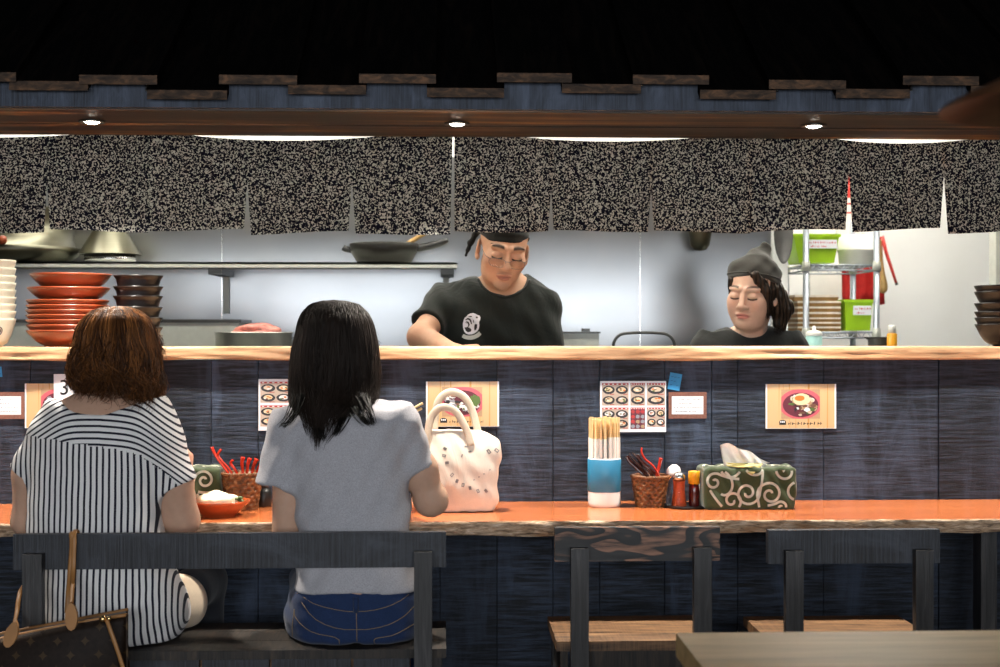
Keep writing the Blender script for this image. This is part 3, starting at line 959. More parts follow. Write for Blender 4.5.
# bracket and post under the right end of the counter
t = thing('counter_post', (X(987, 3.95), 3.95, 0), 'rough brown post holding up the right end of the counter', 'post')
obj('post', box(X(981, 3.92), X(997, 3.92), 3.92, 3.98, 0, 0.715), M['charred_z'], t, bevel=0.003)
for px, py in ((945, 541), (979, 536)):
    x = X(px, 3.9); z = 0.7155
    bm = bmesh.new(); bx(bm, x - 0.011, x + 0.011, 3.86, 3.92, z - 0.003, z); bx(bm, x - 0.011, x + 0.011, 3.917, 3.92, z - 0.03, z)
    o = obj('angle_bracket', bm, M['white_plastic'], bevel=0.0008)
    tag(o, 'small pale metal angle bracket under the counter beside the %s' % ('blackened chair' if px < 960 else 'rough brown post'), 'bracket', 'brackets under the counter')
# ------------------------------------------------------------------ crockery on the ledge
def dish(name, cx, cy, rim_z, base_z, r_rim, r_base, lip, gap, m, label, cat, group, belly=0.5, flare=0.0, clr=0.0016):
    """plate or bowl; the foot of whatever is nested in it stands gap above its own foot"""
    h = rim_z - base_z
    out = [(r_base, 0.0), (r_base, 0.004)]
    rb_ = r_rim - flare
    for i in range(1, 11):
        u = i / 11
        out.append((r_base + (rb_ - r_base) * (u ** belly), 0.004 + (h - 0.004 - lip) * u))
    out += [(rb_ + flare * 0.25, h - lip), (rb_ + flare * 0.7, h - lip * 0.5), (r_rim, h)]
    zz = [p[1] + i * 1e-7 for i, p in enumerate(out)]; rr = [p[0] for p in out]
    ro = lambda z: float(np.interp(z, zz, rr))
    gap = min(gap, h - 0.0025); gap = max(gap, 0.004)
    prof = [(0, 0.002), (r_base * 0.8, 0.002), (r_base * 0.88, 0.0)] + out
    n = 40
    for i in range(n + 1):
        z = h - 0.0004 - (h - 0.0004 - gap) * i / n
        r = min(ro(z - gap) + clr, ro(z) - 0.0008)
        prof.append((r, z))
    prof += [(r_base * 0.9, gap - 0.0006), (0, gap - 0.0006)]
    bm = bmesh.new(); lathe(bm, prof, (cx, cy, base_z), 48)
    o = obj(name, bm, m, None, True, base=(cx, cy, base_z))
    return tag(o, label, cat, group)

YP = 4.21
k = S(68, YP)
cx = X(68, YP)
rims = [274, 287.5, 300, 305, 309.7, 314.6, 319.5, 324.6, 330]
names = ['topmost red lacquer dish of the stack, high above the others', 'second red lacquer dish from the top of the stack',
         'third red dish from the top, first of the tightly nested ones', 'fourth red lacquer dish from the top of the stack', 'fifth red lacquer dish from the top of the stack',
         'sixth red lacquer dish from the top of the stack', 'seventh red lacquer dish from the top, in a nested stack', 'eighth red dish, second from the bottom of the stack',
         'deep red lacquer dish at the bottom of the stack, on the ledge']
zr = [Z(68, y, YP) for y in rims]
offs = [3, 1, 0, -0.25, -0.5, -0.3, -0.1, 0.1, 0]
hh = [zr[0] - zr[1] + 0.003, zr[1] - zr[2] + 0.003] + [0.0445] * 6 + [zr[8] - ZS]
bases = [zr[i] - hh[i] for i in range(9)]
for i in range(9):
    gap = bases[i - 1] - bases[i] if i else 0.006
    dish('red_dish', cx + offs[i] / k, YP, zr[i], bases[i], (40.0 if i else 39.5) / k, (26 if i < 2 else 23) / k, 0.004, gap, M['red_lacquer'],
         names[i], 'dish', 'red lacquer dishes stacked on the ledge', 0.66, 0.0, [0.0016, 0.009, 0.006, 0.0016, 0.0016, 0.0016, 0.0016, 0.0016, 0.0045][i])

k = S(138, YP); cx = X(138, YP)
rb = [275.5, 286.5, 296, 307, 317.5, 327]
nm = ['topmost dark glazed bowl of the tilting stack behind the brown-haired diner', 'second dark bowl from the top, behind the brown-haired diner', 'third dark bowl from the top, behind the brown-haired diner',
      'fourth dark bowl from the top, rim just clearing brown hair', 'fifth dark bowl from the top, mostly behind brown hair', 'lowest dark bowl of the stack behind the brown-haired diner']
zb_ = [Z(138, q, YP) for q in rb]
ba = [zb_[i] - 0.055 if i < 5 else ZS for i in range(6)]
for i in range(6):
    dish('dark_bowl', cx + [0.5, 0.3, 0.0, -0.2, 0.0, 0.1][i] / k, YP, zb_[i], ba[i], 24.5 / k, 15 / k, 0.009, ba[i - 1] - ba[i] if i else 0.006, M['black_glaze'], nm[i], 'bowl', 'dark bowls stacked on the left of the ledge', 0.42, 0.007)

k = S(1012, YP); cx = X(1012, YP)
rb = [285.5, 291.5, 303, 311.5, 317.5, 324]
nm = ['topmost large black-brown bowl of the stack at the right end of the ledge', 'second large black-brown bowl from the top at the right end', 'third large black-brown bowl from the top at the right end',
      'fourth large black-brown bowl from the top at the right end', 'fifth large black-brown bowl, second from the bottom at the right end', 'large black-brown bowl standing on the ledge under the right end stack']
zb_ = [Z(1012, q, YP) for q in rb]
ba = [zb_[i] - (zb_[5] - ZS) if i < 5 else ZS for i in range(6)]
for i in range(6):
    dish('ramen_bowl', cx + [0.2, 0.4, 0.5, 0.6, 0.8, 0.8][i] / k, YP, zb_[i], ba[i], 36.5 / k, 19 / k, 0.008, ba[i - 1] - ba[i] if i else 0.008, M['black_glaze'], nm[i], 'bowl', 'black bowls stacked at the right end of the ledge', 0.46, 0.004)

k = S(-18, YP); cx = X(-18, YP)
rb = [260, 268, 275.6, 282.7, 289.7, 297, 304, 311, 318.5]
nm = ['topmost cream bowl of the tall stack at the left edge', 'second cream bowl from the top of the tall stack', 'third cream bowl from the top of the tall stack', 'fourth cream bowl from the top of the tall stack',
      'middle cream bowl, fifth from the top of the tall stack', 'sixth cream bowl from the top of the tall stack', 'seventh cream bowl from the top of the tall stack', 'eighth cream bowl, second from the bottom of the tall stack',
      'bottom cream bowl with a dark ring mark, standing on the ledge']
zb_ = [Z(-18, q, YP) for q in rb]
ba = [zb_[i] - (zb_[8] - ZS) if i < 8 else ZS for i in range(9)]
for i in range(9):
    h = zb_[8] - ZS
    o = dish('cream_bowl', cx, YP, zb_[i], ba[i], 32.5 / k, 20 / k, 0.012, ba[i - 1] - ba[i] if i else 0.008, M['cream_glaze'], nm[i], 'bowl', 'cream bowls stacked at the left edge of the ledge', 0.48, 0.003)
    if i == 8:
        bm = bmesh.new()
        for rr in (0.012, 0.006):
            pts = []
            for q in range(20):
                a = 2 * PI * q / 20
                u = 0.55 + rr * math.sin(a) / h; th = -0.72 + rr * math.cos(a) / (30 / k)
                r = 20 / k + (12.5 / k) * (u ** 0.42) + 0.0006
                pts.append((cx + r * math.cos(th), YP + r * math.sin(th), ZS + h * u))
            tube(bm, pts + [pts[0]], 0.0014, 6, caps=False)
        obj('ring_mark', bm, M['ink'], o, True)

# ------------------------------------------------------------------ things on the lower counter
def paper_sleeve_sticks(cx, cy):
    pass
YH = 4.0
k = S(604, YH); cx = X(604.3, YH)
R_ = 16.3 / k; z1 = Z(604, 457.5, YH)
t = thing('chopstick_cup', (cx, YH, ZC), 'tall white round cup with a broad blue band, full of chopsticks', 'cup')
bm = bmesh.new()
zb0, zb1 = Z(604, 491, YH), Z(604, 458.6, YH)
lathe(bm, [(0, 0.001), (R_ * 0.9, 0.0), (R_ * 0.985, 0.004), (R_, 0.012), (R_, z1 - ZC - 0.001), (R_ - 0.001, z1 - ZC), (R_ - 0.003, z1 - ZC), (R_ - 0.003, 0.01), (0, 0.008)], (cx, YH, ZC), 48)
obj('cup_body', bm, M['white_ceramic'], t, True)
bm = bmesh.new()
lathe(bm, [(R_ + 0.0002, zb0 - ZC), (R_ + 0.0012, zb0 - ZC + 0.001), (R_ + 0.0012, zb1 - ZC - 0.001), (R_ + 0.0002, zb1 - ZC)], (cx, YH, ZC), 48)
obj('blue_band', bm, M['blue_band'], t, True)
first = None
zz0 = Z(604, 438.5, YH); zt = Z(604, 419.5, YH)
cnt = 0
for ring, nn in ((0.0385, 19), (0.026, 12), (0.013, 6), (0.0, 1)):
    for q in range(nn):
        a = 2 * PI * (q + 0.3 * ring * 100) / nn
        x, y = cx + ring * math.cos(a) * 1.02, YH + ring * math.sin(a) * 1.02
        dz = rng.uniform(-0.004, 0.003)
        if first is None:
            p = thing('wrapped_chopsticks', (x, y, ZC + 0.012), 'pale disposable chopsticks in a white paper sleeve, standing in the blue-banded cup', 'chopsticks', 'wrapped chopsticks in the blue-banded cup')
            bm = bmesh.new()
            for sx in (-1, 1): bx(bm, x + sx * 0.0028 - 0.0025, x + sx * 0.0028 + 0.0025, y - 0.0028, y + 0.0028, ZC + 0.014, zt)
            obj('stick_pair', bm, M['stick_wood'], p, bevel=0.0008, seg=1)
            bm = bmesh.new(); bx(bm, x - 0.0063, x + 0.0063, y - 0.0038, y + 0.0038, ZC + 0.012, zz0)
            obj('paper_sleeve', bm, M['sleeve_paper'], p, bevel=0.001, seg=1)
            first = p
        else:
            p = copy_tree(first)
        p.location = (x, y, ZC + 0.012 + dz + (0.004 if cnt else 0)); p.rotation_euler = (0, 0, a + rng.uniform(-0.5, 0.5)); cnt += 1

def basket(cx, cy, r0, r1, h, label):
    t = thing('wicker_basket', (cx, cy, ZC), label, 'basket', 'brown wicker spoon baskets on the counter')
    bm = bmesh.new(); n = 96; m_ = 34
    rows = []
    for j in range(m_ + 1):
        v = j / m_; r = r0 + (r1 - r0) * v; row = []
        for i in range(n):
            a = 2 * PI * i / n
            w = 0.0036 * math.sin(a * 13) * math.sin(v * PI * 8) + 0.0012 * math.cos(v * PI * 16)
            row.append(bm.verts.new((cx + (r + w) * math.cos(a), cy + (r + w) * math.sin(a), ZC + 0.001 + v * h)))
        rows.append(row)
    for A, B in zip(rows, rows[1:]):
        for i in range(n): bm.faces.new((A[i], A[(i + 1) % n], B[(i + 1) % n], B[i]))
    ri = [bm.verts.new((cx + (r1 - 0.006) * math.cos(2 * PI * i / n), cy + (r1 - 0.006) * math.sin(2 * PI * i / n), ZC + h)) for i in range(n)]
    rj = [bm.verts.new((cx + (r0 - 0.006) * math.cos(2 * PI * i / n), cy + (r0 - 0.006) * math.sin(2 * PI * i / n), ZC + 0.006)) for i in range(n)]
    for A, B in ((rows[-1], ri), (ri, rj)):
        for i in range(n): bm.faces.new((A[i], A[(i + 1) % n], B[(i + 1) % n], B[i]))
    bm.faces.new(rj); bm.faces.new(rows[0])
    obj('basket_wall', bm, M['wicker'], t, True)
    bm = bmesh.new()
    for ph in (0, PI):
        pts = [(cx + (r1 + 0.0015 * math.cos(26 * a + ph)) * math.cos(a), cy + (r1 + 0.0015 * math.cos(26 * a + ph)) * math.sin(a), ZC + h + 0.0015 + 0.002 * math.sin(26 * a + ph)) for a in [2 * PI * i / 156 for i in range(157)]]
        tube(bm, pts, 0.0028, 6, caps=False)
    obj('braided_rim', bm, M['wicker'], t, True)
    return t
YBK = 3.99
k = S(650, YBK)
bk = (X(650, YBK), YBK, 19.0 / k, ZC)
basket(bk[0], YBK, 14.0 / k, 18.6 / k, Z(650, 476.5, YBK) - ZC, 'brown wicker basket of lacquer spoons beside the chopstick cup')

def spoon(pts, m, label, group, w=0.005, widen=0.0, flat=(1.0, 0.45)):
    bm = bmesh.new()
    sp = spline(pts, 22); n = len(sp)
    rad = [w * (0.75 + 0.25 * math.sin(PI * i / n)) + widen * (i / n) ** 3 for i in range(n)]
    tube(bm, sp, rad, 8, flat=flat)
    o = obj('lacquer_spoon', bm, m, None, True)
    # bowl end down in the basket
    p0 = Vector(sp[0])
    bm = bmesh.new(); lathe(bm, [(0, -0.009), (0.004, -0.008), (0.007, -0.005), (0.0085, 0.0), (0.0075, 0.0), (0.006, -0.004), (0, -0.007)], p0 + Vector((0, 0, -0.008)), 20, Matrix.Rotation(0.9, 3, 'X'))
    obj('spoon_bowl', bm, m, o, True)
    return tag(o, label, 'spoon', group)
def bp(px, py, dy=0.0, Y=YBK): return P(px, py, Y + dy)
zs_ = 499
dark = [((639, zs_), (645, 478), (637, 468), (629.5, 461), (627, 456)), ((646, zs_), (648.5, 478), (640, 466), (632, 458), (629, 453.5)),
        ((653, zs_), (652, 478), (645, 467), (636, 456), (632, 453)), ((658, zs_), (656, 478), (650, 470), (641, 462), (637, 455))]
lb = ['dark lacquer spoon leaning furthest left out of the wicker basket by the chopstick cup', 'dark lacquer spoon leaning left, second from the chopstick cup', 'dark lacquer spoon leaning left, third from the chopstick cup', 'dark red-edged lacquer spoon nearest the single tall red spoon']
for i, (pp, l) in enumerate(zip(dark, lb)):
    spoon([bp(a, b_, (-0.020 if i % 2 else 0.018) if j == 0 else -0.010 + 0.006 * i) for j, (a, b_) in enumerate(pp)], M['dark_lacquer'], l, 'spoons in the basket by the chopstick cup', 0.0072)
spoon([bp(a, b_, -0.016) for a, b_ in ((662, zs_ - 3), (659.5, 478), (653, 466), (645, 459), (641.5, 452), (642, 447.5))], M['red_spoon'], 'tall red lacquer spoon with a hooked handle, in the basket by the chopstick cup', 'spoons in the basket by the chopstick cup', 0.0070)
spoon([bp(a, b_, 0.008) for a, b_ in ((650, zs_ - 2), (656, 478), (659, 466), (661, 458))], M['red_spoon'], 'broad bright red spoon handle leaning right out of the wicker basket', 'spoons in the basket by the chopstick cup', 0.013, 0.010, (1.0, 0.3))

# condiments on a small black tray
YT = 3.97
tc = X(686, YT); k = S(686, YT)
bm = bmesh.new()
lathe(bm, [(0, 0.0), (0.056, 0.0), (0.060, 0.002), (0.063, 0.008), (0.061, 0.008), (0.058, 0.004), (0, 0.0035)], (tc, YT, ZC), 48)
o = obj('condiment_tray', bm, M['black'], None, True); tag(o, 'small round black tray holding the condiment jars', 'tray')
ZT = ZC + 0.0045
def zt_(py): return Z(686, py, YT)
t = thing('spice_shaker', (X(679, YT - 0.02), YT - 0.02, ZT), 'glass shaker of orange-red chili powder with a metal cap, on the black tray', 'shaker')
x, y = X(679, YT - 0.02), YT - 0.02
H = Z(679, 472, y) - ZT
bm = bmesh.new(); lathe(bm, [(0, 0), (0.020, 0), (0.0215, 0.004), (0.0165, H * 0.42), (0.0165, H * 0.70), (0.0175, H * 0.78), (0, H * 0.78)], (x, y, ZT), 32)
obj('jar', bm, M['glass'], t, True)
bm = bmesh.new(); lathe(bm, [(0, 0.002), (0.0185, 0.002), (0.0195, 0.005), (0.0150, H * 0.42), (0.0150, H * 0.70), (0.0155, H * 0.76), (0, H * 0.77)], (x, y, ZT), 32)
obj('powder', bm, M['chili'], t, True)
bm = bmesh.new(); lathe(bm, [(0, H * 0.781), (0.0180, H * 0.781), (0.0180, H * 0.87), (0.015, H * 0.95), (0.008, H), (0, H)], (x, y, ZT), 32)
obj('metal_cap', bm, M['steel'], t, True)
x, y = X(694, YT - 0.015), YT - 0.015
t = thing('sauce_bottle', (x, y, ZT), 'small dark red sauce bottle with a yellow cap, on the black tray', 'bottle')
H = Z(694, 471, y) - ZT
bm = bmesh.new(); lathe(bm, [(0, 0), (0.0145, 0), (0.0155, 0.004), (0.0150, H * 0.2), (0.0158, H * 0.4), (0.0145, H * 0.60), (0.0125, H * 0.64), (0, H * 0.64)], (x, y, ZT), 28)
obj('bottle_body', bm, M['soy'], t, True)
bm = bmesh.new(); lathe(bm, [(0, H * 0.641), (0.0165, H * 0.641), (0.0165, H * 0.97), (0.0155, H), (0, H)], (x, y, ZT), 28)
obj('cap', bm, M['red_cap'], t, True)
x, y = X(703.5, YT + 0.012), YT + 0.012
H = Z(703, 478, y) - ZT
bm = bmesh.new(); lathe(bm, [(0, 0), (0.013, 0), (0.0145, 0.004), (0.0145, H * 0.7), (0.011, H * 0.85), (0.011, H), (0, H)], (x, y, ZT), 28)
o = obj('clear_shaker', bm, M['white_plastic'], None, True); tag(o, 'pale small jar at the tray edge against the green tissue box', 'jar')
x, y = X(672.5, YT + 0.03), YT + 0.03
t = thing('condiment_jar', (x, y, ZT), 'pale condiment jar with a tilted round white lid, behind the chili shaker', 'jar')
H = Z(672, 476, y) - ZT
bm = bmesh.new(); lathe(bm, [(0, 0), (0.017, 0), (0.020, 0.004), (0.020, H), (0, H)], (x, y, ZT), 28)
obj('jar_body', bm, M['glass'], t, True)
bm = bmesh.new(); lathe(bm, [(0, 0.0), (0.020, 0.0), (0.022, 0.006), (0.020, 0.018), (0.012, 0.030), (0, 0.034)], (x, y, ZT + H + 0.0008), 32, Matrix.Rotation(0.35, 3, 'Y'))
obj('lid', bm, M['white_ceramic'], t, True)

# tissue boxes in green arabesque covers
def raycaster(o):
    me = o.data
    vs_ = [o.matrix_world @ v.co if o.parent is None else ORG[o.name] + v.co for v in me.vertices]
    return BVHTree.FromPolygons(vs_, [tuple(p.vertices) for p in me.polygons])

def ribbon(bm, pts, w, normal_hint):
    """flat ribbon along 3-D pts"""
    A = []
    n = len(pts)
    for i, p in enumerate(pts):
        d = (pts[min(i + 1, n - 1)] - pts[max(i - 1, 0)]).normalized()
        s = d.cross(normal_hint).normalized() * w * 0.5
        A.append((bm.verts.new(p + s), bm.verts.new(p - s)))
    for a, b_ in zip(A, A[1:]): bm.faces.new((a[0], a[1], b_[1], b_[0]))

def swirl(cx, cz, r, turns, a0, sgn, tail):
    out = []
    n = 34
    for i in range(n + 1):
        u = i / n; a = a0 + sgn * turns * 2 * PI * u; rr = r * (0.16 + 0.84 * u)
        out.append((cx + rr * math.cos(a), cz + rr * math.sin(a)))
    if tail:
        lx, lz = out[-1]; dx, dz = lx - out[-2][0], lz - out[-2][1]; L = math.hypot(dx, dz)
        for i in range(1, 9): out.append((lx + dx / L * tail * i / 8, lz + dz / L * tail * i / 8 - sgn * 0 + tail * 0.18 * (i / 8) ** 2))
    return out

def tissue_box(x0, x1, y0, y1, h, label, swirls, tissue=True):
    cx, cy2 = (x0 + x1) / 2, (y0 + y1) / 2
    t = thing('tissue_box', (cx, cy2, ZC), label, 'tissue box', 'green arabesque tissue boxes on the counter')
    f = Field().box((cx, cy2, ZC + h / 2), ((x1 - x0) / 2, (y1 - y0) / 2, h / 2), 0.010)
    sd = rng.uniform(0, 6)
    f.disp(lambda x, y, z: 0.0022 * np.sin(x * 70 + sd) * np.sin(z * 60 + y * 40) + 0.0015 * np.sin(x * 160 + z * 90 + sd))
    V, Q = f.mesh((x0 - 0.02, y0 - 0.02, ZC - 0.02), (x1 + 0.02, y1 + 0.02, ZC + h + 0.02), 0.0042)
    V[:, 2] = np.maximum(V[:, 2], ZC + 0.0005)
    o = finish('cover', np_mesh('cover', V, Q), M['green_cloth'], t)
    bvh = BVHTree.FromPolygons([Vector(v) for v in V], [tuple(q) for q in Q])
    bm = bmesh.new()
    for (sx, sz, r, tn, a0, sg, tl) in swirls:
        pts2 = swirl(x0 + sx * (x1 - x0), ZC + sz * h, r, tn, a0, sg, tl)
        run = []
        def flush():
            if len(run) > 2: ribbon(bm, list(run), 0.0072, Vector((0, 1, 0)))
            run.clear()
        for (x, z) in pts2:
            if not (x0 + 0.006 < x < x1 - 0.006 and ZC + 0.005 < z < ZC + h - 0.006): flush(); continue
            hit = bvh.ray_cast(Vector((x, y0 - 0.1, z)), Vector((0, 1, 0)))
            if hit[0] is None: flush(); continue
            run.append(hit[0] + Vector((0, -0.0012, 0)))
        flush()
        # the same scrolls run over the top
        for (x, z) in swirl(x0 + sx * (x1 - x0), 0, r, tn, a0, sg, 0):
            y = cy2 + z * 0.9 + (0.5 - sz) * 0.03
            if not (x0 + 0.008 < x < x1 - 0.008 and y0 + 0.012 < y < y1 - 0.012): flush2(bm, run) if False else run.clear(); continue
            hit = bvh.ray_cast(Vector((x, y, ZC + h + 0.1)), Vector((0, 0, -1)))
            if hit[0] is not None: run.append(hit[0] + Vector((0, 0, 0.0012)))
        if len(run) > 2: ribbon(bm, list(run), 0.0072, Vector((0, 0, 1)))
        run.clear()
    # a band along the left end
    bmesh.ops.solidify(bm, geom=bm.faces[:], thickness=0.0006)
    obj('scroll_print', bm, M['print_white'], t, False)
    if tissue:
        zt0 = ZC + h
        bm = bmesh.new()
        lathe(bm, [(0, 0.0005), (0.030, 0.0005), (0.032, 0.003), (0.026, 0.004), (0.02, 0.001)], (cx - 0.015, cy2 - 0.01, zt0 - 0.001), 32, rfun=lambda r, z, a: r * (1.55 + 0.1 * math.sin(3 * a)) * (1 if abs(math.cos(a)) > 0.2 else 0.9))
        obj('opening_trim', bm, M['yellow_paper'], t, True)
        # crumpled tissue: a folded sheet leaning to the left
        bm = bmesh.new(); n, m_ = 30, 18; G = []
        for j in range(m_ + 1):
            v = j / m_; row = []
            for i in range(n + 1):
                u = i / n
                # foot from left to right, crest rising to the left
                fx = cx - 0.066 + 0.115 * u; fz = zt0 - 0.002
                tx = cx - 0.080 + 0.140 * u; tz = zt0 + 0.070 - 0.060 * u ** 1.4 - 0.010 * (1 - min(1, u * 6))
                x = fx + (tx - fx) * v; z = fz + (tz - fz) * v
                y = cy2 - 0.020 + 0.016 * math.sin(u * 7 + v * 2.5) * (0.35 + 0.65 * v) - 0.014 * v + 0.004 * math.sin(u * 17 + v * 6)
                row.append(bm.verts.new((x, y, z + 0.003 * math.sin(u * 13) * v)))
            G.append(row)
        for r0, r1 in zip(G, G[1:]):
            for i in range(n): bm.faces.new((r0[i], r0[i + 1], r1[i + 1], r1[i]))
        bmesh.ops.solidify(bm, geom=bm.faces[:], thickness=0.0012)
        obj('tissue', bm, M['tissue'], t, True)
        # folded corner hanging over the front
        bm = bmesh.new()
        q = [Vector((cx - 0.062, y0 + 0.030, zt0 + 0.010)), Vector((cx + 0.040, y0 + 0.020, zt0 + 0.008)), Vector((cx + 0.004, y0 - 0.0075, zt0 - 0.020))]
        vv = [bm.verts.new(v) for v in q]; bm.faces.new(vv)
        bmesh.ops.subdivide_edges(bm, edges=bm.edges[:], cuts=3, use_grid_fill=True)
        bmesh.ops.solidify(bm, geom=bm.faces[:], thickness=0.0015)
        obj('cloth_flap', bm, M['yellow_paper'], t, True)
    return t
YX = 3.90
sw = [(0.11, 0.66, 0.026, 1.2, 2.2, -1, 0.06), (0.30, 0.22, 0.033, 1.45, 0.2, -1, 0.05), (0.465, 0.40, 0.036, 1.5, 3.2, 1, 0.05), (0.71, 0.37, 0.038, 1.5, 0.4, 1, 0.05),
      (0.27, 1.02, 0.034, 1.3, 4.2, 1, 0.04), (0.88, 0.92, 0.032, 1.3, 3.6, -1, 0.05), (0.83, 0.05, 0.018, 1.2, 1.0, 1, 0.03), (0.56, 1.05, 0.030, 1.2, 5.0, -1, 0.04), (1.0, 0.40, 0.034, 1.2, 2.0, -1, 0.02), (0.17, 0.45, 0.055, 0.40, -1.2, 1, 0.0)]
tissue_box(X(704, YX), X(797, YX), YX, YX + 0.115, Z(750, 467.5, YX) - ZC, 'green scroll-print tissue box with a tissue pulled out, below the egg-noodle poster', sw)
YX2 = 3.93
sw2 = [(0.80, 0.72, 0.028, 1.4, 0.5, 1, 0.04), (0.55, 0.42, 0.028, 1.4, 2.6, -1, 0.05), (0.25, 0.7, 0.02, 1.3, 1.0, 1, 0.05), (0.88, 0.30, 0.016, 1.3, 0, 1, 0.03), (0.62, 0.12, 0.016, 1.2, 3, -1, 0.03)]
tissue_box(X(140, YX2), X(220.5, YX2), YX2, YX2 + 0.115, Z(200, 468, YX2) - ZC, 'green scroll-print tissue box half hidden behind the striped diner and her plate', sw2, tissue=False)

# plate of food before the striped diner
yp = 3.83
k = S(222, yp); cx = X(219, yp)
dish('dinner_plate', cx, yp, Z(222, 500, yp), ZC, 31 / k, 17 / k, 0.003, 0.012, M['plate_orange'], 'orange-red plate of pale noodles before the striped diner', 'plate', None, 0.8)
f = Field()
zc_ = Z(222, 500, yp)
for i in range(34):
    a = rng.uniform(0, 2 * PI); r = 0.044 * math.sqrt(rng.uniform(0, 1)); q = 1 - r / 0.06
    f.ell((cx - 0.004 + r * math.cos(a), yp + r * math.sin(a) * 0.9, zc_ - 0.012 + 0.035 * q ** 0.7 * rng.uniform(0.75, 1)), (rng.uniform(0.010, 0.019), rng.uniform(0.010, 0.018), rng.uniform(0.007, 0.012)), k=0.006)
f.ell((cx - 0.003, yp, zc_ - 0.008), (0.050, 0.046, 0.022), k=0.01)
f.half((cx, yp, zc_ - 0.0125), (0, 0, -1), 0.003)
V, Q = f.mesh((cx - 0.1, yp - 0.09, zc_ - 0.03), (cx + 0.09, yp + 0.09, zc_ + 0.06), 0.003)
o = finish('noodles', np_mesh('noodles', V, Q), M['rice'])
tag(o, 'heap of pale noodles on the orange-red plate', 'noodles', None, 'stuff')
bm = bmesh.new()
for i in range(7):
    a = rng.uniform(-0.5, 0.5); lathe(bm, [(0, 0), (0.008, 0.001), (0.005, 0.006), (0, 0.008)], (cx + 0.052 + 0.008 * math.cos(i), yp + 0.03 * a, zc_ - 0.008 + 0.002 * i % 3), 10)
o = obj('green_garnish', bm, M['green_leaf'], None, True); tag(o, 'dark green garnish at the right rim of the orange-red plate', 'garnish', None, 'stuff')

YB2 = 3.97
k = S(241, YB2); bx2 = X(242, YB2)
basket(bx2, YB2, 15.5 / k, 20.5 / k, Z(241, 473.5, YB2) - ZC, 'brown wicker basket of red spoons between the two diners')
def bq(px, py, dy=0.0): return P(px, py, YB2 + dy)
reds = [[(229, 498), (229, 476), (221, 463), (215, 454), (212, 447)], [(234, 498), (232, 474), (222, 461), (218, 455), (221, 449)], [(238, 498), (237, 474), (231, 464), (233, 460)],
        [(242, 498), (243, 474), (242, 463), (243, 457)], [(246, 498), (247, 474), (248, 464), (250, 458)], [(250, 498), (252, 474), (254, 465), (257, 459)], [(254, 498), (257, 475), (259, 467), (263, 461)]]
lb = ['red lacquer spoon leaning furthest left out of the basket between the diners', 'bent-tipped red lacquer spoon, second from the left in the basket between the diners', 'short red spoon leaning in the gap of the basket between the diners',
      'upright red spoon, first of the fan beside the grey shirt', 'red spoon, second of the fan beside the grey shirt', 'red spoon, third of the fan beside the grey shirt', 'red spoon of the fan nearest the grey shirt']
for i, (pp, l) in enumerate(zip(reds, lb)):
    spoon([bq(a, b_, (-0.018 if i % 2 else 0.016) if j == 0 else -0.012 + 0.004 * i) for j, (a, b_) in enumerate(pp)], M['red_spoon'], l, 'red spoons in the basket between the diners', 0.0085 if i < 3 else 0.0105, 0.004 if i < 3 else 0.009, (1.0, 0.4))
x, y = X(264, 4.03), 4.03
t = thing('sauce_bottle', (x, y, ZC), 'small black sauce bottle behind the grey-shirted diner', 'bottle')
H = Z(264, 483, y) - ZC
bm = bmesh.new(); lathe(bm, [(0, 0), (0.020, 0), (0.022, 0.003), (0.022, H * 0.62), (0.014, H * 0.8), (0, H * 0.8)], (x, y, ZC), 28); obj('bottle_body', bm, M['black'], t, True)
bm = bmesh.new(); lathe(bm, [(0, H * 0.801), (0.012, H * 0.801), (0.012, H), (0, H)], (x, y, ZC), 24); obj('cap', bm, M['dark_steel'], t, True)

# ------------------------------------------------------------------ canvas tote bag
yt0 = 3.86
def Pt(px, py, dy=0): return P(px, py, yt0 + dy)
f = Field()
xl, xr = X(414, yt0), X(500, yt0)
zt1 = Z(450, 436, yt0)
rows = []
for py, a, b_, d in ((511, 417, 496, 0.050), (508, 414, 498, 0.056), (490, 413, 499, 0.060), (470, 415, 500, 0.056), (452, 419, 503, 0.046), (440, 424, 500, 0.034), (431, 428, 486, 0.026)):
    xa, xb = X(a, yt0), X(b_, yt0)
    rows.append((Z(456, py, yt0) if py < 511 else ZC + 0.002, (xa + xb) / 2, yt0 + 0.06, (xb - xa) / 2, d))
f.loft(rows, p=4.5)
f.half((X(478, yt0), yt0, Z(478, 431, yt0)), (0.33, 0, 1), 0.008)
def bagwr(x, y, z):
    return 0.0012 * np.sin(x * 48 + z * 30 + 1.0) * np.sin(z * 36 - x * 22) + 0.0014 * np.sin((x * 0.8 + z) * 95) * np.sin(x * 60) + 0.0022 * np.sin((x + z) * 70) * np.exp(-((x - X(493, yt0)) / 0.03) ** 2 - ((z - Z(493, 462, yt0)) / 0.05) ** 2)
f.disp(bagwr)
V, Q = f.mesh((xl - 0.04, yt0 - 0.05, ZC - 0.02), (xr + 0.05, yt0 + 0.18, zt1 + 0.05), 0.005)
V[:, 2] = np.maximum(V[:, 2], ZC + 0.001)
tote = thing('tote_bag', (X(456, yt0), yt0 + 0.06, ZC), 'cream canvas tote bag with two handles and faint grey print, on the counter', 'bag')
o = finish('bag_body', np_mesh('bag_body', V, Q), M['canvas'], tote)
bagbvh = BVHTree.FromPolygons([Vector(v) for v in V], [tuple(q) for q in Q])
def handle(pts, dy):
    bm = bmesh.new(); sp = spline([P(a, b_, yt0 + d) for a, b_, d in pts], 36)
    tube(bm, sp, 0.0105, 10, flat=(1.0, 0.40), up=(0, 1, 0))
    obj('handle', bm, M['canvas_strap'], tote, True)
handle([(426, 448, 0.018), (428, 432, 0.024), (431, 418, 0.03), (438, 409, 0.032), (447, 407.5, 0.033), (456, 412, 0.032), (463, 423, 0.028), (468, 434, 0.024), (471, 446, 0.018)], 0)
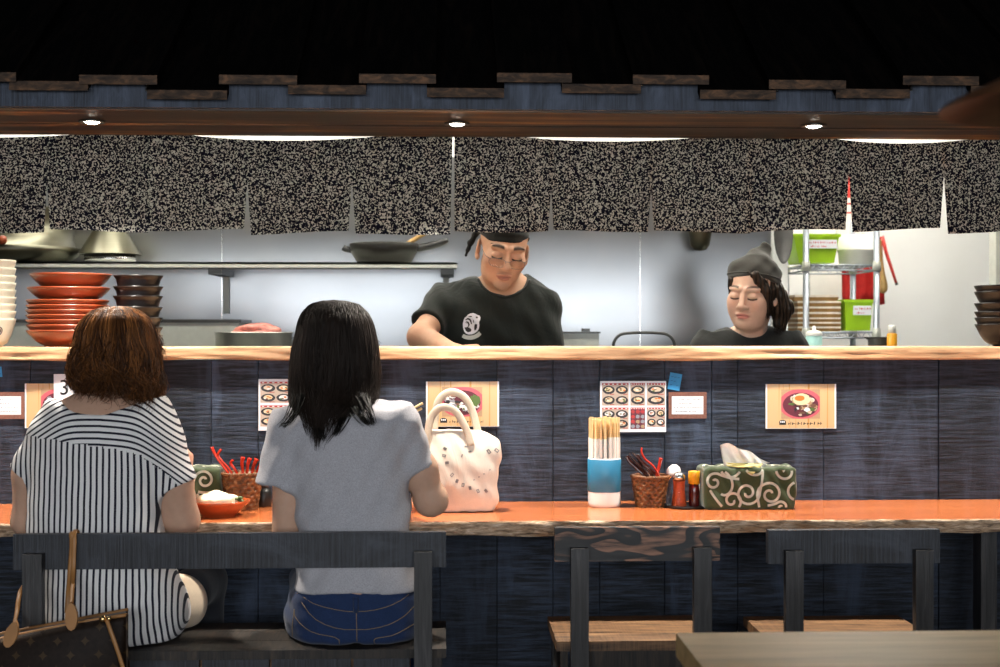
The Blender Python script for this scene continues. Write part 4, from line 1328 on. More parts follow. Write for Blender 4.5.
handle([(434, 440, 0.095), (435, 420, 0.10), (438, 402, 0.10), (446, 393.5, 0.10), (456, 392.5, 0.10), (466, 399, 0.10), (473, 413, 0.10), (477, 428, 0.095), (480, 442, 0.088)], 1)
# faint grey print: small blocks set on an arc, as illegible as in the picture
bm = bmesh.new()
def patch(cx_, cz_, w, h, ang, ring=False):
    ca, sa = math.cos(ang), math.sin(ang)
    def put(u, v):
        x, z = cx_ + u * ca - v * sa, cz_ + u * sa + v * ca
        hit = bagbvh.ray_cast(Vector((x, yt0 - 0.3, z)), Vector((0, 1, 0)))
        return (hit[0] + Vector((0, -0.0009, 0))) if hit[0] is not None else None
    quads = [(-1, 1, -1, 1)] if not ring else [(-1, -0.4, -1, 1), (0.4, 1, -1, 1), (-0.4, 0.4, -1, -0.5), (-0.4, 0.4, 0.5, 1)]
    for a, b_, c, d in quads:
        p = [put(u * w / 2, v * h / 2) for u, v in ((a, c), (b_, c), (b_, d), (a, d))]
        if all(p): bm.faces.new([bm.verts.new(q) for q in p])
ccx, ccz = X(492, yt0), Z(492, 458, yt0)
arc = [(445, 449, 2.3), (444, 456, 2.6), (447, 463, 2.9), (452, 475, 3.6), (457, 481, 3.9), (463, 485, 4.2), (470, 488, 4.5), (478, 491, 4.7), (486, 491, 5.0)]
for i, (a, b_, an) in enumerate(arc): patch(X(a, yt0), Z(a, b_, yt0), 0.0075, 0.0105, an - 1.2, ring=i % 2 == 1)
for i, (a, b_) in enumerate(((466, 447), (470, 452), (489, 452), (497, 451), (462, 456), (484, 474), (479, 477), (474, 480), (490, 470))):
    patch(X(a, yt0), Z(a, b_, yt0), 0.009 if b_ < 460 else 0.003, 0.013 if i in (2, 3) else 0.004, 0.3 * i, ring=i in (2, 3))
bmesh.ops.solidify(bm, geom=bm.faces[:], thickness=0.0004)
obj('grey_print', bm, plain('grey_print', (0.33, 0.30, 0.30), 0.8), tote)

# ------------------------------------------------------------------ brown shoulder bag hung on the bench
yh = 3.27
hb = thing('handbag', (X(60, yh), yh + 0.05, Z(60, 720, yh)), 'brown patterned handbag with tan straps, hung on the bench rail', 'handbag')
def hp(px, py, dy=0.0): return P(px, py, yh + dy)
bm = bmesh.new(); nx = 26
# front and back sheets from the sloping rim down
def sheet(dy, bulge, rim, flip):
    G = []
    for j in range(15):
        v = j / 14; row = []
        for i in range(nx + 1):
            u = i / nx
            px = -50 + 178 * u; pr = rim(px)
            py = pr + (742 - pr) * v
            px2 = px + (u - 0.5) * -10 * v
            d = dy + bulge * math.sin(PI * min(1, v * 0.9 + 0.1)) * math.sin(PI * u) ** 0.7
            row.append(bm.verts.new(hp(px2, py, d)))
        G.append(row)
    for r0, r1 in zip(G, G[1:]):
        for i in range(nx): bm.faces.new((r0[i], r0[i + 1], r1[i + 1], r1[i]))
    return G
rimF = lambda px: 639 - (px - 0) * 0.208 + 0.0009 * (px - 30) ** 2 * 0.3
rimB = lambda px: 634 - (px - 0) * 0.190
GF = sheet(0.0, -0.035, rimF, 0); GB = sheet(0.085, 0.008, rimB, 1)
for a in (0, -1):
    for j in range(14): bm.faces.new((GF[j][a], GB[j][a], GB[j + 1][a], GF[j + 1][a]))
for i in range(nx): bm.faces.new((GF[-1][i], GF[-1][i + 1], GB[-1][i + 1], GB[-1][i]))
bmesh.ops.solidify(bm, geom=bm.faces[:], thickness=0.003)
obj('bag_body', bm, M['monogram'], hb, True)
bm = bmesh.new()
G2 = []
for j in range(4):
    row = []
    for i in range(nx + 1):
        u = i / nx; px = -48 + 174 * u
        row.append(bm.verts.new(hp(px, rimB(px) + 1 + 6 * j, 0.080)))
    G2.append(row)
for r0, r1 in zip(G2, G2[1:]):
    for i in range(nx): bm.faces.new((r0[i], r0[i + 1], r1[i + 1], r1[i]))
obj('lining', bm, M['lining'], hb, True)
bm = bmesh.new()
tube(bm, [hp(-50 + 178 * i / 20, rimF(-50 + 178 * i / 20) - 0.3, -0.002) for i in range(21)], 0.0042, 8)
tube(bm, [hp(-50 + 178 * i / 20, rimB(-50 + 178 * i / 20), 0.086) for i in range(21)], 0.0042, 8)
obj('rim_binding', bm, M['tan_leather'], hb, True)
bm = bmesh.new()
tube(bm, [hp(127, y, -0.004) for y in (614, 630, 650, 680, 720)], 0.003, 6); obj('corner_piping', bm, M['monogram'], hb, True)
def strap(path, w=0.012):
    bm = bmesh.new(); tube(bm, spline(path, 40), w / 2, 8, flat=(1.0, 0.35), up=(0, 1, 0)); obj('strap', bm, M['tan_leather'], hb, True)
ry = YB
zt_rail = 0.768
strap([hp(71, 622, -0.012), hp(71.5, 606, 0.01), P(73, 575, YB - 0.022), P(74, 545, YB - 0.010), Vector((X(74.5, YB), YB - 0.006, zt_rail - 0.006)), Vector((X(74.5, YB), YB + 0.004, zt_rail + 0.006)), Vector((X(74.5, YB), YB + 0.022, zt_rail + 0.006)), Vector((X(74, YB), YB + 0.034, zt_rail - 0.008))] )
strap([hp(67, 613, 0.078), hp(68, 596, 0.082), P(70, 572, YB - 0.014), P(72, 545, YB - 0.007), Vector((X(72, YB), YB - 0.004, zt_rail + 0.000)), Vector((X(72, YB), YB + 0.008, zt_rail + 0.004))])
strap([hp(12, 640, -0.012), hp(14, 626, 0.03), P(17, 612, YB - 0.045), P(18.5, 600, YB - 0.018), P(21, 591, YB + 0.010), P(29, 580, YB + 0.022), P(36.5, 571, YB + 0.027), P(37.5, 565, YB + 0.028)])
def tab(cx_, cy3, ang):
    bm = bmesh.new(); pts = []
    for (u, v) in ((0, 17), (3.5, 13), (6, 6), (6.3, 0), (5.2, -6), (3, -10), (0, -11.5), (-3, -10), (-5.2, -6), (-6.3, 0), (-6, 6), (-3.5, 13)):
        a, b_ = u * math.cos(ang) - v * math.sin(ang), u * math.sin(ang) + v * math.cos(ang)
        pts.append(hp(cx_ + a, cy3 - b_, -0.034))
    prism(bm, [(q.x, q.z) for q in pts], pts[0].y - 0.004, pts[0].y + 0.006)
    obj('strap_tab', bm, M['tan_leather'], hb, bevel=0.001)
tab(71.5, 619, 0.0); tab(10.5, 636.5, -0.35)
bm = bmesh.new(); tube(bm, spline([hp(106, 618, -0.030), hp(111, 632, -0.040), hp(118, 652, -0.042), hp(128, 684, -0.038)], 16), 0.0048, 8, flat=(1, 0.5), up=(0, 1, 0)); obj('side_strap', bm, M['tan_leather'], hb, True)
bm = bmesh.new()
for px, py, r in ((102.5, 619, 0.0085), (109, 618.5, 0.0065)):
    lathe(bm, [(0, 0.006), (r * 0.6, 0.005), (r, 0.0), (r * 0.8, -0.004), (0, -0.004)], hp(px, py, -0.034), 20, Matrix.Rotation(PI / 2, 3, 'X'))
obj('brass_stud', bm, M['brass'], hb, True)
# ------------------------------------------------------------------ papers on the counter wall
def text_marks(bm, x0, x1, z, h, y, seed, mi, fill=0.78):
    """a line of tiny unreadable handwriting"""
    r = random.Random(seed); x = x0
    while x < x1:
        w = r.uniform(0.5, 1.3) * h
        if r.random() < fill:
            hh = h * r.uniform(0.45, 1.0)
            A = [(x, z), (x + w * 0.28, z), (x + w * 0.36, z + hh), (x + w * 0.08, z + hh)]
            quad(bm, A, y, mi)
            if r.random() < 0.7: quad(bm, [(x, z + hh * 0.35), (x + w * 0.8, z + hh * 0.4), (x + w * 0.8, z + hh * 0.4 + h * 0.18), (x, z + hh * 0.35 + h * 0.18)], y - 0.00005, mi)
        x += w
def quad(bm, pts, y, mi=0):
    f = bm.faces.new([bm.verts.new((x, y, z)) for x, z in pts]); f.material_index = mi; return f
def disc(bm, cx, cz, rx, rz, y, mi, n=22, a0=0, wob=0.0, seed=0):
    r = random.Random(seed)
    pts = [(cx + rx * math.cos(2 * PI * i / n) * (1 + wob * r.uniform(-1, 1)), cz + rz * math.sin(2 * PI * i / n) * (1 + wob * r.uniform(-1, 1))) for i in range(n)]
    return quad(bm, pts, y, mi)

pic_cols = {'pink': (0.52, 0.10, 0.13), 'red': (0.45, 0.03, 0.03), 'cream': (0.66, 0.52, 0.38), 'egg': (0.80, 0.60, 0.38), 'yolk': (0.72, 0.17, 0.02), 'green': (0.09, 0.15, 0.03), 'brown': (0.16, 0.07, 0.04), 'dark': (0.02, 0.016, 0.018),
            'white': (0.78, 0.76, 0.76), 'tan': (0.42, 0.27, 0.15), 'grey': (0.28, 0.28, 0.32), 'maroon': (0.12, 0.015, 0.03), 'beige': (0.50, 0.40, 0.32)}
PC = {k_: plain('print_' + k_, c, 0.35, 0.06, 200, spec=0.4) for k_, c in pic_cols.items()}
PL = list(PC); PMATS = [PC[k_] for k_ in PL]
def mi(n): return PL.index(n)

def poster(l, r, tp, b_, label, name, m, group=None, cat='poster', lift=0.0):
    y = YW - 0.0016 - lift
    x0, x1, z0, z1 = X(l, YW), X(r, YW), Z((l + r) / 2, b_, YW), Z((l + r) / 2, tp, YW)
    t = thing(name, ((x0 + x1) / 2, YW, z0), label, cat, group)
    obj('sheet', box(x0, x1, y, y + 0.0013, z0, z1), m, t)
    return t, x0, x1, z0, z1, y - 0.0002

def noodle_poster(l, r, tp, b_, label, egg, seed):
    t, x0, x1, z0, z1, y = poster(l, r, tp, b_, label, 'noodle_poster', M['pine_print'], 'pine-print noodle posters')
    W_, H_ = x1 - x0, z1 - z0
    bm = bmesh.new()
    for a, c in ((x0, x0 + W_ * 0.022), (x1 - W_ * 0.022, x1)):
        quad(bm, [(a, z0), (c, z0), (c, z1), (a, z1)], y)
    quad(bm, [(x0, z0), (x1, z0), (x1, z0 + 0.0008), (x0, z0 + 0.0008)], y - 0.00004); bmesh.ops.remove_doubles(bm, verts=bm.verts[:], dist=0.0001)
    obj('white_border', bm, M['paper'], t)
    # photograph of a bowl of noodles
    px0, px1, pz0, pz1 = x0 + W_ * 0.22, x0 + W_ * 0.77, z0 + H_ * 0.22, z0 + H_ * 0.88
    w, h = px1 - px0, pz1 - pz0; cx, cz = (px0 + px1) / 2, (pz0 + pz1) / 2
    bm = bmesh.new(); yy = y
    quad(bm, [(px0, pz0), (px1, pz0), (px1, pz1), (px0, pz1)], yy, mi('tan'))
    rr = random.Random(seed)
    def clipdisc(cx_, cz_, rx, rz, lay, col, wob=0.0):
        pts = []
        for i in range(26):
            a = 2 * PI * i / 26
            q = 1 + wob * rr.uniform(-1, 1)
            pts.append((min(px1, max(px0, cx_ + rx * q * math.cos(a))), min(pz1, max(pz0, cz_ + rz * q * math.sin(a)))))
        quad(bm, pts, yy - 0.00006 * lay, mi(col))
    clipdisc(cx, cz, w * 0.56, h * 0.52, 1, 'pink'); clipdisc(cx, cz - h * 0.03, w * 0.46, h * 0.42, 2, 'maroon')
    lay = 3
    for i in range(46):
        a = rr.uniform(0, 2 * PI); q = math.sqrt(rr.random())
        clipdisc(cx + w * 0.40 * q * math.cos(a), cz - h * 0.04 + h * 0.34 * q * math.sin(a), w * rr.uniform(0.035, 0.09), h * rr.uniform(0.035, 0.075), lay, rr.choice(['cream', 'cream', 'brown', 'green', 'dark', 'tan', 'white'] if egg else ['grey', 'white', 'grey', 'brown', 'green', 'dark', 'white']), 0.25); lay += 1
    if egg:
        clipdisc(cx + w * 0.02, cz + h * 0.16, w * 0.22, h * 0.20, lay, 'egg', 0.04); clipdisc(cx - w * 0.03, cz + h * 0.20, w * 0.13, h * 0.09, lay + 1, 'yolk', 0.05)
    else:
        clipdisc(cx + w * 0.32, cz + h * 0.05, w * 0.12, h * 0.2, lay, 'green', 0.2)
    obj('bowl_photo', bm, PMATS, t)
    bm = bmesh.new()
    ex = x0 + W_ * 0.19
    disc(bm, ex + W_ * 0.05, z0 + H_ * 0.14, W_ * 0.05, H_ * 0.055, y, 0)
    quad(bm, [(ex + 0.0008, z0 + H_ * 0.085), (ex + W_ * 0.1, z0 + H_ * 0.085), (ex + W_ * 0.1, z0 + H_ * 0.12), (ex + 0.0008, z0 + H_ * 0.12)], y - 0.00005, 0)
    text_marks(bm, x0 + W_ * 0.32, x0 + W_ * 0.78, z0 + H_ * 0.085, H_ * 0.07, y, seed, 0, 0.92)
    obj('caption', bm, M['ink_black'], t)
    bm = bmesh.new()
    for dx in (0.025, 0.05, 0.072):
        disc(bm, ex + W_ * dx, z0 + H_ * 0.15, W_ * 0.010, H_ * 0.022, y - 0.0001, 0, 8)
    obj('caption_emblem', bm, M['paper'], t)
    return t
noodle_poster(765.5, 836, 384, 428.5, 'pine-print noodle poster with an egg on top, alone on the right of the wall', True, 4)
noodle_poster(426, 499, 381.5, 426.5, 'pine-print poster of a bowl of noodles behind the canvas tote bag', False, 9)
noodle_poster(25, 98, 383.5, 428, 'pine-print noodle poster half hidden behind the striped diner', False, 14)

def photo_menu(l, r, tp, b_, label, cols, seed):
    t, x0, x1, z0, z1, y = poster(l, r, tp, b_, label, 'photo_menu', M['paper'], 'menus with rows of bowl photographs')
    W_, H_ = x1 - x0, z1 - z0; rr = random.Random(seed)
    for (u0, u1, v0, v1, kind) in cols:
        a0, a1, b0, b1 = x0 + W_ * u0, x0 + W_ * u1, z0 + H_ * v0, z0 + H_ * v1
        bm = bmesh.new()
        quad(bm, [(a0, b0), (a1, b0), (a1, b1), (a0, b1)], y, mi('beige' if kind != 'm' else 'maroon'))
        hd = (b1 - b0) * 0.085
        quad(bm, [(a0, b1 - hd), (a1, b1 - hd), (a1, b1), (a0, b1)], y - 0.00005, mi('red'))
        for q in range(6): 
            xa = a0 + (a1 - a0) * (q + 0.3) / 6; quad(bm, [(xa, b1 - hd * 0.8), (xa + (a1 - a0) * 0.07, b1 - hd * 0.8), (xa + (a1 - a0) * 0.07, b1 - hd * 0.3), (xa, b1 - hd * 0.3)], y - 0.0001, mi('white'))
        nc, nr = (2, 2) if (u1 - u0) > 0.36 or kind == 'w' else (1, 2)
        if kind == 'm': nc, nr = 3, 4
        for i in range(nc):
            for j in range(nr):
                cw, ch = (a1 - a0) / nc, (b1 - b0 - hd) / nr
                cx, cz = a0 + cw * (i + 0.5), b0 + ch * (j + 0.52)
                L = 0.0001 + 0.00002 * (i + j * nc)
                if kind != 'm':
                    disc(bm, cx, cz, cw * 0.46, ch * 0.40, y - L, mi('dark'), 22, 0, 0.03, seed + i)
                    disc(bm, cx, cz + ch * 0.04, cw * 0.29, ch * 0.23, y - L - 0.00008, mi(rr.choice(['cream', 'white', 'egg'])), 18, 0, 0.08, seed + j)
                    for q in range(4): disc(bm, cx + cw * rr.uniform(-0.2, 0.2), cz + ch * rr.uniform(-0.12, 0.18), cw * 0.09, ch * 0.07, y - L - 0.00012 - q * 0.00003, mi(rr.choice(['tan', 'green', 'yolk', 'brown', 'white'])), 10, 0, 0.2, q)
                else:
                    disc(bm, cx, cz, cw * 0.42, ch * 0.38, y - L, mi(rr.choice(['tan', 'white', 'grey', 'brown', 'red'])), 12, 0, 0.15, seed + i * 7 + j)
                quad(bm, [(cx + cw * 0.1, cz - ch * 0.46), (cx + cw * 0.42, cz - ch * 0.46), (cx + cw * 0.42, cz - ch * 0.40), (cx + cw * 0.1, cz - ch * 0.40)], y - L - 0.0003, mi('red'))
        obj('photo_block', bm, PMATS, t)
    return t
photo_menu(600, 666, 381, 432, 'white menu of bowl photographs behind the chopstick cup', [(0.03, 0.43, 0.52, 0.96, 'w'), (0.46, 0.68, 0.52, 0.96, 'n'), (0.71, 0.985, 0.52, 0.96, 'm2'), (0.03, 0.43, 0.06, 0.48, 'w'), (0.46, 0.68, 0.06, 0.48, 'm'), (0.71, 0.985, 0.10, 0.48, 'w')], 5)
photo_menu(258.5, 324, 379, 430.5, 'white menu of bowl photographs half hidden by the black-haired diner', [(0.03, 0.50, 0.54, 0.95, 'w'), (0.53, 0.98, 0.54, 0.95, 'w'), (0.03, 0.50, 0.08, 0.49, 'w'), (0.53, 0.98, 0.08, 0.49, 'm')], 6)

def notice(l, r, tp, b_, label, seed):
    t, x0, x1, z0, z1, y = poster(l, r, tp, b_, label, 'framed_notice', M['cork'], 'brown-bordered notices', 'notice')
    mX, mZ = (x1 - x0) * 0.085, (z1 - z0) * 0.16
    bm = bmesh.new(); quad(bm, [(x0 + mX, z0 + mZ), (x1 - mX, z0 + mZ), (x1 - mX, z1 - mZ), (x0 + mX, z1 - mZ)], y)
    obj('white_paper', bm, M['paper'], t)
    bm = bmesh.new()
    for q, (ua, ub) in enumerate(((0.16, 0.9), (0.2, 0.62), (0.08, 0.92), (0.1, 0.86))):
        z = z1 - mZ - (q + 1) * (z1 - z0 - 2 * mZ) / 4.6; text_marks(bm, x0 + mX + (x1 - x0 - 2 * mX) * ua, x0 + mX + (x1 - x0 - 2 * mX) * ub, z, 0.0042, y - 0.0001, seed + q, 0, 0.85)
    obj('handwriting', bm, M['ink'], t)
notice(668.5, 706.5, 392, 418.5, 'brown-bordered notice with handwriting, just below the blue tag', 31)
notice(-14, 24.5, 392, 419, 'brown-bordered handwritten notice at the left edge of the wall', 41)

def blue_tag(cx, cy3, w, h, ang, label):
    y = YW - 0.0012
    c = P(cx, cy3, YW); bm = bmesh.new()
    pts = []
    for u, v in ((-w, -h), (w, -h), (w, h), (-w, h)):
        pts.append((c.x + (u * math.cos(ang) - v * math.sin(ang)) / 2, c.z + (u * math.sin(ang) + v * math.cos(ang)) / 2))
    prism(bm, pts, y, YW - 0.0002)
    o = obj('paper_tag', bm, M['tag_blue']); tag(o, label, 'tag', 'blue paper tags')
    bm = bmesh.new()
    for q in range(3):
        for s in range(3):
            u, v = (s - 1) * w * 0.26, (1 - q) * h * 0.24
            x, z = c.x + u * math.cos(ang) - v * math.sin(ang), c.z + u * math.sin(ang) + v * math.cos(ang)
            if (q + s) % 4 != 3: quad(bm, [(x - w * 0.1, z), (x + w * 0.09, z + 0.0008), (x + w * 0.08, z + 0.0025), (x - w * 0.1, z + 0.002)], y - 0.0002)
    obj('writing', bm, plain('tag_ink', (0.015, 0.12, 0.32), 0.6), o)
blue_tag(674.8, 381.6, 0.036, 0.050, -0.18, 'small tilted blue paper tag above the brown-bordered notice')
blue_tag(-1.5, 372, 0.02, 0.03, 0.1, 'sliver of a blue paper tag at the left edge of the wall')

# white sheet with a 3, beside the brown-haired diner
t, x0, x1, z0, z1, y = poster(54.5, 92, 374, 404, 'white sheet with a large black 3 beside the brown hair', 'number_sheet', M['paper'], None, 'sign', 0.006)
def text_mesh(name, s, size, loc, m, parent, extr=0.0003, italic=0):
    cu = bpy.data.curves.new(name, 'FONT'); cu.body = s; cu.size = size; cu.extrude = extr; cu.align_x = 'CENTER'; cu.resolution_u = 4
    tmp = bpy.data.objects.new(name, cu); COL.objects.link(tmp)
    dg = bpy.context.evaluated_depsgraph_get(); me = bpy.data.meshes.new_from_object(tmp.evaluated_get(dg))
    bpy.data.objects.remove(tmp); bpy.data.curves.remove(cu)
    me.transform(Matrix.Translation(Vector(loc)) @ Matrix.Rotation(PI / 2, 4, 'X'))
    return finish(name, me, m, parent, False)
text_mesh('numeral', '3', 0.062, (X(65, YW), y - 0.0002, Z(65, 394.5, YW)), M['ink_black'], t)

# ------------------------------------------------------------------ kitchen
YSH = 5.22
zsh1, zsh0 = Z(230, 262, YSH), Z(230, 267.5, YSH)
sh = thing('kitchen_shelf', (X(100, 5.4), YK, zsh0), 'long steel shelf on the kitchen wall carrying pots and the wok', 'shelf')
bm = bmesh.new(); bx(bm, X(-260, YSH), X(457, YSH), YSH, YK - 0.005, zsh0 + 0.012, zsh1); bx(bm, X(-260, YSH), X(457, YSH), YSH, YSH + 0.012, zsh0, zsh1)
obj('shelf_plate', bm, M['steel_grey'], sh, bevel=0.003)
for px in (226, 446):
    bm = bmesh.new(); x = X(px, 5.58)
    bx(bm, x - 0.012, x + 0.012, YK - 0.019, YK - 0.001, 1.33, zsh0)
    obj('bracket_upright', bm, M['steel_grey'], sh, bevel=0.002)
    bm = bmesh.new(); prism(bm, [(x - 0.02, zsh0 - 0.022), (x + 0.03, zsh0 - 0.022), (x + 0.03, zsh0), (x - 0.02, zsh0)], YSH + 0.06, YK - 0.021)
    obj('bracket_arm', bm, M['dark_steel'], sh)

def lathe_thing(name, prof, c, m, label, cat, n=40, group=None, tilt=None):
    bm = bmesh.new(); lathe(bm, prof, c, n, tilt); o = obj(name, bm, m, None, True, base=c); return tag(o, label, cat, group)
yb = 5.38
k = S(22, yb); x = X(20, yb)
t = thing('steel_pot', (x, yb, zsh1), 'wide steel pot with a rounded base on the left of the wall shelf', 'pot')
bm = bmesh.new(); lathe(bm, [(0, 0.001), (44 / k, 0.001), (56 / k, 8 / k), (60 / k, 15 / k), (53 / k, 16.5 / k), (52 / k, 52 / k), (54 / k, 54 / k), (50 / k, 54 / k), (50 / k, 18 / k), (0, 6 / k)], (x, yb, zsh1), 48)
obj('pot_body', bm, M['steel_olive'], t, True)
bm = bmesh.new(); lathe(bm, [(0, 0.022), (0.014, 0.02), (0.018, 0.008), (0.012, 0), (0, 0)], P(3, 240, yb - 60 / k + 0.008), 20, Matrix.Rotation(PI / 2, 3, 'X')); obj('knob', bm, M['red_lacquer'], t, True)
k = S(110, yb); x = X(110, yb)
t = thing('conical_strainer', (x, yb, zsh1), 'conical steel strainer standing upside down on the wall shelf', 'strainer')
bm = bmesh.new(); lathe(bm, [(23 / k, 0.001), (25 / k, 0.002), (25 / k, 9 / k), (23 / k, 9 / k)], (x, yb, zsh1), 40); obj('base_ring', bm, M['steel'], t, True)
bm = bmesh.new(); lathe(bm, [(31 / k, 9.5 / k), (30 / k, 11 / k), (17 / k, 33 / k), (14 / k, 46 / k), (13 / k, 46 / k), (16 / k, 33 / k), (29 / k, 10 / k)], (x, yb, zsh1), 48, rfun=lambda r, z, a: r * (1 + 0.015 * math.sin(24 * a))); obj('cone', bm, M['steel_olive'], t, True)

# wok with handle, and a wooden-handled tool lying in it
k = S(384, yb); x = X(384, yb)
t = thing('wok', (x, yb, zsh1), 'black iron wok with a side handle on the wall shelf', 'wok')
bm = bmesh.new(); lathe(bm, [(0, 0.001), (24 / k, 0.001), (27 / k, 2 / k), (33 / k, 12 / k), (34.5 / k, 20 / k), (33.5 / k, 21 / k), (32 / k, 19 / k), (25 / k, 4 / k), (0, 3 / k)], (x, yb, zsh1), 48); obj('pan', bm, M['iron'], t, True)
bm = bmesh.new(); tube(bm, spline([P(415, 249, yb), P(424, 247, yb), P(438, 243.5, yb), P(448, 240, yb)], 14), [0.011, 0.012, 0.013, 0.014, 0.014, 0.014, 0.014, 0.014, 0.014, 0.014, 0.014, 0.013, 0.012, 0.01, 0.008], 10); obj('handle', bm, M['black'], t, True)
bm = bmesh.new(); tube(bm, spline([P(352, 250, yb), P(346, 249, yb), P(343, 247.5, yb)], 6), 0.012, 8); obj('side_grip', bm, M['black'], t, True)
bm = bmesh.new(); tube(bm, [P(396, 252, yb + 0.02), P(408, 243.5, yb + 0.02), P(420, 236, yb + 0.02), P(434, 227, yb + 0.02)], [0.008, 0.009, 0.010, 0.011], 10)
o = obj('wooden_handle', bm, M['handle_wood'], None, True); o.name = 'ladle'; tag(o, 'ladle with a pale wooden handle leaning out of the wok', 'ladle')
ORG['ladle'] = ORG.get('wooden_handle', ORG.get(o.name))
bm = bmesh.new(); lathe(bm, [(0, 0), (0.02, 0.003), (0.034, 0.014), (0.036, 0.02), (0.033, 0.02), (0.018, 0.006), (0, 0.003)], P(392, 255.8, yb + 0.02), 24); ORG[o.name] = o.location.copy(); obj('ladle_bowl', bm, M['iron'], o, True)

# grey appliance along the wall at the left, and the steel stock pot in front of it
za = Z(120, 319.5, 5.35)
t = thing('steel_cabinet', (X(80, 5.4), 5.45, 0), 'low grey-green steel cabinet along the kitchen wall on the left', 'cabinet')
obj('cabinet_body', box(X(-260, 5.32), X(239, 5.32), 5.32, 5.58, 0, za - 0.012), M['steel_grey'], t, bevel=0.004)
obj('top_edge', box(X(-260, 5.31), X(241, 5.31), 5.31, 5.59, za - 0.0115, za), M['dark_steel'], t, bevel=0.002)
# worktop behind the ledge, on which the cooks work
ZW = 1.03
t = thing('prep_counter', (0.2, 4.6, 0), 'steel prep counter behind the ledge', 'counter')
obj('worktop', box(-2.4, X(600, 4.4), 4.385, 4.52, 0.86, 0.89), M['steel'], t, bevel=0.002)
obj('base', box(-2.4, X(600, 4.4), 4.39, 4.50, 0, 0.859), M['steel_grey'], t, bevel=0.002)
yb = 5.10
k = S(254, yb); x = X(254, yb)
zp = 0.95
stand = thing('stove', (x, yb, 0), 'low steel stove carrying the stock pot', 'stove')
obj('stove_body', box(x - 0.3, x + 0.5, yb - 0.2, 5.30, 0, zp - 0.02), M['steel_grey'], stand, bevel=0.004)
obj('hob', box(x - 0.3, x + 0.5, yb - 0.2, 5.30, zp - 0.0195, zp), M['dark_steel'], stand, bevel=0.004)
t = thing('stock_pot', (x, yb, zp), 'round steel stock pot with pink meat showing over its rim', 'pot')
zr_ = Z(254, 332, yb)
H = zr_ - zp; R0 = 38 / k
bm = bmesh.new(); lathe(bm, [(0, 0.0005), (R0 * 0.97, 0.0005), (R0, 0.01), (R0, H - 0.006), (R0 + 0.004, H - 0.003), (R0 + 0.002, H), (R0 - 0.003, H - 0.002), (R0 - 0.003, 0.01), (0, 0.008)], (x, yb, zp), 56); obj('pot_body', bm, M['alu'], t, True)
f = Field()
for i in range(12): f.ell((X(rng.uniform(243, 272), yb), yb + rng.uniform(-0.05, 0.04), zr_ + rng.uniform(0.004, 0.018)), (rng.uniform(0.03, 0.05), 0.04, rng.uniform(0.010, 0.018)), k=0.01)
f.ell((x, yb, zr_ - 0.015), (R0 * 0.9, R0 * 0.9, 0.02), k=0.01)
V, Q = f.mesh((x - 0.17, yb - 0.17, zr_ - 0.05), (x + 0.17, yb + 0.17, zr_ + 0.06), 0.006)
o = finish('meat', np_mesh('meat', V, Q), M['meat'], None); tag(o, 'pink meat heaped in the steel stock pot', 'meat', None, 'stuff')

# grey box beside the chef, and the wire handle of a pan
t = thing('metal_box', (X(583, 5.0), 5.05, 0), 'dull grey-green steel box beside the chef', 'box')
obj('box_body', box(X(548, 4.98), X(599, 4.98), 4.98, 5.2, 0.0, Z(583, 333.5, 4.98)), M['steel_grey'], t, bevel=0.004)
obj('box_lid', box(X(547, 4.97), X(600.5, 4.97), 4.97, 5.21, Z(583, 333.4, 4.98), Z(583, 331.6, 4.98)), M['dark_steel'], t, bevel=0.002)
obj('latch', box(X(583, 4.99), X(590, 4.99), 4.99, 5.05, Z(583, 331.5, 4.98), Z(583, 328.5, 4.98)), M['dark_steel'], t, bevel=0.003)
ys_ = 4.80
ph = thing('pot_with_handle', (X(644, ys_), ys_, 0.9), 'wire bail handle of a pot standing up behind the ledge', 'pot')
bm = bmesh.new(); tube(bm, spline([P(613, 372, ys_), P(613, 350, ys_), P(615, 340, ys_), P(621, 334.5, ys_), P(631, 333, ys_), P(644, 332.6, ys_), P(657, 333, ys_), P(667, 334.5, ys_), P(673, 340, ys_), P(675, 350, ys_), P(675, 372, ys_)], 60), 0.0052, 8)
obj('bail_handle', bm, M['dark_steel'], ph, True)
kk = S(644, ys_)
bm = bmesh.new(); zt2 = Z(644, 368, ys_) - 0.9; lathe(bm, [(0, 0.0), (30 / kk, 0.0), (31 / kk, 0.01), (31 / kk, zt2), (29.5 / kk, zt2), (29.5 / kk, 0.01), (0, 0.01)], (X(644, ys_), ys_, 0.9), 48); obj('pot_body', bm, M['steel'], ph, True)
t = thing('side_table', (X(650, 4.8), 4.82, 0), 'steel worktable behind the ledge, between the cooks', 'table')
obj('table_top', box(X(606, 4.6), X(690, 4.6), 4.60, 4.95, 0.86, 0.8995), M['steel'], t, bevel=0.003)
for xx in (X(608, 4.6), X(690, 4.6) - 0.04):
    for yy in (4.61, 4.91): obj('leg', box(xx, xx + 0.035, yy, yy + 0.035, 0, 0.8595), M['steel'], t)

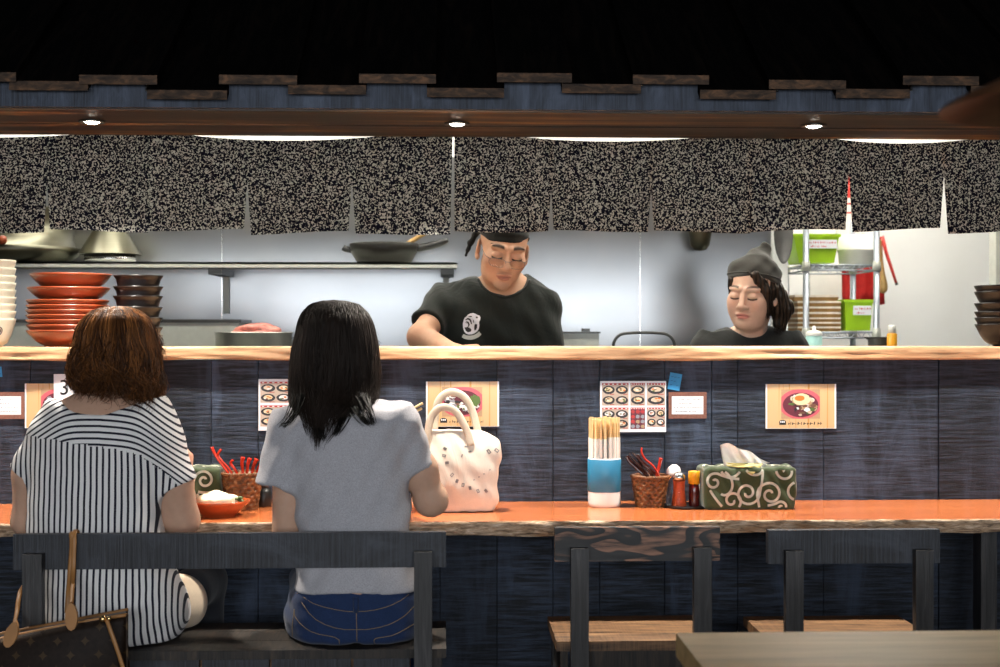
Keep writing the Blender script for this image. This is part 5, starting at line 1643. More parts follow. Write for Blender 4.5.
# hanging ladle bowl over the steel wall, and oval pan at the rack
yl = 5.5; k = S(700, yl)
t = thing('hanging_ladle', (X(700, yl), yl, Z(700, 251, yl)), 'dull olive ladle hanging on the steel wall above the woman cook', 'ladle')
bm = bmesh.new(); lathe(bm, [(0, 0), (6 / k, 1 / k), (9.5 / k, 6 / k), (12 / k, 20 / k), (12.6 / k, 34 / k), (11.5 / k, 34 / k), (8 / k, 8 / k), (0, 3 / k)], (X(700, yl), yl, Z(700, 251, yl)), 36); obj('ladle_bowl', bm, M['steel_olive'], t, True)
bm = bmesh.new(); tube(bm, [P(700, 218, yl + 0.05), P(700, 190, yl + 0.06), P(700, 165, yl + 0.07), (X(700, yl), YK - 0.001, Z(700, 160, YK))], 0.006, 8); obj('handle', bm, M['steel_olive'], t, True)
yl = 5.52
t = thing('oval_pan', (X(782.5, yl), yl, Z(782, 264, yl)), 'dark grey oval pan hanging beside the wire rack', 'pan')
k = S(782, yl)
bm = bmesh.new(); lathe(bm, [(0, 0.012), (0.9, 0.012), (1.0, -0.012), (0.97, -0.014), (0.86, 0.004), (0, 0.004)], (0, 0, 0), 40)
for v in bm.verts: v.co = Vector((X(783, yl) + v.co.x * 9.6 / k, yl + v.co.z, Z(783, 232, yl) + v.co.y * 32 / k))
obj('pan_body', bm, plain('grey_nonstick', (0.085, 0.085, 0.085), 0.5), t, True)
bm = bmesh.new(); tube(bm, [P(783, 202, yl), P(783, 180, yl), P(783, 160, yl + 0.02), P(783, 152, yl + 0.055)], 0.008, 8); obj('handle', bm, M['black'], t, True)

# wire rack
YR0, YR1 = 5.62, 5.95
rk = thing('wire_rack', (X(840, 5.78), 5.78, 0), 'chrome wire shelving rack with green bins, right of the woman cook', 'rack')
pf = [(X(806, YR0), YR0), (X(876.5, YR0), YR0)]; xa, xb = pf[0][0], pf[1][0]
for (x, y) in ((xa, YR0), (xb, YR0), (xa, YR1), (xb, YR1)):
    bm = bmesh.new(); prof = [(0, 0), (0.0125, 0)]
    z = 0
    zz = Z(806, 215, YR0)
    n_ = int(zz / 0.025)
    prof += [(0.0125, zz), (0, zz)]
    lathe(bm, prof, (x, y, 0), 16); obj('post', bm, M['chrome'], rk, True)
    for zc2 in (Z(806, 266, YR0), Z(806, 333, YR0), 0.75, 0.2):
        bm = bmesh.new(); lathe(bm, [(0.0128, -0.02), (0.019, -0.018), (0.016, 0.018), (0.0128, 0.02)], (x, y, zc2), 18); obj('collar', bm, M['steel_grey'], rk, True)
zsA, zsB = Z(840, 264, YR0), Z(840, 331.5, YR0)
for zs2 in (zsA, zsB, 0.75, 0.2):
    bm = bmesh.new()
    for y in (YR0, YR1):
        for dz in (0, -0.022): tube(bm, [(xa, y, zs2 + dz - 0.004), (xb, y, zs2 + dz - 0.004)], 0.0038, 6)
        for q in range(7):
            x = xa + (xb - xa) * (q + 0.5) / 7; tube(bm, [(x - 0.016, y, zs2 - 0.004), (x, y, zs2 - 0.026), (x + 0.016, y, zs2 - 0.004)], 0.0022, 5)
    for x in (xa, xb):
        for dz in (0, -0.022): tube(bm, [(x, YR0, zs2 + dz - 0.004), (x, YR1, zs2 + dz - 0.004)], 0.0038, 6)
    for q in range(16):
        x = xa + (xb - xa) * (q + 0.5) / 16; tube(bm, [(x, YR0, zs2 - 0.0022), (x, YR1, zs2 - 0.0022)], 0.0022, 5)
    obj('wire_shelf', bm, M['chrome'], rk, True)

def bin_(l0, r0, l1, r1, tp, b_, y, depth, label, lab=True, name='green_bin'):
    """tapered bin: top l0..r0, bottom l1..r1 in px at its front"""
    t = thing(name, (X((l1 + r1) / 2, y), y + depth / 2, Z((l1 + r1) / 2, b_, y)), label, 'bin', 'lime green plastic bins on the wire rack')
    zt, zb = Z((l0 + r0) / 2, tp, y), Z((l0 + r0) / 2, b_, y)
    bm = bmesh.new()
    xs0, xs1, xs2, xs3 = X(l0, y), X(r0, y), X(l1, y), X(r1, y)
    th = 0.004; ins = 0.012
    O = [[(xs2, y + ins), (xs3, y + ins), (xs3, y + depth - ins), (xs2, y + depth - ins)], [(xs0, y), (xs1, y), (xs1, y + depth), (xs0, y + depth)]]
    def ring(pts, z, d=0.0):
        c = [sum(p[0] for p in pts) / 4, sum(p[1] for p in pts) / 4]
        return [bm.verts.new((p[0] + (d if p[0] < c[0] else -d), p[1] + (d if p[1] < c[1] else -d), z)) for p in pts]
    rs = [ring(O[0], zb), ring(O[1], zt - 0.012), ring(O[1], zt - 0.012, -0.006), ring(O[1], zt, -0.006), ring(O[1], zt, th), ring(O[0], zb + th, th)]
    for A, B in zip(rs, rs[1:]):
        for i in range(4): bm.faces.new((A[i], A[(i + 1) % 4], B[(i + 1) % 4], B[i]))
    bm.faces.new(rs[0][::-1]); bm.faces.new(rs[-1])
    obj('bin_body', bm, M['lime'], t, bevel=0.002)
    if lab:
        bm = bmesh.new(); W_, H_ = xs1 - xs0, zt - zb
        lz0, lz1 = zb + H_ * 0.50, zb + H_ * 0.80; lx0, lx1 = xs0 + W_ * 0.30, xs0 + W_ * 0.95
        yy = y - 0.004
        bx(bm, lx0, lx1, yy, yy + 0.004 + ins * 0.5, lz0, lz1)
        ob = obj('label_card', bm, M['paper'], t)
        bm = bmesh.new(); text_marks(bm, lx0 + 0.006, lx1 - 0.006, lz0 + (lz1 - lz0) * 0.56, (lz1 - lz0) * 0.28, yy - 0.0004, 3, 0, 0.95); text_marks(bm, lx0 + 0.006, lx0 + (lx1 - lx0) * 0.6, lz0 + (lz1 - lz0) * 0.14, (lz1 - lz0) * 0.26, yy - 0.0004, 8, 0, 0.95)
        obj('red_writing', bm, M['ink_red'], t)
    return t
bin_(794, 839, 800, 835, 234, 262.6, YR0 + 0.02, 0.2, 'lime green bin with a white label written in red, on the upper rack shelf')
bin_(845, 872.5, 847, 871, 299.5, 330.5, YR0 + 0.02, 0.2, 'lime green bin on the lower rack shelf beside the brown trays', True)
yq = YR0 + 0.14; k = S(857, yq)
lathe_thing('white_tub', [(0, 0), (15 / k, 0), (17.5 / k, 2 / k), (18.6 / k, 13 / k), (19.6 / k, 14.2 / k), (19.6 / k, 16.5 / k), (18.4 / k, 17 / k), (18.8 / k, 30 / k), (0, 30 / k)], (X(857, yq), yq, zsA + 0.0005), M['white_plastic'], 'stacked white round tub on the upper rack shelf', 'tub')
# brown trays
xt0, xt1 = X(811, YR0 + 0.03), X(842, YR0 + 0.03)
tl = ['topmost', 'second from the top', 'third from the top', 'fourth from the top', 'fifth from the top', 'sixth from the top', 'bottom']
tops = [290, 301, 306.5, 312, 317.5, 322, 326.5]
for i, py in enumerate(tops):
    zt = Z(826, py, YR0 + 0.03); zb = (Z(826, tops[i + 1], YR0 + 0.03) + 0.0008) if i < 6 else zsB + 0.0005
    dx = -0.012 if i == 0 else 0
    if i == 0: zt = zb + 0.024
    t = thing('serving_tray', ((xt0 + xt1) / 2 + dx, YR0 + 0.16, zb), 'brown serving tray with pale liner, %s of the wire rack stack' % tl[i], 'tray', 'brown trays stacked on the wire rack')
    bm = bmesh.new()
    m_ = zb + (zt - zb) * 0.62
    a0, a1, b0, b1 = X(797, YR0 + 0.03) + dx, xt1 + dx, YR0 + 0.03, YR0 + 0.30
    v0 = [(a0 + 0.006, b0 + 0.006), (a1 - 0.006, b0 + 0.006), (a1 - 0.006, b1 - 0.006), (a0 + 0.006, b1 - 0.006)]; v1 = [(a0, b0), (a1, b0), (a1, b1), (a0, b1)]
    A = [bm.verts.new((*p, zb)) for p in v0]; B = [bm.verts.new((*p, m_)) for p in v1]
    bm.faces.new(A[::-1]); bm.faces.new(B)
    for q in range(4): bm.faces.new((A[q], A[(q + 1) % 4], B[(q + 1) % 4], B[q]))
    obj('tray_body', bm, M['tray_brown'], t)
    obj('liner', box(a0 + 0.004, a1 - 0.004, b0 + 0.002, b1 - 0.004, m_ + 0.0003, zt), M['tray_white'], t)

# wall behind the rack
yf = 6.88
o = obj('wall_box', box(X(808, yf), X(842, yf), yf - 0.05, 6.899, Z(825, 302, yf), Z(825, 268, yf)), M['white_plastic'], bevel=0.004); tag(o, 'pale grey box on the far wall behind the wire rack', 'box')
ya = 6.5
bm = bmesh.new(); n = 14; G = []
for j in range(9):
    row = []
    for i in range(n + 1):
        u = i / n; px = 841 + (j * 0.15) + (41 + j * 0.2 - 0) * u; py = 236 + 67 * j / 8 + 2 * math.sin(u * 9)
        row.append(bm.verts.new(P(px, py, ya + 0.012 * math.sin(u * 17 + j * 0.4))))
    G.append(row)
for r0, r1 in zip(G, G[1:]):
    for i in range(n): bm.faces.new((r0[i], r0[i + 1], r1[i + 1], r1[i]))
bmesh.ops.solidify(bm, geom=bm.faces[:], thickness=0.004)
o = obj('hanging_apron', bm, M['red_cloth'], None, True); tag(o, 'red cloth apron hanging behind the wire rack', 'apron')
bm = bmesh.new(); tube(bm, [P(882, 236, 6.4), P(886, 252, 6.4), P(892, 270, 6.4), P(896.5, 284, 6.4)], [0.009, 0.008, 0.007, 0.006], 10)
o = obj('red_stick', bm, M['red_paint'], None, True); tag(o, 'thin red stick slanting down beside the wire rack', 'stick')
bm = bmesh.new(); tube(bm, [P(896, 282.5, 6.4), P(896.8, 285, 6.4)], 0.0066, 10); ORG[o.name] = o.location.copy(); obj('dark_tip', bm, M['black'], o, True)
bm = bmesh.new(); tube(bm, spline([P(879, 240, 6.42), P(881, 262, 6.42), P(883.5, 284, 6.42), P(882, 293, 6.42)], 12), [0.010] * 6 + [0.012, 0.015, 0.018, 0.02, 0.02, 0.017, 0.01], 10)
o = obj('wooden_spatula', bm, M['handle_wood'], None, True); tag(o, 'brown wooden spatula hanging behind the red stick', 'spatula')
# red and white banner seen through the noren's slit
t = thing('wall_banner', (X(848, 6.85), 6.86, Z(848, 245, 6.86)), 'narrow red and white banner on the far wall, seen through the curtain slit', 'banner')
obj('white_field', box(X(838, 6.86), X(860, 6.86), 6.86, 6.898, Z(848, 245, 6.86), Z(848, 198, 6.86)), M['white_plastic'], t)
obj('red_field', box(X(838, 6.86), X(860, 6.86), 6.86, 6.898, Z(848, 197.9, 6.86), Z(848, 150, 6.86)), M['red_paint'], t)
bm = bmesh.new()
for py in (203, 212): bx(bm, X(838, 6.86), X(860, 6.86), 6.857, 6.86, Z(848, py + 1.5, 6.86), Z(848, py, 6.86))
obj('red_stripe', bm, M['red_paint'], t)

# small things behind the ledge at the right
yq = 5.3
t = thing('low_table', (X(850, 5.2), 5.3, 0), 'steel side counter below the wire rack', 'counter')
zq = 1.10
obj('counter_top', box(X(795, 5.2), X(930, 5.2), 5.18, 5.5, zq - 0.03, zq), M['steel'], t, bevel=0.003)
obj('counter_base', box(X(797, 5.2), X(928, 5.2), 5.2, 5.49, 0, zq - 0.0305), M['steel_grey'], t, bevel=0.003)
k = S(812, yq); x = X(814, yq)
t = thing('pump_bottle', (x, yq, zq), 'white and teal bottle with a pointed top, below the brown trays', 'bottle')
zt = Z(812, 333, yq); H = zt - zq
bm = bmesh.new(); lathe(bm, [(0, 0.0), (7.5 / k, 0), (8 / k, 0.006), (8 / k, H * 0.93), (0, H * 0.93)], (x, yq, zq), 28); obj('bottle_body', bm, M['teal'], t, True)
bm = bmesh.new(); lathe(bm, [(8.2 / k, H * 0.931), (8.2 / k, H * 1.0), (6 / k, H + 2 / k), (2 / k, H + 3 / k), (1.4 / k, H + 7 / k), (0, H + 7.5 / k)], (x, yq, zq), 28); obj('nozzle', bm, M['white_plastic'], t, True)
k = S(893, yq); x = X(892, yq); H = Z(892, 334, yq) - zq
t = thing('spray_bottle', (x, yq, zq), 'white capped bottle beside the rack, in front of the white wall', 'bottle')
bm = bmesh.new(); lathe(bm, [(0, 0), (5 / k, 0), (5 / k, H), (3 / k, H + 1 / k), (0, H + 1 / k)], (x, yq, zq), 24); obj('bottle_body', bm, M['red_cap'], t, True)
bm = bmesh.new(); lathe(bm, [(0, H + 1.1 / k), (4 / k, H + 1.1 / k), (4 / k, H + 8 / k), (3 / k, H + 9 / k), (0, H + 9 / k)], (x, yq, zq), 24); obj('cap', bm, M['white_plastic'], t, True)
k = S(885, yq); x = X(881, yq + 0.06); H = Z(885, 337, yq) - zq
bm = bmesh.new(); lathe(bm, [(0, 0), (9 / k, 0), (10 / k, H - 3 / k), (15 / k, H), (14 / k, H), (9 / k, H - 4 / k), (0, 0.01)], (x, yq + 0.1, zq), 32); o = obj('saucepan', bm, M['dark_steel'], None, True); tag(o, 'dark saucepan rim just showing beside the rack foot', 'saucepan')
# ------------------------------------------------------------------ people
SKIN_W = (0.56, 0.345, 0.245)
SKIN_C = (0.55, 0.315, 0.205)
SKIN_F = (0.66, 0.43, 0.32)

def pxz(V, Y):
    """picture coordinates of points, read on the plane y = Y"""
    x0, x1 = X(0, Y), X(1000, Y)
    px = (V[:, 0] - x0) / (x1 - x0) * 1000
    za, zb = Z(500, 0, Y), Z(500, 600, Y)
    py = (V[:, 2] - za) / (zb - za) * 600
    return px, py

def rows_px(rows, Y, dr=0.0):
    """(py, pxL, pxR, depth radius, centre y) -> loft rows"""
    out = []
    for r in rows:
        py, a, b_, d = r[:4]; cyy = r[4] if len(r) > 4 else Y
        xa, xb = X(a, Y), X(b_, Y)
        out.append((Z((a + b_) / 2, py, Y), (xa + xb) / 2, cyy, max(0.004, (xb - xa) / 2 - dr), max(0.004, d - dr)))
    return out

def add_head(f, c, R, s=1.0, female=False, neck=True):
    c = np.array(c, float)
    T = lambda p: c + R @ (np.array(p, float) * s)
    def E(p, r, k=0.012, mode='u', Q=None): f.ell(T(p), np.array(r, float) * s, R if Q is None else R @ Q, k=k * s, mode=mode)
    def C(a, b_, ra, rb, k=0.01, mode='u'): f.cap(T(a), T(b_), ra * s, rb * s, k=k * s, mode=mode)
    E((0, 0.018, 0.045), (0.0755, 0.093, 0.080))
    E((0, -0.026, -0.015), (0.066, 0.062, 0.090), 0.02)
    jw = 0.054 if not female else 0.057
    E((0, -0.034, -0.060), (jw, 0.050, 0.050), 0.02)
    E((0, -0.074, -0.096), (0.022, 0.017, 0.017), 0.02)
    for q in (-1, 1):
        E((q * 0.040, -0.060, -0.020), (0.026, 0.024, 0.026) if not female else (0.029, 0.026, 0.032), 0.018)
        E((q * 0.033, -0.105, 0.005), (0.021, 0.014, 0.013), 0.012, 's')
        E((q * 0.032, -0.0795, 0.003), (0.0165, 0.0125, 0.0115), 0.004)
        C((q * 0.012, -0.086, 0.027), (q * 0.050, -0.073, 0.027), 0.0085, 0.007, 0.012)
        E((q * 0.0125, -0.0975, -0.034), (0.0085, 0.010, 0.0075), 0.006)
        E((q * 0.0065, -0.103, -0.0405), (0.0038, 0.006, 0.003), 0.003, 's')
        a = math.radians(18) * q
        Q = np.array([[math.cos(a), -math.sin(a), 0], [math.sin(a), math.cos(a), 0], [0, 0, 1]])
        E((q * 0.0785, 0.014, -0.006), (0.0075, 0.0185, 0.032), 0.006, 'u', Q)
        E((q * 0.0845, 0.010, 0.000), (0.0042, 0.010, 0.018), 0.004, 's', Q)
        E((q * 0.078, 0.002, -0.030), (0.007, 0.009, 0.011), 0.005)
    C((0, -0.085, 0.012), (0, -0.1075, -0.028), 0.0075, 0.0105, 0.010)
    E((0, -0.107, -0.030), (0.011, 0.010, 0.0095), 0.008)
    E((-0.010, -0.0905, -0.0575), (0.015, 0.009, 0.0055), 0.005); E((0.010, -0.0905, -0.0575), (0.015, 0.009, 0.0055), 0.005)
    E((0, -0.0890, -0.0690), (0.0185, 0.0095, 0.0065), 0.005)
    E((0, -0.1020, -0.0632), (0.0205, 0.010, 0.0016), 0.003, 's')
    return T

def head_tint(V, c, R, s, base, female=False, lip=(0.42, 0.14, 0.11)):
    L = ((V - np.array(c)) @ R) / s
    x, y, z = L[:, 0], L[:, 1], L[:, 2]
    col = np.tile(np.array(base), (len(V), 1))
    def blend(mask, c2):
        m = np.clip(mask, 0, 1)[:, None]; col[:] = col * (1 - m) + np.array(c2) * m
    near = (y < -0.03) & (np.abs(z) < 0.13) & (np.abs(x) < 0.09)
    ax = np.abs(x)
    # warm cheeks, nose and ears
    g = np.exp(-(((ax - 0.040) / 0.022) ** 2 + ((z + 0.025) / 0.020) ** 2)) * near
    blend(g * (0.45 if female else 0.25), (base[0] * 1.0, base[1] * 0.72, base[2] * 0.66))
    # lips
    lw = 1 - ((x / 0.0255) ** 2 + ((z + 0.0635) / 0.0105) ** 2)
    blend(np.clip(lw * 4, 0, 1) * near * (y < -0.07), lip)
    # brows
    bz = 0.0275 + 0.005 * np.cos((ax - 0.032) / 0.026 * 1.4) + (0.003 if female else 0.0)
    th = (0.0030 if female else 0.0046) * (1 - 0.5 * np.clip((ax - 0.03) / 0.025, 0, 1))
    bm_ = np.clip(1.6 - np.abs(z - bz) / th, 0, 1) * np.clip((ax - 0.0125) / 0.004, 0, 1) * np.clip((0.055 - ax) / 0.005, 0, 1)
    blend(bm_ * near * (0.95 if not female else 0.9), (0.022, 0.014, 0.011))
    # lashes along the lowered lid
    lz = -0.0035 - 0.0035 * (1 - ((ax - 0.032) / 0.018) ** 2)
    lm = np.clip(1.7 - np.abs(z - lz) / 0.0022, 0, 1) * np.clip((0.0185 - np.abs(ax - 0.032)) / 0.003, 0, 1)
    blend(lm * near, (0.02, 0.014, 0.012))
    if not female:
        bk = np.clip((y - 0.022) / 0.008, 0, 1) * np.clip((z + 0.075) / 0.01, 0, 1) * np.clip((0.0785 - ax) / 0.002, 0, 1)
        blend(bk * 0.9, (0.03, 0.025, 0.022))
        sh = np.clip(1 - np.abs((z + 0.048)) / 0.010, 0, 1) * np.clip(1 - ax / 0.03, 0, 1) + np.clip(1 - ((x / 0.035) ** 2 + ((z + 0.095) / 0.02) ** 2), 0, 1)
        blend(np.clip(sh, 0, 1) * near * 0.35, (0.26, 0.17, 0.13))
    return col

def add_hand(f, wrist, fdir, nrm, s=1.0, curl=(0.35, 0.5, 0.4), side=1, spread=0.0):
    """palm, four unequal curled fingers and a thumb off the side of the palm"""
    w = np.array(wrist, float); d = np.array(fdir, float); d /= np.linalg.norm(d)
    n = np.array(nrm, float); n -= d * (n @ d); n /= np.linalg.norm(n); t = np.cross(d, n) * side
    Rm = np.stack([t, d, n], 1)
    f.box(w + d * 0.048 * s, (0.039 * s, 0.046 * s, 0.0135 * s), 0.012 * s, Rm, k=0.012)
    f.cap(w - d * 0.01, w + d * 0.02 * s, 0.024 * s, 0.022 * s, k=0.015)
    f.ell(w + d * 0.035 * s + t * 0.026 * s + n * 0.008 * s, (0.016 * s, 0.028 * s, 0.014 * s), Rm, k=0.01)
    for o, L, dl in ((0.030, 0.068, 0.0), (0.0105, 0.077, 0.004), (-0.0100, 0.071, 0.002), (-0.0295, 0.055, -0.006)):
        p = w + d * (0.088 + dl) * s + t * o * s; ang = 0.0
        for i, fr in enumerate((0.45, 0.31, 0.24)):
            ang += curl[i]
            q = p + (d * math.cos(ang) + n * math.sin(ang) + t * o * spread) * L * fr * s
            f.cap(p, q, (0.0088 - 0.0008 * i) * s, (0.0080 - 0.0008 * i) * s, k=0.0025)
            p = q
    p = w + d * 0.028 * s + t * 0.036 * s + n * 0.004
    for v, L, r in (((0.72, 0.55, 0.42), 0.040, 0.0105), ((0.90, 0.15, 0.40), 0.032, 0.0092), ((0.95, -0.05, 0.30), 0.024, 0.0080)):
        v = d * v[0] + t * v[1] + n * v[2]; v /= np.linalg.norm(v); q = p + v * L * s
        f.cap(p, q, r * s, r * 0.93 * s, k=0.004); p = q

def body_mesh(name, f, boxes, tintf, parent, m=None):
    """one continuous surface, sampled finer inside the given z-slabs / boxes"""
    parts = [f.mesh(lo, hi, h) for lo, hi, h in boxes]
    V, Q = join_meshes(parts)
    me = np_mesh(name, V, Q); cattr(me, 'tint', tintf(V))
    o = finish(name, me, m or M['skin'], parent)
    return o, V

def cloth_mesh(name, f, lo, hi, h, m, parent, attrs=None):
    V, Q = f.mesh(lo, hi, h)
    me = np_mesh(name, V, Q)
    if attrs:
        for k_, fn in attrs.items(): fattr(me, k_, fn(V))
    return finish(name, me, m, parent), V, Q

def bounds(*pts, pad=0.12):
    a = np.array([tuple(p) for p in pts]); return a.min(0) - pad, a.max(0) + pad

def hair_mesh(name, rows, m, parent, n, zend, seed, core=0.95, r0=0.0011, wave=(0.0, 1.0), jit=0.03, clump=0, flick=0.0, topbias=0.0, segs=16, cap_h=0.005, zcut=-9, scalp=None, tone=lambda t, r: r):
    """solid hair mass plus individual strands running over it from the crown"""
    T = smoothrows(rows, 120); zt = T[0][-1]
    rg = np.random.default_rng(seed)
    f = Field(); f.loft([(r[0], r[1], r[2], r[3] * core, r[4] * core) for r in rows if r[0] >= zcut])
    if scalp is not None: f.ell(scalp[0], scalp[1], scalp[2], k=0.01)
    f.disp(lambda x, y, z: 0.002 * np.sin(np.arctan2(y - rows[0][2], x - rows[0][1]) * 26 + z * 20))
    a = np.array(rows)
    lo = (np.min(a[:, 1] - a[:, 3]) - 0.02, np.min(a[:, 2] - a[:, 4]) - 0.02, a[:, 0].min() - 0.02); hi = (np.max(a[:, 1] + a[:, 3]) + 0.02, np.max(a[:, 2] + a[:, 4]) + 0.02, a[:, 0].max() + 0.02)
    V0, Q0 = f.mesh(lo, hi, cap_h)
    vs_, qs, st = [V0], [Q0], [np.full(len(V0), 0.15)]
    off = len(V0); K = 3
    for i in range(n):
        th = rg.uniform(0, 2 * PI); ze = zend(th, rg)
        if ze is None: continue
        t = np.linspace(0, 1, segs)
        ts = t ** 0.8 if topbias == 0 else t
        zstart = zt - rg.uniform(0, 0.35) ** 2 * (zt - ze) - 0.0005
        if rg.random() < 0.45: zstart = zt - rg.uniform(0.02, 0.75) * (zt - ze)
        z = zstart + (ze - zstart) * ts
        th2 = th + 0.25 * rg.normal() * t ** 2 + 0.05 * rg.normal()
        if clump:
            tc = np.round(th * clump / (2 * PI)) * 2 * PI / clump + 0.3 * math.sin(th * 5)
            th2 = th2 + (tc - th) * 0.55 * t ** 2
        sc = 1.0 + jit * rg.normal() * (0.3 + 0.7 * t) + flick * t ** 5 * rg.uniform(0.2, 1)
        ph, kk = rg.uniform(0, 6.28), rg.uniform(0.7, 1.3) * wave[1]
        if clump and wave[0] > 0.006:
            ci = int(np.round(th * clump / (2 * PI))); ph = (ci * 2.399) % 6.28 + rg.normal() * 0.45; kk = wave[1] * (0.8 + 0.4 * ((ci * 0.618) % 1)) + rg.normal() * 0.06
        wv = wave[0] * t ** 1.3
        zc = np.maximum(z, T[0][0])
        x = np.interp(zc, T[0], T[1]) + np.interp(zc, T[0], T[3]) * sc * np.cos(th2) + wv * np.sin(kk * t * 6.28 + ph)
        y = np.interp(zc, T[0], T[2]) + np.interp(zc, T[0], T[4]) * sc * np.sin(th2) + wv * np.cos(kk * t * 6.28 + ph * 2)
        z = z + wv * 0.5 * np.sin(kk * t * 6.28 + ph * 3)
        Pn = np.stack([x, y, z], 1)
        d = np.gradient(Pn, axis=0); d /= np.linalg.norm(d, axis=1)[:, None] + 1e-9
        s1 = np.cross(d, np.array([0.3, 0.2, 1.0])); s1 /= np.linalg.norm(s1, axis=1)[:, None] + 1e-9; s2 = np.cross(d, s1)
        rad = r0 * (1 - 0.75 * t ** 2)[:, None] * rg.uniform(0.7, 1.3)
        R3 = np.stack([Pn + rad * (math.cos(q * 2 * PI / K) * s1 + math.sin(q * 2 * PI / K) * s2) for q in range(K)], 1).reshape(-1, 3)
        idx = np.arange(segs - 1)[:, None] * K
        for q in range(K):
            q2 = (q + 1) % K
            qs.append(np.concatenate([idx + q, idx + q2, idx + K + q2, idx + K + q], 1) + off)
        vs_.append(R3); off += len(R3)
        rr_ = rg.random()
        if clump: rr_ = 0.45 * rr_ + 0.55 * ((int(np.round(th * clump / (2 * PI))) * 0.754877) % 1)
        st.append(np.repeat(tone(t, rr_), K))
    V = np.concatenate(vs_); Q = np.concatenate(qs)
    me = np_mesh(name, V, Q); fattr(me, 'strand', np.clip(np.concatenate(st), 0, 1))
    return finish(name, me, m, parent)

def thinring(bm, pts, r, n=6): tube(bm, list(pts) + [pts[0]], r, n, caps=False)

def legs(f, hipL, hipR, kneeL, kneeR, footL, footR, rt, rk, ra, k=0.03):
    for h, kn, ft in ((hipL, kneeL, footL), (hipR, kneeR, footR)):
        f.cap(h, kn, rt, rk, k=k); f.cap(kn, ft, rk * 0.95, ra, k=k)

def foot_mesh(name, ank, m, parent):
    f = Field(); a = np.array(ank, float)
    f.ell((a[0], a[1] + 0.045, 0.035), (0.043, 0.115, 0.034), k=0.02); f.cap((a[0], a[1], 0.04), (a[0], a[1], 0.10), 0.042, 0.040, k=0.02)
    f.half((a[0], a[1], 0.002), (0, 0, -1), 0.003)
    V, Q = f.mesh((a[0] - 0.08, a[1] - 0.1, -0.02), (a[0] + 0.08, a[1] + 0.19, 0.15), 0.007)
    return finish(name, np_mesh(name, V, Q), m, parent)

# ---------------------------------------------------------------- diner in the grey T-shirt
Yg = 3.54
def G(px, py, Y=Yg): return np.array(P(px, py, Y))
gw_ = thing('person', (X(345, Yg), Yg, 0), 'seated person with straight black hair, grey T-shirt and blue jeans, holding chopsticks', 'person', None)
torso = [(404, 312, 362, 0.058, 3.555), (410, 292, 392, 0.078, 3.555), (418, 281, 407, 0.092, 3.555), (432, 277, 410, 0.102, 3.56), (455, 280, 411, 0.106, 3.56), (480, 287, 411, 0.104, 3.56), (505, 295, 410, 0.102, 3.555), (530, 298, 411, 0.104, 3.55), (560, 297, 414, 0.118, 3.545), (578, 294, 419, 0.134, 3.545), (596, 292, 421, 0.140, 3.545)]
f = Field().loft(rows_px(torso, Yg), k=0.02, p=2.4)
f.cap(G(300, 424, 3.56), G(392, 420, 3.56), 0.052, 0.052, k=0.04)
f.cap(G(290, 424, 3.56), G(277, 487, 3.545), 0.052, 0.056, k=0.03, flat=True)
f.cap(G(398, 421, 3.56), G(416, 468, 3.575), 0.050, 0.054, k=0.03, flat=True)
f.ell(G(335, 402, 3.575), (0.066, 0.075, 0.030), k=0.012, mode='s')
def wr_g(x, y, z):
    return 0.0030 * np.sin(z * 62 + np.sin(x * 26) * 1.6) * np.clip((0.98 - z) * 4, 0, 1) + 0.0022 * np.sin(x * 55 + z * 40) * np.sin(z * 25 - x * 18) + 0.0016 * np.sin(x * 110 - z * 60)
f.disp(wr_g)
zh = Z(355, 586, Yg)
f._add(lambda x, y, z: (z - zh - 0.004 * np.sin(x * 24 + 1.0) + 0 * y), (-9, -9, -9), (9, 9, 9), 0.006, 's')
shirt, Vs, Qs = cloth_mesh('t_shirt', f, G(240, 600, 3.36) - 0.05, G(450, 395, 3.74) + 0.05, 0.006, M['grey_knit'], gw_)
# jeans
fj = Field().loft(rows_px([(574, 304, 409, 0.106, 3.545), (584, 297, 416, 0.124, 3.546), (590, 293, 419, 0.131, 3.548), (600, 291, 422, 0.132, 3.55), (620, 289, 423, 0.140, 3.56), (634, 292, 420, 0.140, 3.565), (643, 300, 412, 0.12, 3.57)], Yg), k=0.03, p=2.6)
zs_at = ZB + 0.002
kL, kR = G(312, 600, 3.93), G(405, 600, 3.93)
for kn in (kL, kR): kn[2] = 0.56
hL, hR = G(318, 615, 3.58), G(396, 615, 3.58)
fL, fR = (kL[0] - 0.01, 3.90, 0.10), (kR[0] + 0.01, 3.90, 0.10)
legs(fj, hL, hR, kL, kR, fL, fR, 0.083, 0.058, 0.042)
fj.half((0, 0, zs_at), (0, 0, -1), 0.012, lo=(-9, 3.3, 0.3), hi=(9, 3.80, 0.6))
# shallow seam down the middle of the seat
xm = X(359, Yg)
fj.disp(lambda x, y, z: (0.006 * np.exp(-((x - xm) / 0.014) ** 2) * np.clip((0.60 - z) * 14, 0, 1) * (y < 3.55)).astype(np.float32))
fj.disp(lambda x, y, z: 0.0016 * np.sin(z * 120 + x * 40) * np.sin(x * 60))
jeans, Vj, Qj = cloth_mesh('jeans', fj, G(255, 700, 3.36) * np.array([1, 1, 0]) + np.array([0, 0, 0.08]), np.array([X(455, Yg), 4.04, Z(355, 572, Yg)]), 0.0065, M['denim'], gw_)
jb = BVHTree.FromPolygons([Vector(v) for v in Vj], [tuple(q) for q in Qj])
def onback(bvh, px, py, Y=Yg, lift=0.0012, y0=3.0):
    p = P(px, py, Y); hit = bvh.ray_cast(Vector((p.x, y0, p.z)), Vector((0, 1, 0)))
    return hit[0] + Vector((0, -lift, 0)) if hit[0] is not None else None
def stitch(bm, pts, r=0.0013, bvh=None):
    run = [q for q in (onback(bvh, a, b_) for a, b_ in pts) if q is not None]
    if len(run) > 1: tube(bm, run, r, 5)
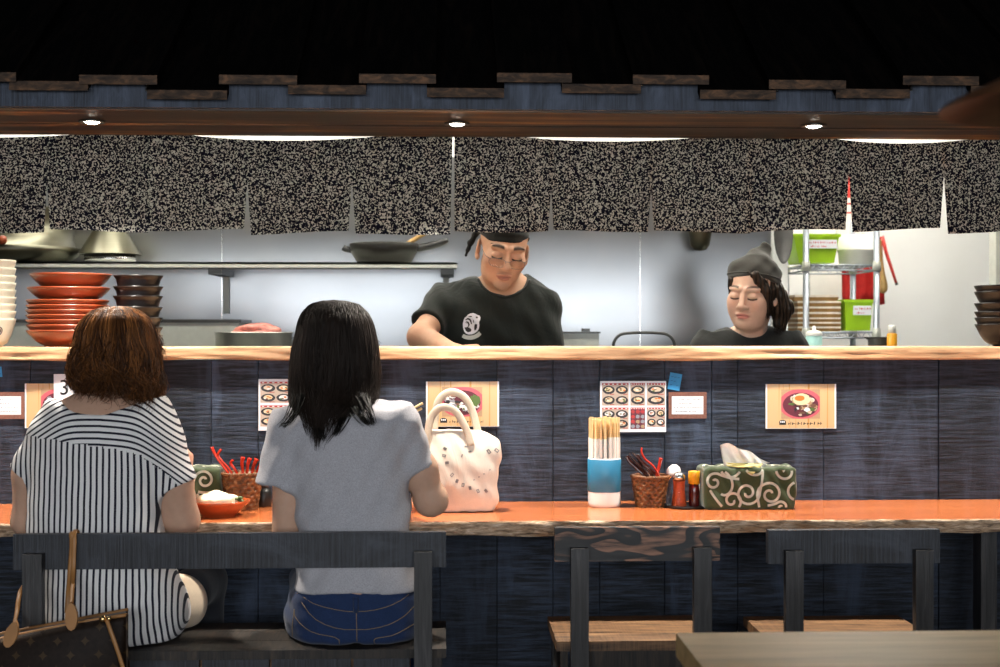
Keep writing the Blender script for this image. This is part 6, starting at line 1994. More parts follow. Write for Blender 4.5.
def line(p, n=14): return [tuple(v)[:2] for v in [(q.x, q.y) for q in spline([Vector((a, b_, 0)) for a, b_ in p], n)]]
lines = [('waist_stitching', [(299, 586), (320, 596), (345, 601), (360, 602), (380, 600), (400, 594), (415, 585)]), ('yoke_stitching', [(300, 588), (315, 607), (335, 617), (359, 620), (385, 617), (403, 610), (416, 600)]),
         ('seat_seam', [(359, 588), (359.5, 610), (360, 640)]), ('pocket_stitching', [(297, 604), (299, 612), (315, 623), (341, 628), (341.5, 640)]), ('pocket_stitching', [(415, 618), (395, 626), (377, 629), (380, 640)]), ('pocket_stitching', [(297, 605), (295, 620), (294, 634)])]
for nm_, p in lines:
    bm = bmesh.new(); stitch(bm, line(p), 0.0010, jb); obj(nm_, bm, M['stitch'], jeans, True)
bm = bmesh.new()
q0, q1 = onback(jb, 359, 588, lift=0.003), onback(jb, 359, 603, lift=0.003)
tube(bm, [q0, (q0 + q1) / 2 + Vector((0, -0.002, 0)), q1], 0.0065, 8, flat=(1, 0.4), up=(0, 1, 0)); obj('belt_loop', bm, M['denim'], jeans, True)
for i, k_ in enumerate((fL, fR)): foot_mesh('shoe', k_, M['black'], gw_)
# body
fb = Field()
gc = G(335, 353, 3.605); Rg = rot(180 - 6, 12, 0)
add_head(fb, gc, Rg, 0.97, True)
fb.cap(gc + np.array([0, -0.01, -0.05]), G(338, 408, 3.56), 0.052, 0.056, k=0.03)
fb.loft(rows_px(torso, Yg, 0.012), k=0.03)
fb.cap(G(300, 425, 3.56), G(392, 421, 3.56), 0.040, 0.040, k=0.03)
eL, eR = G(285, 552, 3.55), G(431, 500, 3.59)
fb.cap(G(290, 426, 3.56), eL, 0.041, 0.034, k=0.02); wL = np.array([X(312, 3.7), 3.72, 0.655]); fb.cap(eL, wL, 0.033, 0.024, k=0.015)
fb.cap(G(398, 424, 3.56), G(420, 470, 3.575), 0.042, 0.043, k=0.02); fb.cap(G(420, 470, 3.575), eR, 0.043, 0.037, k=0.02)
fb.ell(eR, (0.040, 0.038, 0.036), k=0.02)
wR = G(416, 457, 3.77)
fb.cap(eR, wR, 0.037, 0.024, k=0.02)
add_hand(fb, wL, (0.1, 0.9, -0.25), (0, -0.2, -1), 0.92, side=-1)
add_hand(fb, wR, (-0.10, 0.10, 1.0), (-0.95, -0.2, 0.0), 0.86, (0.75, 0.8, 0.5), side=1)
legs(fb, hL, hR, kL, kR, fL, fR, 0.060, 0.044, 0.032)
fb.half((0, 0, 0.503), (0, 0, -1), 0.01, lo=(-9, 3.3, 0.3), hi=(9, 3.80, 0.6))
hl, hh = G(290, 440, 3.66), G(450, 380, 3.95)
lo = np.array([X(240, 3.3), 3.36, 0.06]); hi = np.array([X(470, 3.3), 4.0, 1.38])
body, Vb = body_mesh('body', fb, [(lo, hi, 0.006)], lambda V: head_tint(V, gc, Rg, 0.97, SKIN_W, True), gw_)
# hair
rows = rows_px([(300.5, 324, 344, 0.022, 3.612), (302.5, 315, 354, 0.056, 3.611), (308, 306, 363, 0.084, 3.61), (319, 299, 371, 0.101, 3.607), (335, 295.5, 375.5, 0.110, 3.605), (352, 292, 378, 0.113, 3.60), (372, 291, 379, 0.108, 3.59),
                (390, 293, 377, 0.098, 3.57), (402, 296, 374, 0.085, 3.545), (411, 301, 364, 0.062, 3.517), (420, 307, 352, 0.044, 3.493), (428, 311, 346, 0.032, 3.475), (437, 315, 336, 0.020, 3.462), (447, 318, 331, 0.012, 3.455)], Yg + 0.06)
zg = lambda py: Z(335, py, Yg + 0.06)
def zend_g(th, rg):
    c_, s_ = math.cos(th), math.sin(th)
    if s_ > 0.55: return zg(345 + rg.uniform(-10, 10))           # fringe side, away from us
    if s_ > 0.0: return zg(398 + rg.uniform(-8, 10))
    base = 415 + 13 * math.exp(-((c_ + 0.25) / 0.25) ** 2) - 10 * max(0, c_ - 0.5) * 2
    return zg(min(445, base + rg.normal() * 9))
hair_mesh('hair', rows, M['hair_black'], gw_, 3200, zend_g, 11, core=0.955, r0=0.0012, zcut=zg(408), scalp=(gc + Rg @ np.array([0, 0.018, 0.045]) * 0.97, (0.083, 0.100, 0.084), Rg), wave=(0.0025, 0.6), jit=0.020, clump=34, flick=0.10, tone=lambda t, r: 0.15 + 0.55 * r * (0.5 + 0.5 * t))
# flicked-out locks at both sides
rg2 = np.random.default_rng(5); bm = bmesh.new()
for (p, w_) in ((((299, 394), (294, 409), (288, 420), (281, 427)), 14), (((362, 394), (366, 404), (370, 415), (373, 424)), 12), (((348, 398), (354, 410), (361, 419), (368, 425)), 14), (((318, 408), (317, 422), (319, 433), (322, 440)), 16), (((342, 404), (342, 418), (338, 428), (335, 435)), 16)):
    for i in range(26):
        dx = rg2.normal() * w_ * 0.28
        pts = [P(a + dx * (1 - 0.45 * j / 3) + rg2.normal() * 0.7, b_ + rg2.normal() * 1.2, 3.49 - 0.028 * min(j, 2) + rg2.normal() * 0.003) for j, (a, b_) in enumerate(p)]
        sp = spline(pts, 9); tube(bm, sp, [0.0013 * (1 - 0.75 * (q / 9) ** 2) for q in range(10)], 3, caps=False)
me = bpy.data.meshes.new('hair_ends'); bm.to_mesh(me); bm.free(); fattr(me, 'strand', np.full(len(me.vertices), 0.02))
finish('hair_ends', me, M['hair_black'], gw_)
# chopsticks held in her right hand
for j, (a, b_, l) in enumerate((((391, 421), (422.5, 403.3), 'upper of the two wooden chopsticks in the hand of the grey-shirted diner'), ((391, 423.5), (421.5, 408.5), 'lower of the two wooden chopsticks in the hand of the grey-shirted diner'))):
    bm = bmesh.new(); tube(bm, [P(a[0], a[1], 3.80), P(*b_, 3.765)], [0.0022, 0.0038], 8)
    o = obj('chopstick', bm, M['stick_wood'], None, True); tag(o, l, 'chopstick', 'chopsticks held by the grey-shirted diner')

# ---------------------------------------------------------------- diner in the striped shirt
Yb_ = 3.55
def B(px, py, Y=Yb_): return np.array(P(px, py, Y))
sw_ = thing('person', (X(105, Yb_), Yb_, 0), 'seated person with wavy brown hair and a navy and white striped shirt', 'person', None)
torso = [(388, 84, 134, 0.052, 3.575), (396, 68, 150, 0.066, 3.572), (404, 55, 162, 0.080, 3.568), (414, 45, 171, 0.094, 3.565), (428, 36, 177, 0.104, 3.565), (448, 31, 176, 0.108, 3.565), (472, 29, 168, 0.110, 3.565), (495, 28, 162, 0.112, 3.562), (530, 29, 162, 0.116, 3.558), (565, 42, 172, 0.126, 3.55), (595, 46, 184, 0.140, 3.555), (620, 48, 186, 0.146, 3.56), (642, 52, 176, 0.146, 3.565)]
f = Field().loft(rows_px(torso, Yb_), k=0.02, p=2.3)
f.cap(B(60, 420, 3.57), B(24, 474, 3.57), 0.052, 0.040, k=0.035, flat=True)
f.cap(B(150, 417, 3.57), B(176, 485, 3.58), 0.055, 0.056, k=0.035, flat=True)
f.ell(B(150, 606, 3.60), (0.090, 0.10, 0.078), k=0.03)
f.ell(B(107, 384, 3.60), (0.118, 0.40, 0.074), k=0.006, mode='s')
def wr_s(x, y, z):
    return 0.0028 * np.sin(x * 40 + z * 12) * np.clip((0.95 - z) * 3, 0, 1) + 0.0020 * np.sin(x * 60 + z * 44) * np.sin(z * 28 - x * 20) + 0.0030 * np.sin(z * 90 - x * 70) * np.exp(-((x - X(150, Yb_)) / 0.06) ** 2) * np.clip((0.70 - z) * 8, 0, 1)
f.disp(wr_s)
zhm = ZB + 0.004
f.half((0, 0, zhm), (0, 0, -1), 0.01)
def seam_y(px): return np.interp(px, [10, 30, 60, 85, 120, 144, 160, 190], [434, 435, 437, 441, 446, 453, 468, 500])
def stripe(V):
    px, py = pxz(V, Yb_)
    yoke = py < seam_y(px)
    drop = np.where(px < 76, (76 - px) * 0.62, 0) + np.where(px > 138, (px - 138) * 0.75, 0)
    ph_h = (py - drop - 0.04 * (px - 100)) / 5.9
    flare = np.clip((py - 540) / 100, 0, 1)
    xc = (px - 95) / (1 + 0.10 * flare) - flare * np.clip((px - 120) / 60, 0, 1.2) * (py - 560) * 0.10
    ph_v = xc / 5.75
    return np.where(yoke, ph_h, ph_v)
# the yoke and the body of the shirt are two pieces of cloth, so each carries its own clean stripes
V, Q = f.mesh(B(-15, 648, 3.36) - 0.04, B(225, 385, 3.78) + 0.04, 0.0055)
px_, py_ = pxz(V, Yb_); up = py_ < seam_y(px_)
shirt_s = None
for nm_, keep in (('shirt_body', ~up[Q].all(1)), ('shirt_yoke', up[Q].all(1))):
    qq = Q[keep]; used = np.unique(qq); mp = np.full(len(V), -1); mp[used] = np.arange(len(used))
    VV = V[used].copy(); me = np_mesh(nm_, VV, mp[qq])
    px2, py2 = pxz(VV, Yb_)
    dd_ = np.abs(px2 - 107) - np.where(px2 < 107, 36, 34); drop = 0.5 * (dd_ + np.sqrt(dd_ ** 2 + 150)) * np.where(px2 < 107, 0.72, 0.85)
    if nm_ == 'shirt_yoke': vals = (py2 - drop - 0.04 * (px2 - 100)) / 5.9
    else:
        low = np.clip((py2 - 535) / 30, 0, 1); uu = np.clip((px2 - 140) / 48, 0, 0.985); px3 = np.where(px2 > 140, 140 + 48 * np.arcsin(uu), px2); px2 = px2 + (px3 - px2) * low
        fl_ = np.clip((py2 - 540) / 100, 0, 1)
        vals = ((px2 - 95) / (1 + 0.10 * fl_) - np.clip((px2 - 150) / 20, 0, 2) * np.clip((490 - py2) / 40, 0, 1) * 6) / 5.75
    fattr(me, 'stripe', vals + 60)
    if shirt_s is None: shirt_s = finish('shirt', me, M['stripes'], sw_)
    else: finish('yoke', me, M['stripes'], shirt_s)
bs = BVHTree.FromPolygons([Vector(v) for v in V], [tuple(q) for q in Q])
# trousers
ft = Field()
kn = B(190, 603, 3.70)
ft.cap(B(70, 612, 3.58), B(150, 606, 3.60), 0.105, 0.080, k=0.04); ft.cap(B(150, 604, 3.60), B(178, 603, 3.68), 0.086, 0.076, k=0.03)
ft.cap(B(75, 610, 3.60), B(70, 600, 3.84), 0.085, 0.070, k=0.03)
ft.half((0, 0, ZB + 0.002), (0, 0, -1), 0.012)
tr, _, _ = cloth_mesh('shorts', ft, B(20, 660, 3.4), B(240, 555, 3.98), 0.007, M['cream_pants'], sw_)
fl = Field()
k1 = np.array([X(206, 3.86), 3.86, 0.575]); k0 = np.array([X(62, 3.92), 3.93, 0.56])
fl.cap(np.array([X(190, 3.745), 3.745, 0.566]), k1, 0.060, 0.052, k=0.02); fl.cap(k1, (k1[0] + 0.01, 3.84, 0.10), 0.050, 0.036, k=0.03)
fl.cap(B(70, 606, 3.72), k0, 0.066, 0.052, k=0.02); fl.cap(k0, (k0[0], 3.90, 0.10), 0.050, 0.036, k=0.03)
fl.half((0, 0, ZB + 0.002), (0, 0, -1), 0.012, lo=(-9, 3.3, 0.4), hi=(9, 3.76, 0.6))
cloth_mesh('leggings', fl, np.array([X(20, 3.6) - 0.1, 3.5, 0.06]), np.array([X(250, 3.6), 4.02, 0.70]), 0.007, M['dark_trousers'], sw_)
foot_mesh('shoe', (k1[0] + 0.01, 3.84, 0.1), M['black'], sw_); foot_mesh('shoe', (k0[0], 3.90, 0.1), M['black'], sw_)
# body
fb = Field()
bc = B(115.5, 359, 3.60); Rb = rot(180 + 4, 14, 0)
add_head(fb, bc, Rb, 0.98, True)
fb.cap(bc + np.array([0, -0.012, -0.05]), B(110, 402, 3.575), 0.055, 0.062, k=0.03)
fb.loft(rows_px([(r[0] - 1.5, *r[1:]) for r in torso[:9]] + [(565, 50, 160, 0.12, 3.55), (600, 55, 158, 0.12, 3.56)], Yb_, 0.0075), k=0.03, p=2.3)
fb.cap(B(62, 422, 3.57), B(28, 474, 3.57), 0.042, 0.036, k=0.03)
eL = B(26, 521, 3.60); fb.cap(B(28, 474, 3.57), eL, 0.037, 0.034, k=0.02); wL = B(58, 503, 3.86); wL[2] = 0.87; fb.cap(eL, wL, 0.034, 0.024, k=0.02)
fb.cap(B(148, 424, 3.57), B(175, 480, 3.58), 0.036, 0.043, k=0.02)
eR = B(182, 520, 3.61); fb.cap(B(175, 480, 3.58), eR, 0.043, 0.044, k=0.02)
wR = B(183, 482, 3.80); fb.cap(eR, wR, 0.040, 0.025, k=0.02)
add_hand(fb, wL, (0.6, 0.5, -0.25), (0.1, 0.1, -1), 0.9, side=-1)
add_hand(fb, wR, (0.05, 0.15, 1.0), (-0.9, 0.3, 0.0), 0.88, (0.7, 0.8, 0.5), side=1)
for hp_, kn_, ft_ in ((B(150, 604, 3.60), k1, (k1[0] + 0.01, 3.84, 0.10)), (B(72, 608, 3.60), k0, (k0[0], 3.90, 0.10))): fb.cap(hp_, kn_, 0.052, 0.040, k=0.03); fb.cap(kn_, ft_, 0.038, 0.028, k=0.03)
fb.half((0, 0, 0.50), (0, 0, -1), 0.01, lo=(-9, 3.3, 0.4), hi=(9, 3.76, 0.6))
body_mesh('body', fb, [(np.array([X(-30, 3.5), 3.36, 0.06]), np.array([X(260, 3.5), 4.02, 1.38]), 0.006)], lambda V: head_tint(V, bc, Rb, 0.98, SKIN_W, True), sw_)
rows = rows_px([(306.5, 106, 125, 0.025, 3.604), (309, 96, 134, 0.058, 3.603), (315, 87, 144, 0.084, 3.60), (327, 79, 152, 0.102, 3.598), (344, 76, 156, 0.112, 3.595), (360, 74, 158, 0.116, 3.59), (374, 73, 160, 0.116, 3.585), (384, 76, 160, 0.108, 3.58), (393, 82, 158, 0.096, 3.578), (404, 90, 155, 0.080, 3.575)], Yb_ + 0.04)
zb2 = lambda py: Z(116, py, Yb_ + 0.04)
def zend_b(th, rg):
    c_, s_ = math.cos(th), math.sin(th)
    if s_ > 0.5: return zb2(350 + rg.uniform(-10, 10))
    base = 389 + 13 * max(0, c_) - 3 * math.exp(-((c_ + 0.3) / 0.3) ** 2)
    return zb2(base + rg.normal() * 6)
hr = [r for r in rows if r[0] >= zb2(390)]
hair_mesh('hair', hr if False else [r for r in rows if r[0] > zb2(395)], M['hair_brown'], sw_, 3000, zend_b, 21, core=0.92, r0=0.0013, wave=(0.016, 2.0), jit=0.042, clump=44, flick=0.05, segs=24, zcut=zb2(386), scalp=(bc + Rb @ np.array([0, 0.018, 0.045]) * 0.98, (0.080, 0.097, 0.078), Rb), tone=lambda t, r: 0.03 + 0.9 * r ** 2.6 * (1.0 - 0.55 * t))  # tone falls towards the tips: top-light highlights painted into the strand colour

# ---------------------------------------------------------------- chef
Yc = 4.74
def Ck(px, py, Y=Yc): return np.array(P(px, py, Y))
ch = thing('person', (X(503, Yc), Yc, 0), 'person with glasses, black headband and black T-shirt with a white emblem, looking down', 'person', None)
cc = Ck(503.0, 250.5, 4.63); Rc = rot(9, 17, 6.5); sc_ = 1.04
torso = [(275, 482, 526, 0.060, 4.75), (282, 462, 538, 0.078, 4.75), (291, 450, 545, 0.098, 4.745), (312, 440, 554, 0.118, 4.74), (335, 441, 556, 0.122, 4.74), (365, 444, 553, 0.120, 4.75), (400, 447, 551, 0.120, 4.77), (450, 446, 552, 0.125, 4.78), (470, 446, 552, 0.125, 4.78)]
f = Field().loft(rows_px(torso, Yc), k=0.02, p=2.3)
f.cap(Ck(486, 287, 4.75), Ck(445, 304, 4.74), 0.040, 0.052, k=0.04); f.cap(Ck(520, 287, 4.75), Ck(542, 306, 4.74), 0.042, 0.050, k=0.04)
f.cap(Ck(442, 301, 4.74), Ck(427.5, 324, 4.64), 0.054, 0.055, k=0.04, flat=True)
f.cap(Ck(543, 307, 4.74), Ck(551, 360, 4.68), 0.050, 0.052, k=0.04, flat=True)
f.ell(Ck(504, 272, 4.70), (0.086, 0.135, 0.075), k=0.01, mode='s')
def wr_c(x, y, z): return 0.0045 * np.sin(x * 45 + z * 34) * np.sin(z * 22 - x * 14) + 0.004 * np.sin((x * 0.7 + z) * 62 + 1.0) * np.exp(-((x - X(480, Yc)) / 0.12) ** 2) + 0.0018 * np.sin(x * 100 + z * 50)
f.disp(wr_c)
tee, Vt, Qt = cloth_mesh('t_shirt', f, Ck(395, 480, 4.5), Ck(600, 262, 4.92), 0.0062, M['black_tee'], ch)
tb_ = BVHTree.FromPolygons([Vector(v) for v in Vt], [tuple(q) for q in Qt])
# collar rib
# printed emblem on the chest: a round face-like crest over a small curved ribbon
def chest(px, py, lift): 
    p = P(px, py, 4.62); e = Vector((0, 0, EYE)); d = (p - e).normalized()
    h_ = tb_.ray_cast(e + d * 4.3, d)
    return h_[0] - d * lift if h_[0] is not None else None
def decal(name, polys, lift, m, parent):
    bm = bmesh.new()
    for poly in polys:
        tmp = bmesh.new(); fs = tmp.faces.new([tmp.verts.new((a, b_, 0)) for a, b_ in poly])
        bmesh.ops.triangulate(tmp, faces=[fs]); bmesh.ops.subdivide_edges(tmp, edges=tmp.edges[:], cuts=2, use_grid_fill=True)
        mp = {}
        for v in tmp.verts:
            q = chest(v.co.x, v.co.y, lift)
            if q is not None: mp[v] = bm.verts.new(q)
        for fc in tmp.faces:
            if all(v in mp for v in fc.verts): bm.faces.new([mp[v] for v in fc.verts])
        tmp.free()
    return obj(name, bm, m, parent, True)
def E2(x, y): return (455 + x / 16.667, 305 + y / 16.667)
blob = [E2(*q) for q in ((190, 190), (215, 160), (260, 140), (300, 132), (345, 148), (370, 165), (405, 175), (425, 205), (418, 250), (400, 285), (408, 340), (395, 400), (370, 440), (330, 470), (280, 490), (225, 492), (180, 475), (150, 435), (132, 370), (130, 310), (145, 250), (160, 215))]
decal('emblem_crest', [blob], 0.0016, M['paper'], tee)
cuts = [[(215, 200), (250, 182), (285, 185), (280, 200), (245, 200)], [(345, 200), (365, 190), (385, 205), (372, 225), (350, 220)], [(175, 240), (215, 215), (255, 230), (275, 270), (285, 320), (268, 318), (255, 280), (235, 250), (205, 240), (180, 255)],
        [(160, 290), (195, 268), (230, 285), (245, 330), (232, 365), (210, 362), (222, 330), (205, 300), (170, 305)], [(165, 330), (178, 345), (180, 385), (205, 400), (250, 385), (272, 405), (268, 440), (215, 455), (180, 430), (160, 380)], [(325, 330), (350, 312), (370, 330), (368, 375), (350, 415), (325, 425), (318, 380)], [(300, 250), (312, 250), (318, 290), (306, 295)]]
decal('emblem_marks', [[E2(*q) for q in c_] for c_ in cuts], 0.0024, M['ink_black'], tee)
cr = [chest(a, b_, 0.0) for a, b_ in line([(478, 279), (483, 287.5), (491, 293.5), (503, 297.5), (516, 294.5), (525, 288.5), (530, 280)], 30)]
bm = bmesh.new(); tube(bm, [q for q in cr if q is not None], 0.0052, 8); obj('collar', bm, M['black_tee'], tee, True)
rib = [E2(*q) for q in ((140, 485), (190, 505), (250, 512), (310, 502), (360, 475), (400, 440), (440, 490), (400, 530), (340, 562), (270, 580), (200, 575), (150, 560), (112, 535))]
decal('emblem_ribbon', [rib], 0.0018, plain('emblem_grey', (0.50, 0.52, 0.48), 0.7), tee)
# body
fb = Field()
Tc = add_head(fb, cc, Rc, sc_)
fb.cap(Tc((0, 0.035, -0.05)), Ck(503, 290, 4.76), 0.058, 0.066, k=0.03)
fb.cap(Tc((0, 0.01, -0.08)), Ck(504, 296, 4.70), 0.050, 0.055, k=0.03)
fb.loft(rows_px(torso, Yc, 0.012), k=0.03)
fb.cap(Ck(450, 302, 4.74), Ck(542, 304, 4.74), 0.034, 0.034, k=0.03)
eL = Ck(421, 337, 4.58); fb.cap(Ck(443, 304, 4.74), eL, 0.040, 0.042, k=0.02)
wL = Ck(452, 352, 4.46); fb.cap(eL, wL, 0.043, 0.029, k=0.02)
eR = Ck(558, 378, 4.66); fb.cap(Ck(545, 306, 4.74), eR, 0.040, 0.038, k=0.02); wR = Ck(520, 372, 4.47); fb.cap(eR, wR, 0.038, 0.029, k=0.02)
add_hand(fb, wL, (0.95, -0.10, 0.06), (0.05, -0.3, -1), 1.0, (0.45, 0.6, 0.4), side=1)
add_hand(fb, wR, (-0.9, -0.3, 0.0), (0, -0.2, -1), 1.0, (0.4, 0.5, 0.4), side=-1)
hipL, hipR = (X(475, Yc), 4.78, 0.88), (X(528, Yc), 4.78, 0.88)
for h_ in (hipL, hipR): fb.cap(h_, (h_[0], 4.76, 0.48), 0.07, 0.052, k=0.03); fb.cap((h_[0], 4.76, 0.48), (h_[0], 4.80, 0.08), 0.050, 0.036, k=0.03)
hz = Tc((0, 0, -0.125))[2]
lo = np.array([X(395, 4.4), 4.30, 0.06]); hi = np.array([X(600, 4.9), 4.95, hz + 0.006])
hlo = cc + np.array([-0.13, -0.15, 0]); hhi = cc + np.array([0.13, 0.16, 0.16]); hlo[2] = hz
body_mesh('body', fb, [(lo, hi, 0.006), (hlo, hhi, 0.0022)], lambda V: head_tint(V, cc, Rc, sc_, SKIN_C, False, (0.43, 0.20, 0.145)), ch)
ftr = Field()
ftr.loft(rows_px([(440, 447, 551, 0.115, 4.78), (470, 446, 552, 0.125, 4.78), (510, 446, 552, 0.125, 4.78)], Yc), k=0.03)
for h_ in (hipL, hipR): ftr.cap(h_, (h_[0], 4.76, 0.48), 0.092, 0.070, k=0.03); ftr.cap((h_[0], 4.76, 0.48), (h_[0], 4.80, 0.10), 0.068, 0.058, k=0.03, flat=True)
cloth_mesh('trousers', ftr, np.array([X(425, Yc), 4.60, 0.05]), np.array([X(575, Yc), 4.95, 1.0]), 0.009, M['dark_trousers'], ch)
for h_ in (hipL, hipR):
    o = foot_mesh('shoe', (h_[0], 4.82, 0), M['black'], ch)
# headband
fbd = Field()
Rq = Rc
fbd.ell(Tc((0, 0.018, 0.045)), np.array((0.0755, 0.093, 0.080)) * sc_ + 0.0035, Rc, k=0.006)
fbd.half(Tc((0, 0, 0.050)), Rc @ np.array([0.13, 0.10, -1.0]), 0.004)
fbd.ell(Tc((-0.074, 0.045, 0.048)), (0.014, 0.016, 0.014), Rc, k=0.006)
fbd.cap(Tc((-0.080, 0.055, 0.046)), Ck(470.5, 243, 4.70), 0.011, 0.009, k=0.008); fbd.cap(Ck(470.5, 243, 4.70), Ck(466, 255, 4.71), 0.009, 0.005, k=0.008)
fbd.ell(Tc((0.077, 0.030, 0.040)), (0.008, 0.012, 0.012), Rc, k=0.006)
fbd.disp(lambda x, y, z: 0.0012 * np.sin(z * 240 + x * 20))
V, Q = fbd.mesh(cc + np.array([-0.17, -0.15, -0.06]), cc + np.array([0.15, 0.17, 0.17]), 0.003)
finish('headband', np_mesh('headband', V, Q), M['band_cloth'], ch)
# side hair below the band
# glasses, low on the nose
gl = thing('glasses', Tc((0, -0.11, -0.012)), 'thin metal-rimmed glasses low on the nose of the person in the headband', 'glasses')
bm = bmesh.new()
def lens_pts(q, n=28, g=1.0):
    out = []
    for i in range(n):
        a = 2 * PI * i / n; ca, sa = math.cos(a), math.sin(a)
        ex = 0.0255 * g * math.copysign(abs(ca) ** 0.7, ca); ez = 0.0135 * g * math.copysign(abs(sa) ** 0.75, sa)
        x = q * 0.0315 + ex; out.append(Vector(Tc((x, -0.1085 + 0.9 * (abs(x) - 0.005) ** 2 * 6, -0.016 + ez))))
    return out
for q in (-1, 1): thinring(bm, lens_pts(q), 0.0008)
tube(bm, [Vector(Tc((x, -0.1105 - 0.004 * (1 - (x / 0.008) ** 2), -0.008))) for x in (-0.0075, -0.004, 0, 0.004, 0.0075)], 0.0011, 6)
for q in (-1, 1):
    tube(bm, [Vector(Tc(p)) for p in ((q * 0.056, -0.0925, -0.008), (q * 0.068, -0.080, -0.004), (q * 0.078, -0.02, 0.010), (q * 0.080, 0.015, 0.016))], 0.0012, 6)
obj('frame', bm, plain('thin_grey_frame', (0.16, 0.14, 0.13), 0.3, metal=0.6), gl, True)
for q in (-1, 1):
    bm = bmesh.new(); pts = lens_pts(q, 28, 0.96); f_ = bm.faces.new([bm.verts.new(p) for p in pts]); bmesh.ops.solidify(bm, geom=[f_], thickness=0.0008)
    obj('lens', bm, M['glass'], gl, False)

# ---------------------------------------------------------------- woman cook
Yw = 4.86
def Wk(px, py, Y=Yw): return np.array(P(px, py, Y))
wk = thing('person', (X(748, Yw), Yw, 0), 'person in a pointed dark grey cap and charcoal T-shirt, standing by the wire rack', 'person', None)
wc = Wk(753.0, 293.5, 4.78); Rw = rot(-34, 13, 5); sw2 = 1.0
torso = [(326, 731, 769, 0.060, 4.87), (330, 718, 782, 0.078, 4.87), (337, 704, 794, 0.092, 4.865), (348, 696, 801, 0.105, 4.86), (370, 698, 800, 0.112, 4.86), (400, 703, 795, 0.112, 4.87), (450, 703, 795, 0.12, 4.88)]
f = Field().loft(rows_px(torso, Yw), k=0.02, p=2.3)
f.cap(Wk(708, 343, 4.86), Wk(690, 380, 4.82), 0.050, 0.055, k=0.03, flat=True); f.cap(Wk(790, 343, 4.86), Wk(806, 380, 4.82), 0.050, 0.055, k=0.03, flat=True)
f.ell(Wk(748, 316, 4.83), (0.076, 0.14, 0.074), k=0.01, mode='s')
f.disp(lambda x, y, z: 0.004 * np.sin(x * 50 + z * 40) * np.sin(z * 30 - x * 18))
tee2, _, _ = cloth_mesh('t_shirt', f, Wk(672, 460, 4.68), Wk(830, 316, 5.02), 0.0062, M['charcoal_tee'], wk)
fb = Field()
Tw = add_head(fb, wc, Rw, sw2, True)
fb.cap(Tw((0, 0.03, -0.05)), Wk(749, 338, 4.87), 0.052, 0.050, k=0.03); fb.cap(Tw((0, 0.0, -0.08)), Wk(748, 344, 4.83), 0.048, 0.050, k=0.03)
fb.ell(Tw((0, -0.045, -0.088)), (0.052, 0.046, 0.032), Rw, k=0.02)
for q in (-1, 1): fb.ell(Tw((q * 0.034, -0.055, -0.050)), (0.030, 0.028, 0.034), Rw, k=0.02)
fb.loft(rows_px(torso, Yw, 0.020), k=0.02)
fb.cap(Wk(714, 348, 4.86), Wk(784, 348, 4.86), 0.028, 0.028, k=0.02)
for a, e_, w_, sd in (((708, 344, 4.86), (690, 395, 4.80), (725, 392, 4.56), 1), ((790, 344, 4.86), (806, 395, 4.80), (768, 392, 4.56), -1)):
    fb.cap(Wk(a[0], a[1] + 8, a[2]), Wk(*e_), 0.036, 0.036, k=0.02); fb.cap(Wk(*e_), Wk(*w_), 0.035, 0.025, k=0.02)
    add_hand(fb, Wk(*w_), (0.5 * sd, -0.8, 0), (0, 0, -1), 0.9, (0.4, 0.5, 0.4), side=sd)
hipL, hipR = (X(725, Yw), 4.88, 0.86), (X(772, Yw), 4.88, 0.86)
for h_ in (hipL, hipR): fb.cap(h_, (h_[0], 4.86, 0.46), 0.07, 0.05, k=0.03); fb.cap((h_[0], 4.86, 0.46), (h_[0], 4.90, 0.08), 0.048, 0.034, k=0.03)
hz = Tw((0, 0, -0.128))[2]
lo = np.array([X(660, 4.5), 4.40, 0.06]); hi = np.array([X(840, 4.9), 5.06, hz + 0.006])
hlo = wc + np.array([-0.13, -0.15, 0]); hhi = wc + np.array([0.13, 0.16, 0.16]); hlo[2] = hz
body_mesh('body', fb, [(lo, hi, 0.006), (hlo, hhi, 0.0022)], lambda V: head_tint(V, wc, Rw, sw2, SKIN_F, True, (0.55, 0.22, 0.18)), wk)
ftr = Field()
ftr.loft(rows_px([(440, 704, 794, 0.11, 4.88), (470, 702, 796, 0.12, 4.88), (510, 702, 796, 0.12, 4.88)], Yw), k=0.03)
for h_ in (hipL, hipR): ftr.cap(h_, (h_[0], 4.86, 0.46), 0.090, 0.066, k=0.03); ftr.cap((h_[0], 4.86, 0.46), (h_[0], 4.90, 0.10), 0.064, 0.056, k=0.03, flat=True)
cloth_mesh('trousers', ftr, np.array([X(685, Yw), 4.70, 0.05]), np.array([X(815, Yw), 5.06, 1.0]), 0.009, M['dark_trousers'], wk)
for h_ in (hipL, hipR): foot_mesh('shoe', (h_[0], 4.92, 0), M['black'], wk)
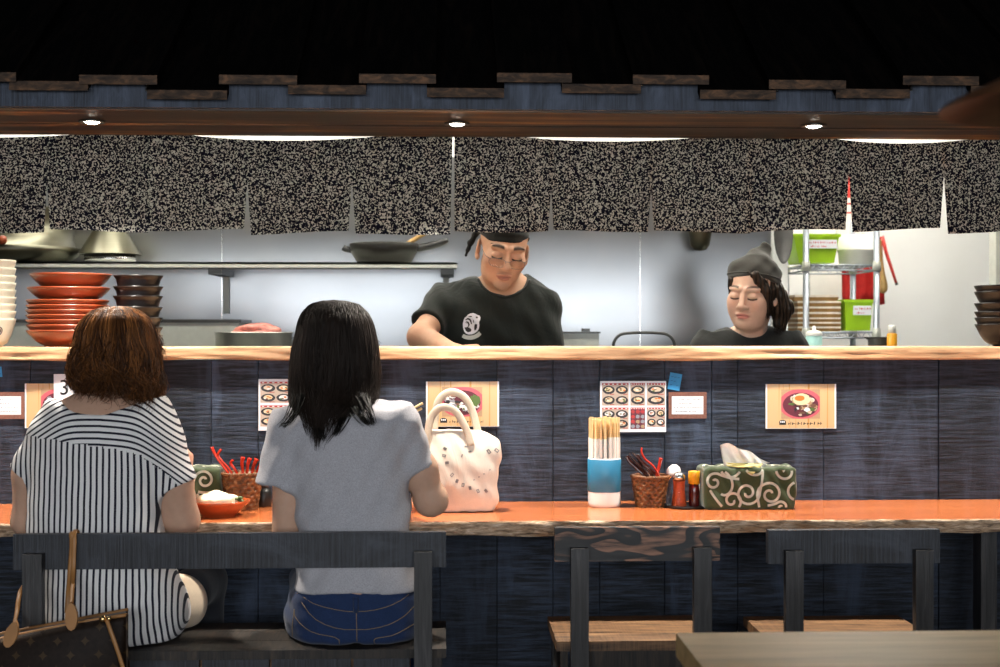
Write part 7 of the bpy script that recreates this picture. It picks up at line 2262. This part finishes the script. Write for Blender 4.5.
# hair: close mass round the head, side fringe and a ponytail
fh = Field()
fh.ell(Tw((0, 0.026, 0.040)), (0.0795, 0.094, 0.084), Rw, k=0.01)
fh.ell(Tw((0, 0.05, -0.03)), (0.066, 0.060, 0.070), Rw, k=0.02)
fh.cap(Tw((0.036, -0.070, 0.075)), Tw((0.066, -0.048, 0.020)), 0.016, 0.017, k=0.012); fh.cap(Tw((0.066, -0.048, 0.020)), Tw((0.070, -0.034, -0.060)), 0.017, 0.008, k=0.01); fh.cap(Tw((0.078, 0.0, 0.02)), Tw((0.078, 0.03, -0.06)), 0.012, 0.016, k=0.02)
fh.cap(Tw((-0.060, -0.050, 0.050)), Tw((-0.077, -0.018, 0.0)), 0.010, 0.007, k=0.012)
fh.ell(Tw((-0.010, -0.080, -0.018)), (0.060, 0.045, 0.085), Rw, k=0.008, mode='s')
fh.cap(Tw((0.055, 0.085, 0.0)), Tw((0.085, 0.085, -0.06)), 0.026, 0.028, k=0.02); fh.cap(Tw((0.085, 0.085, -0.06)), Tw((0.080, 0.070, -0.13)), 0.026, 0.012, k=0.02)
fh.cap(Tw((0.070, 0.055, 0.0)), Tw((0.074, 0.045, -0.11)), 0.022, 0.018, k=0.02)
fh.disp(lambda x, y, z: 0.0012 * np.sin(x * 420 + z * 40) + 0.001 * np.sin(x * 260 - z * 60 + 2))
V, Q = fh.mesh(wc + np.array([-0.14, -0.16, -0.20]), wc + np.array([0.20, 0.22, 0.18]), 0.0028)
me = np_mesh('hair', V, Q); fattr(me, 'strand', 0.35 + 0.35 * np.sin(V[:, 0] * 420 + V[:, 2] * 40))
hairw = finish('hair', me, M['hair_dark'], wk)
# loose side lock and forehead sweep as strands
bm = bmesh.new(); rg3 = np.random.default_rng(9)
for i in range(150):
    u = rg3.random(); j = rg3.normal() * 0.003
    p = [Tw((0.012 + 0.050 * u, -0.083 + 0.03 * u, 0.092 - 0.03 * u)), Tw((0.050 + 0.018 * u + j, -0.074 + 0.03 * u, 0.050)), Tw((0.066 + 0.010 * u + j, -0.055 + 0.03 * u, 0.0)), Tw((0.064 + 0.012 * u + j * 2, -0.045 + 0.03 * u, -0.055 - 0.03 * rg3.random()))]
    tube(bm, spline([Vector(q) for q in p], 10), [0.0012 * (1 - 0.7 * (k_ / 10) ** 2) for k_ in range(11)], 3, caps=False)
for i in range(70):
    u = rg3.random(); j = rg3.normal() * 0.004
    p = [Tw((0.062 + j, 0.02 + 0.05 * u, -0.02)), Tw((0.078 + j, 0.03 + 0.05 * u, -0.08)), Tw((0.070 + j * 2, 0.02 + 0.04 * u, -0.14 - 0.03 * u))]
    tube(bm, spline([Vector(q) for q in p], 8), [0.0013 * (1 - 0.7 * (k_ / 8) ** 2) for k_ in range(9)], 3, caps=False)
me = bpy.data.meshes.new('side_locks'); bm.to_mesh(me); bm.free(); fattr(me, 'strand', np.random.default_rng(2).random(len(me.vertices)) * 0.6)
finish('side_locks', me, M['hair_dark'], hairw)
# cap
fc = Field()
fc.ell(Tw((0, 0.024, 0.048)), (0.0865, 0.103, 0.080), Rw, k=0.01)
fc.half(Tw((0, -0.07, 0.070)), Rw @ np.array([0.0, -0.36, -1.0]), 0.005)
tip1 = Wk(765, 248, 4.83); mid = Wk(758, 260, 4.82)
fc.cap(Tw((0.0, 0.02, 0.085)), mid, 0.052, 0.033, k=0.035); fc.cap(mid, tip1, 0.031, 0.019, k=0.03)
fc.ell(Wk(737, 270, 4.80), (0.030, 0.04, 0.026), k=0.03)
fc.disp(lambda x, y, z: 0.0022 * np.sin((x * 0.6 + z) * 95 + np.sin(x * 40)) + 0.0014 * np.sin(x * 90 - z * 120))
V, Q = fc.mesh(wc + np.array([-0.16, -0.17, -0.05]), wc + np.array([0.17, 0.20, 0.26]), 0.003)
capo = finish('pointed_cap', np_mesh('pointed_cap', V, Q), M['hat_cloth'], wk)
bm = bmesh.new(); pts = []
nrm = Rw @ np.array([0.0, -0.36, -1.0]); nrm /= np.linalg.norm(nrm)
cb = BVHTree.FromPolygons([Vector(v) for v in V], [tuple(q) for q in Q])
o0 = Vector(Tw((0, 0.02, 0.052)) )
e1 = Vector(Rw @ np.array([1, 0, 0])); nn_ = Vector(nrm); e1 = (e1 - nn_ * e1.dot(nn_)).normalized(); e2 = nn_.cross(e1)
for i in range(64):
    a = 2 * PI * i / 64; d = e1 * math.cos(a) + e2 * math.sin(a); h_ = cb.ray_cast(o0 + d * 0.3, -d)
    if h_[0] is not None: pts.append(h_[0] + d * 0.0005)
thinring(bm, pts, 0.0030); obj('band_seam', bm, M['hat_cloth'], capo, True)
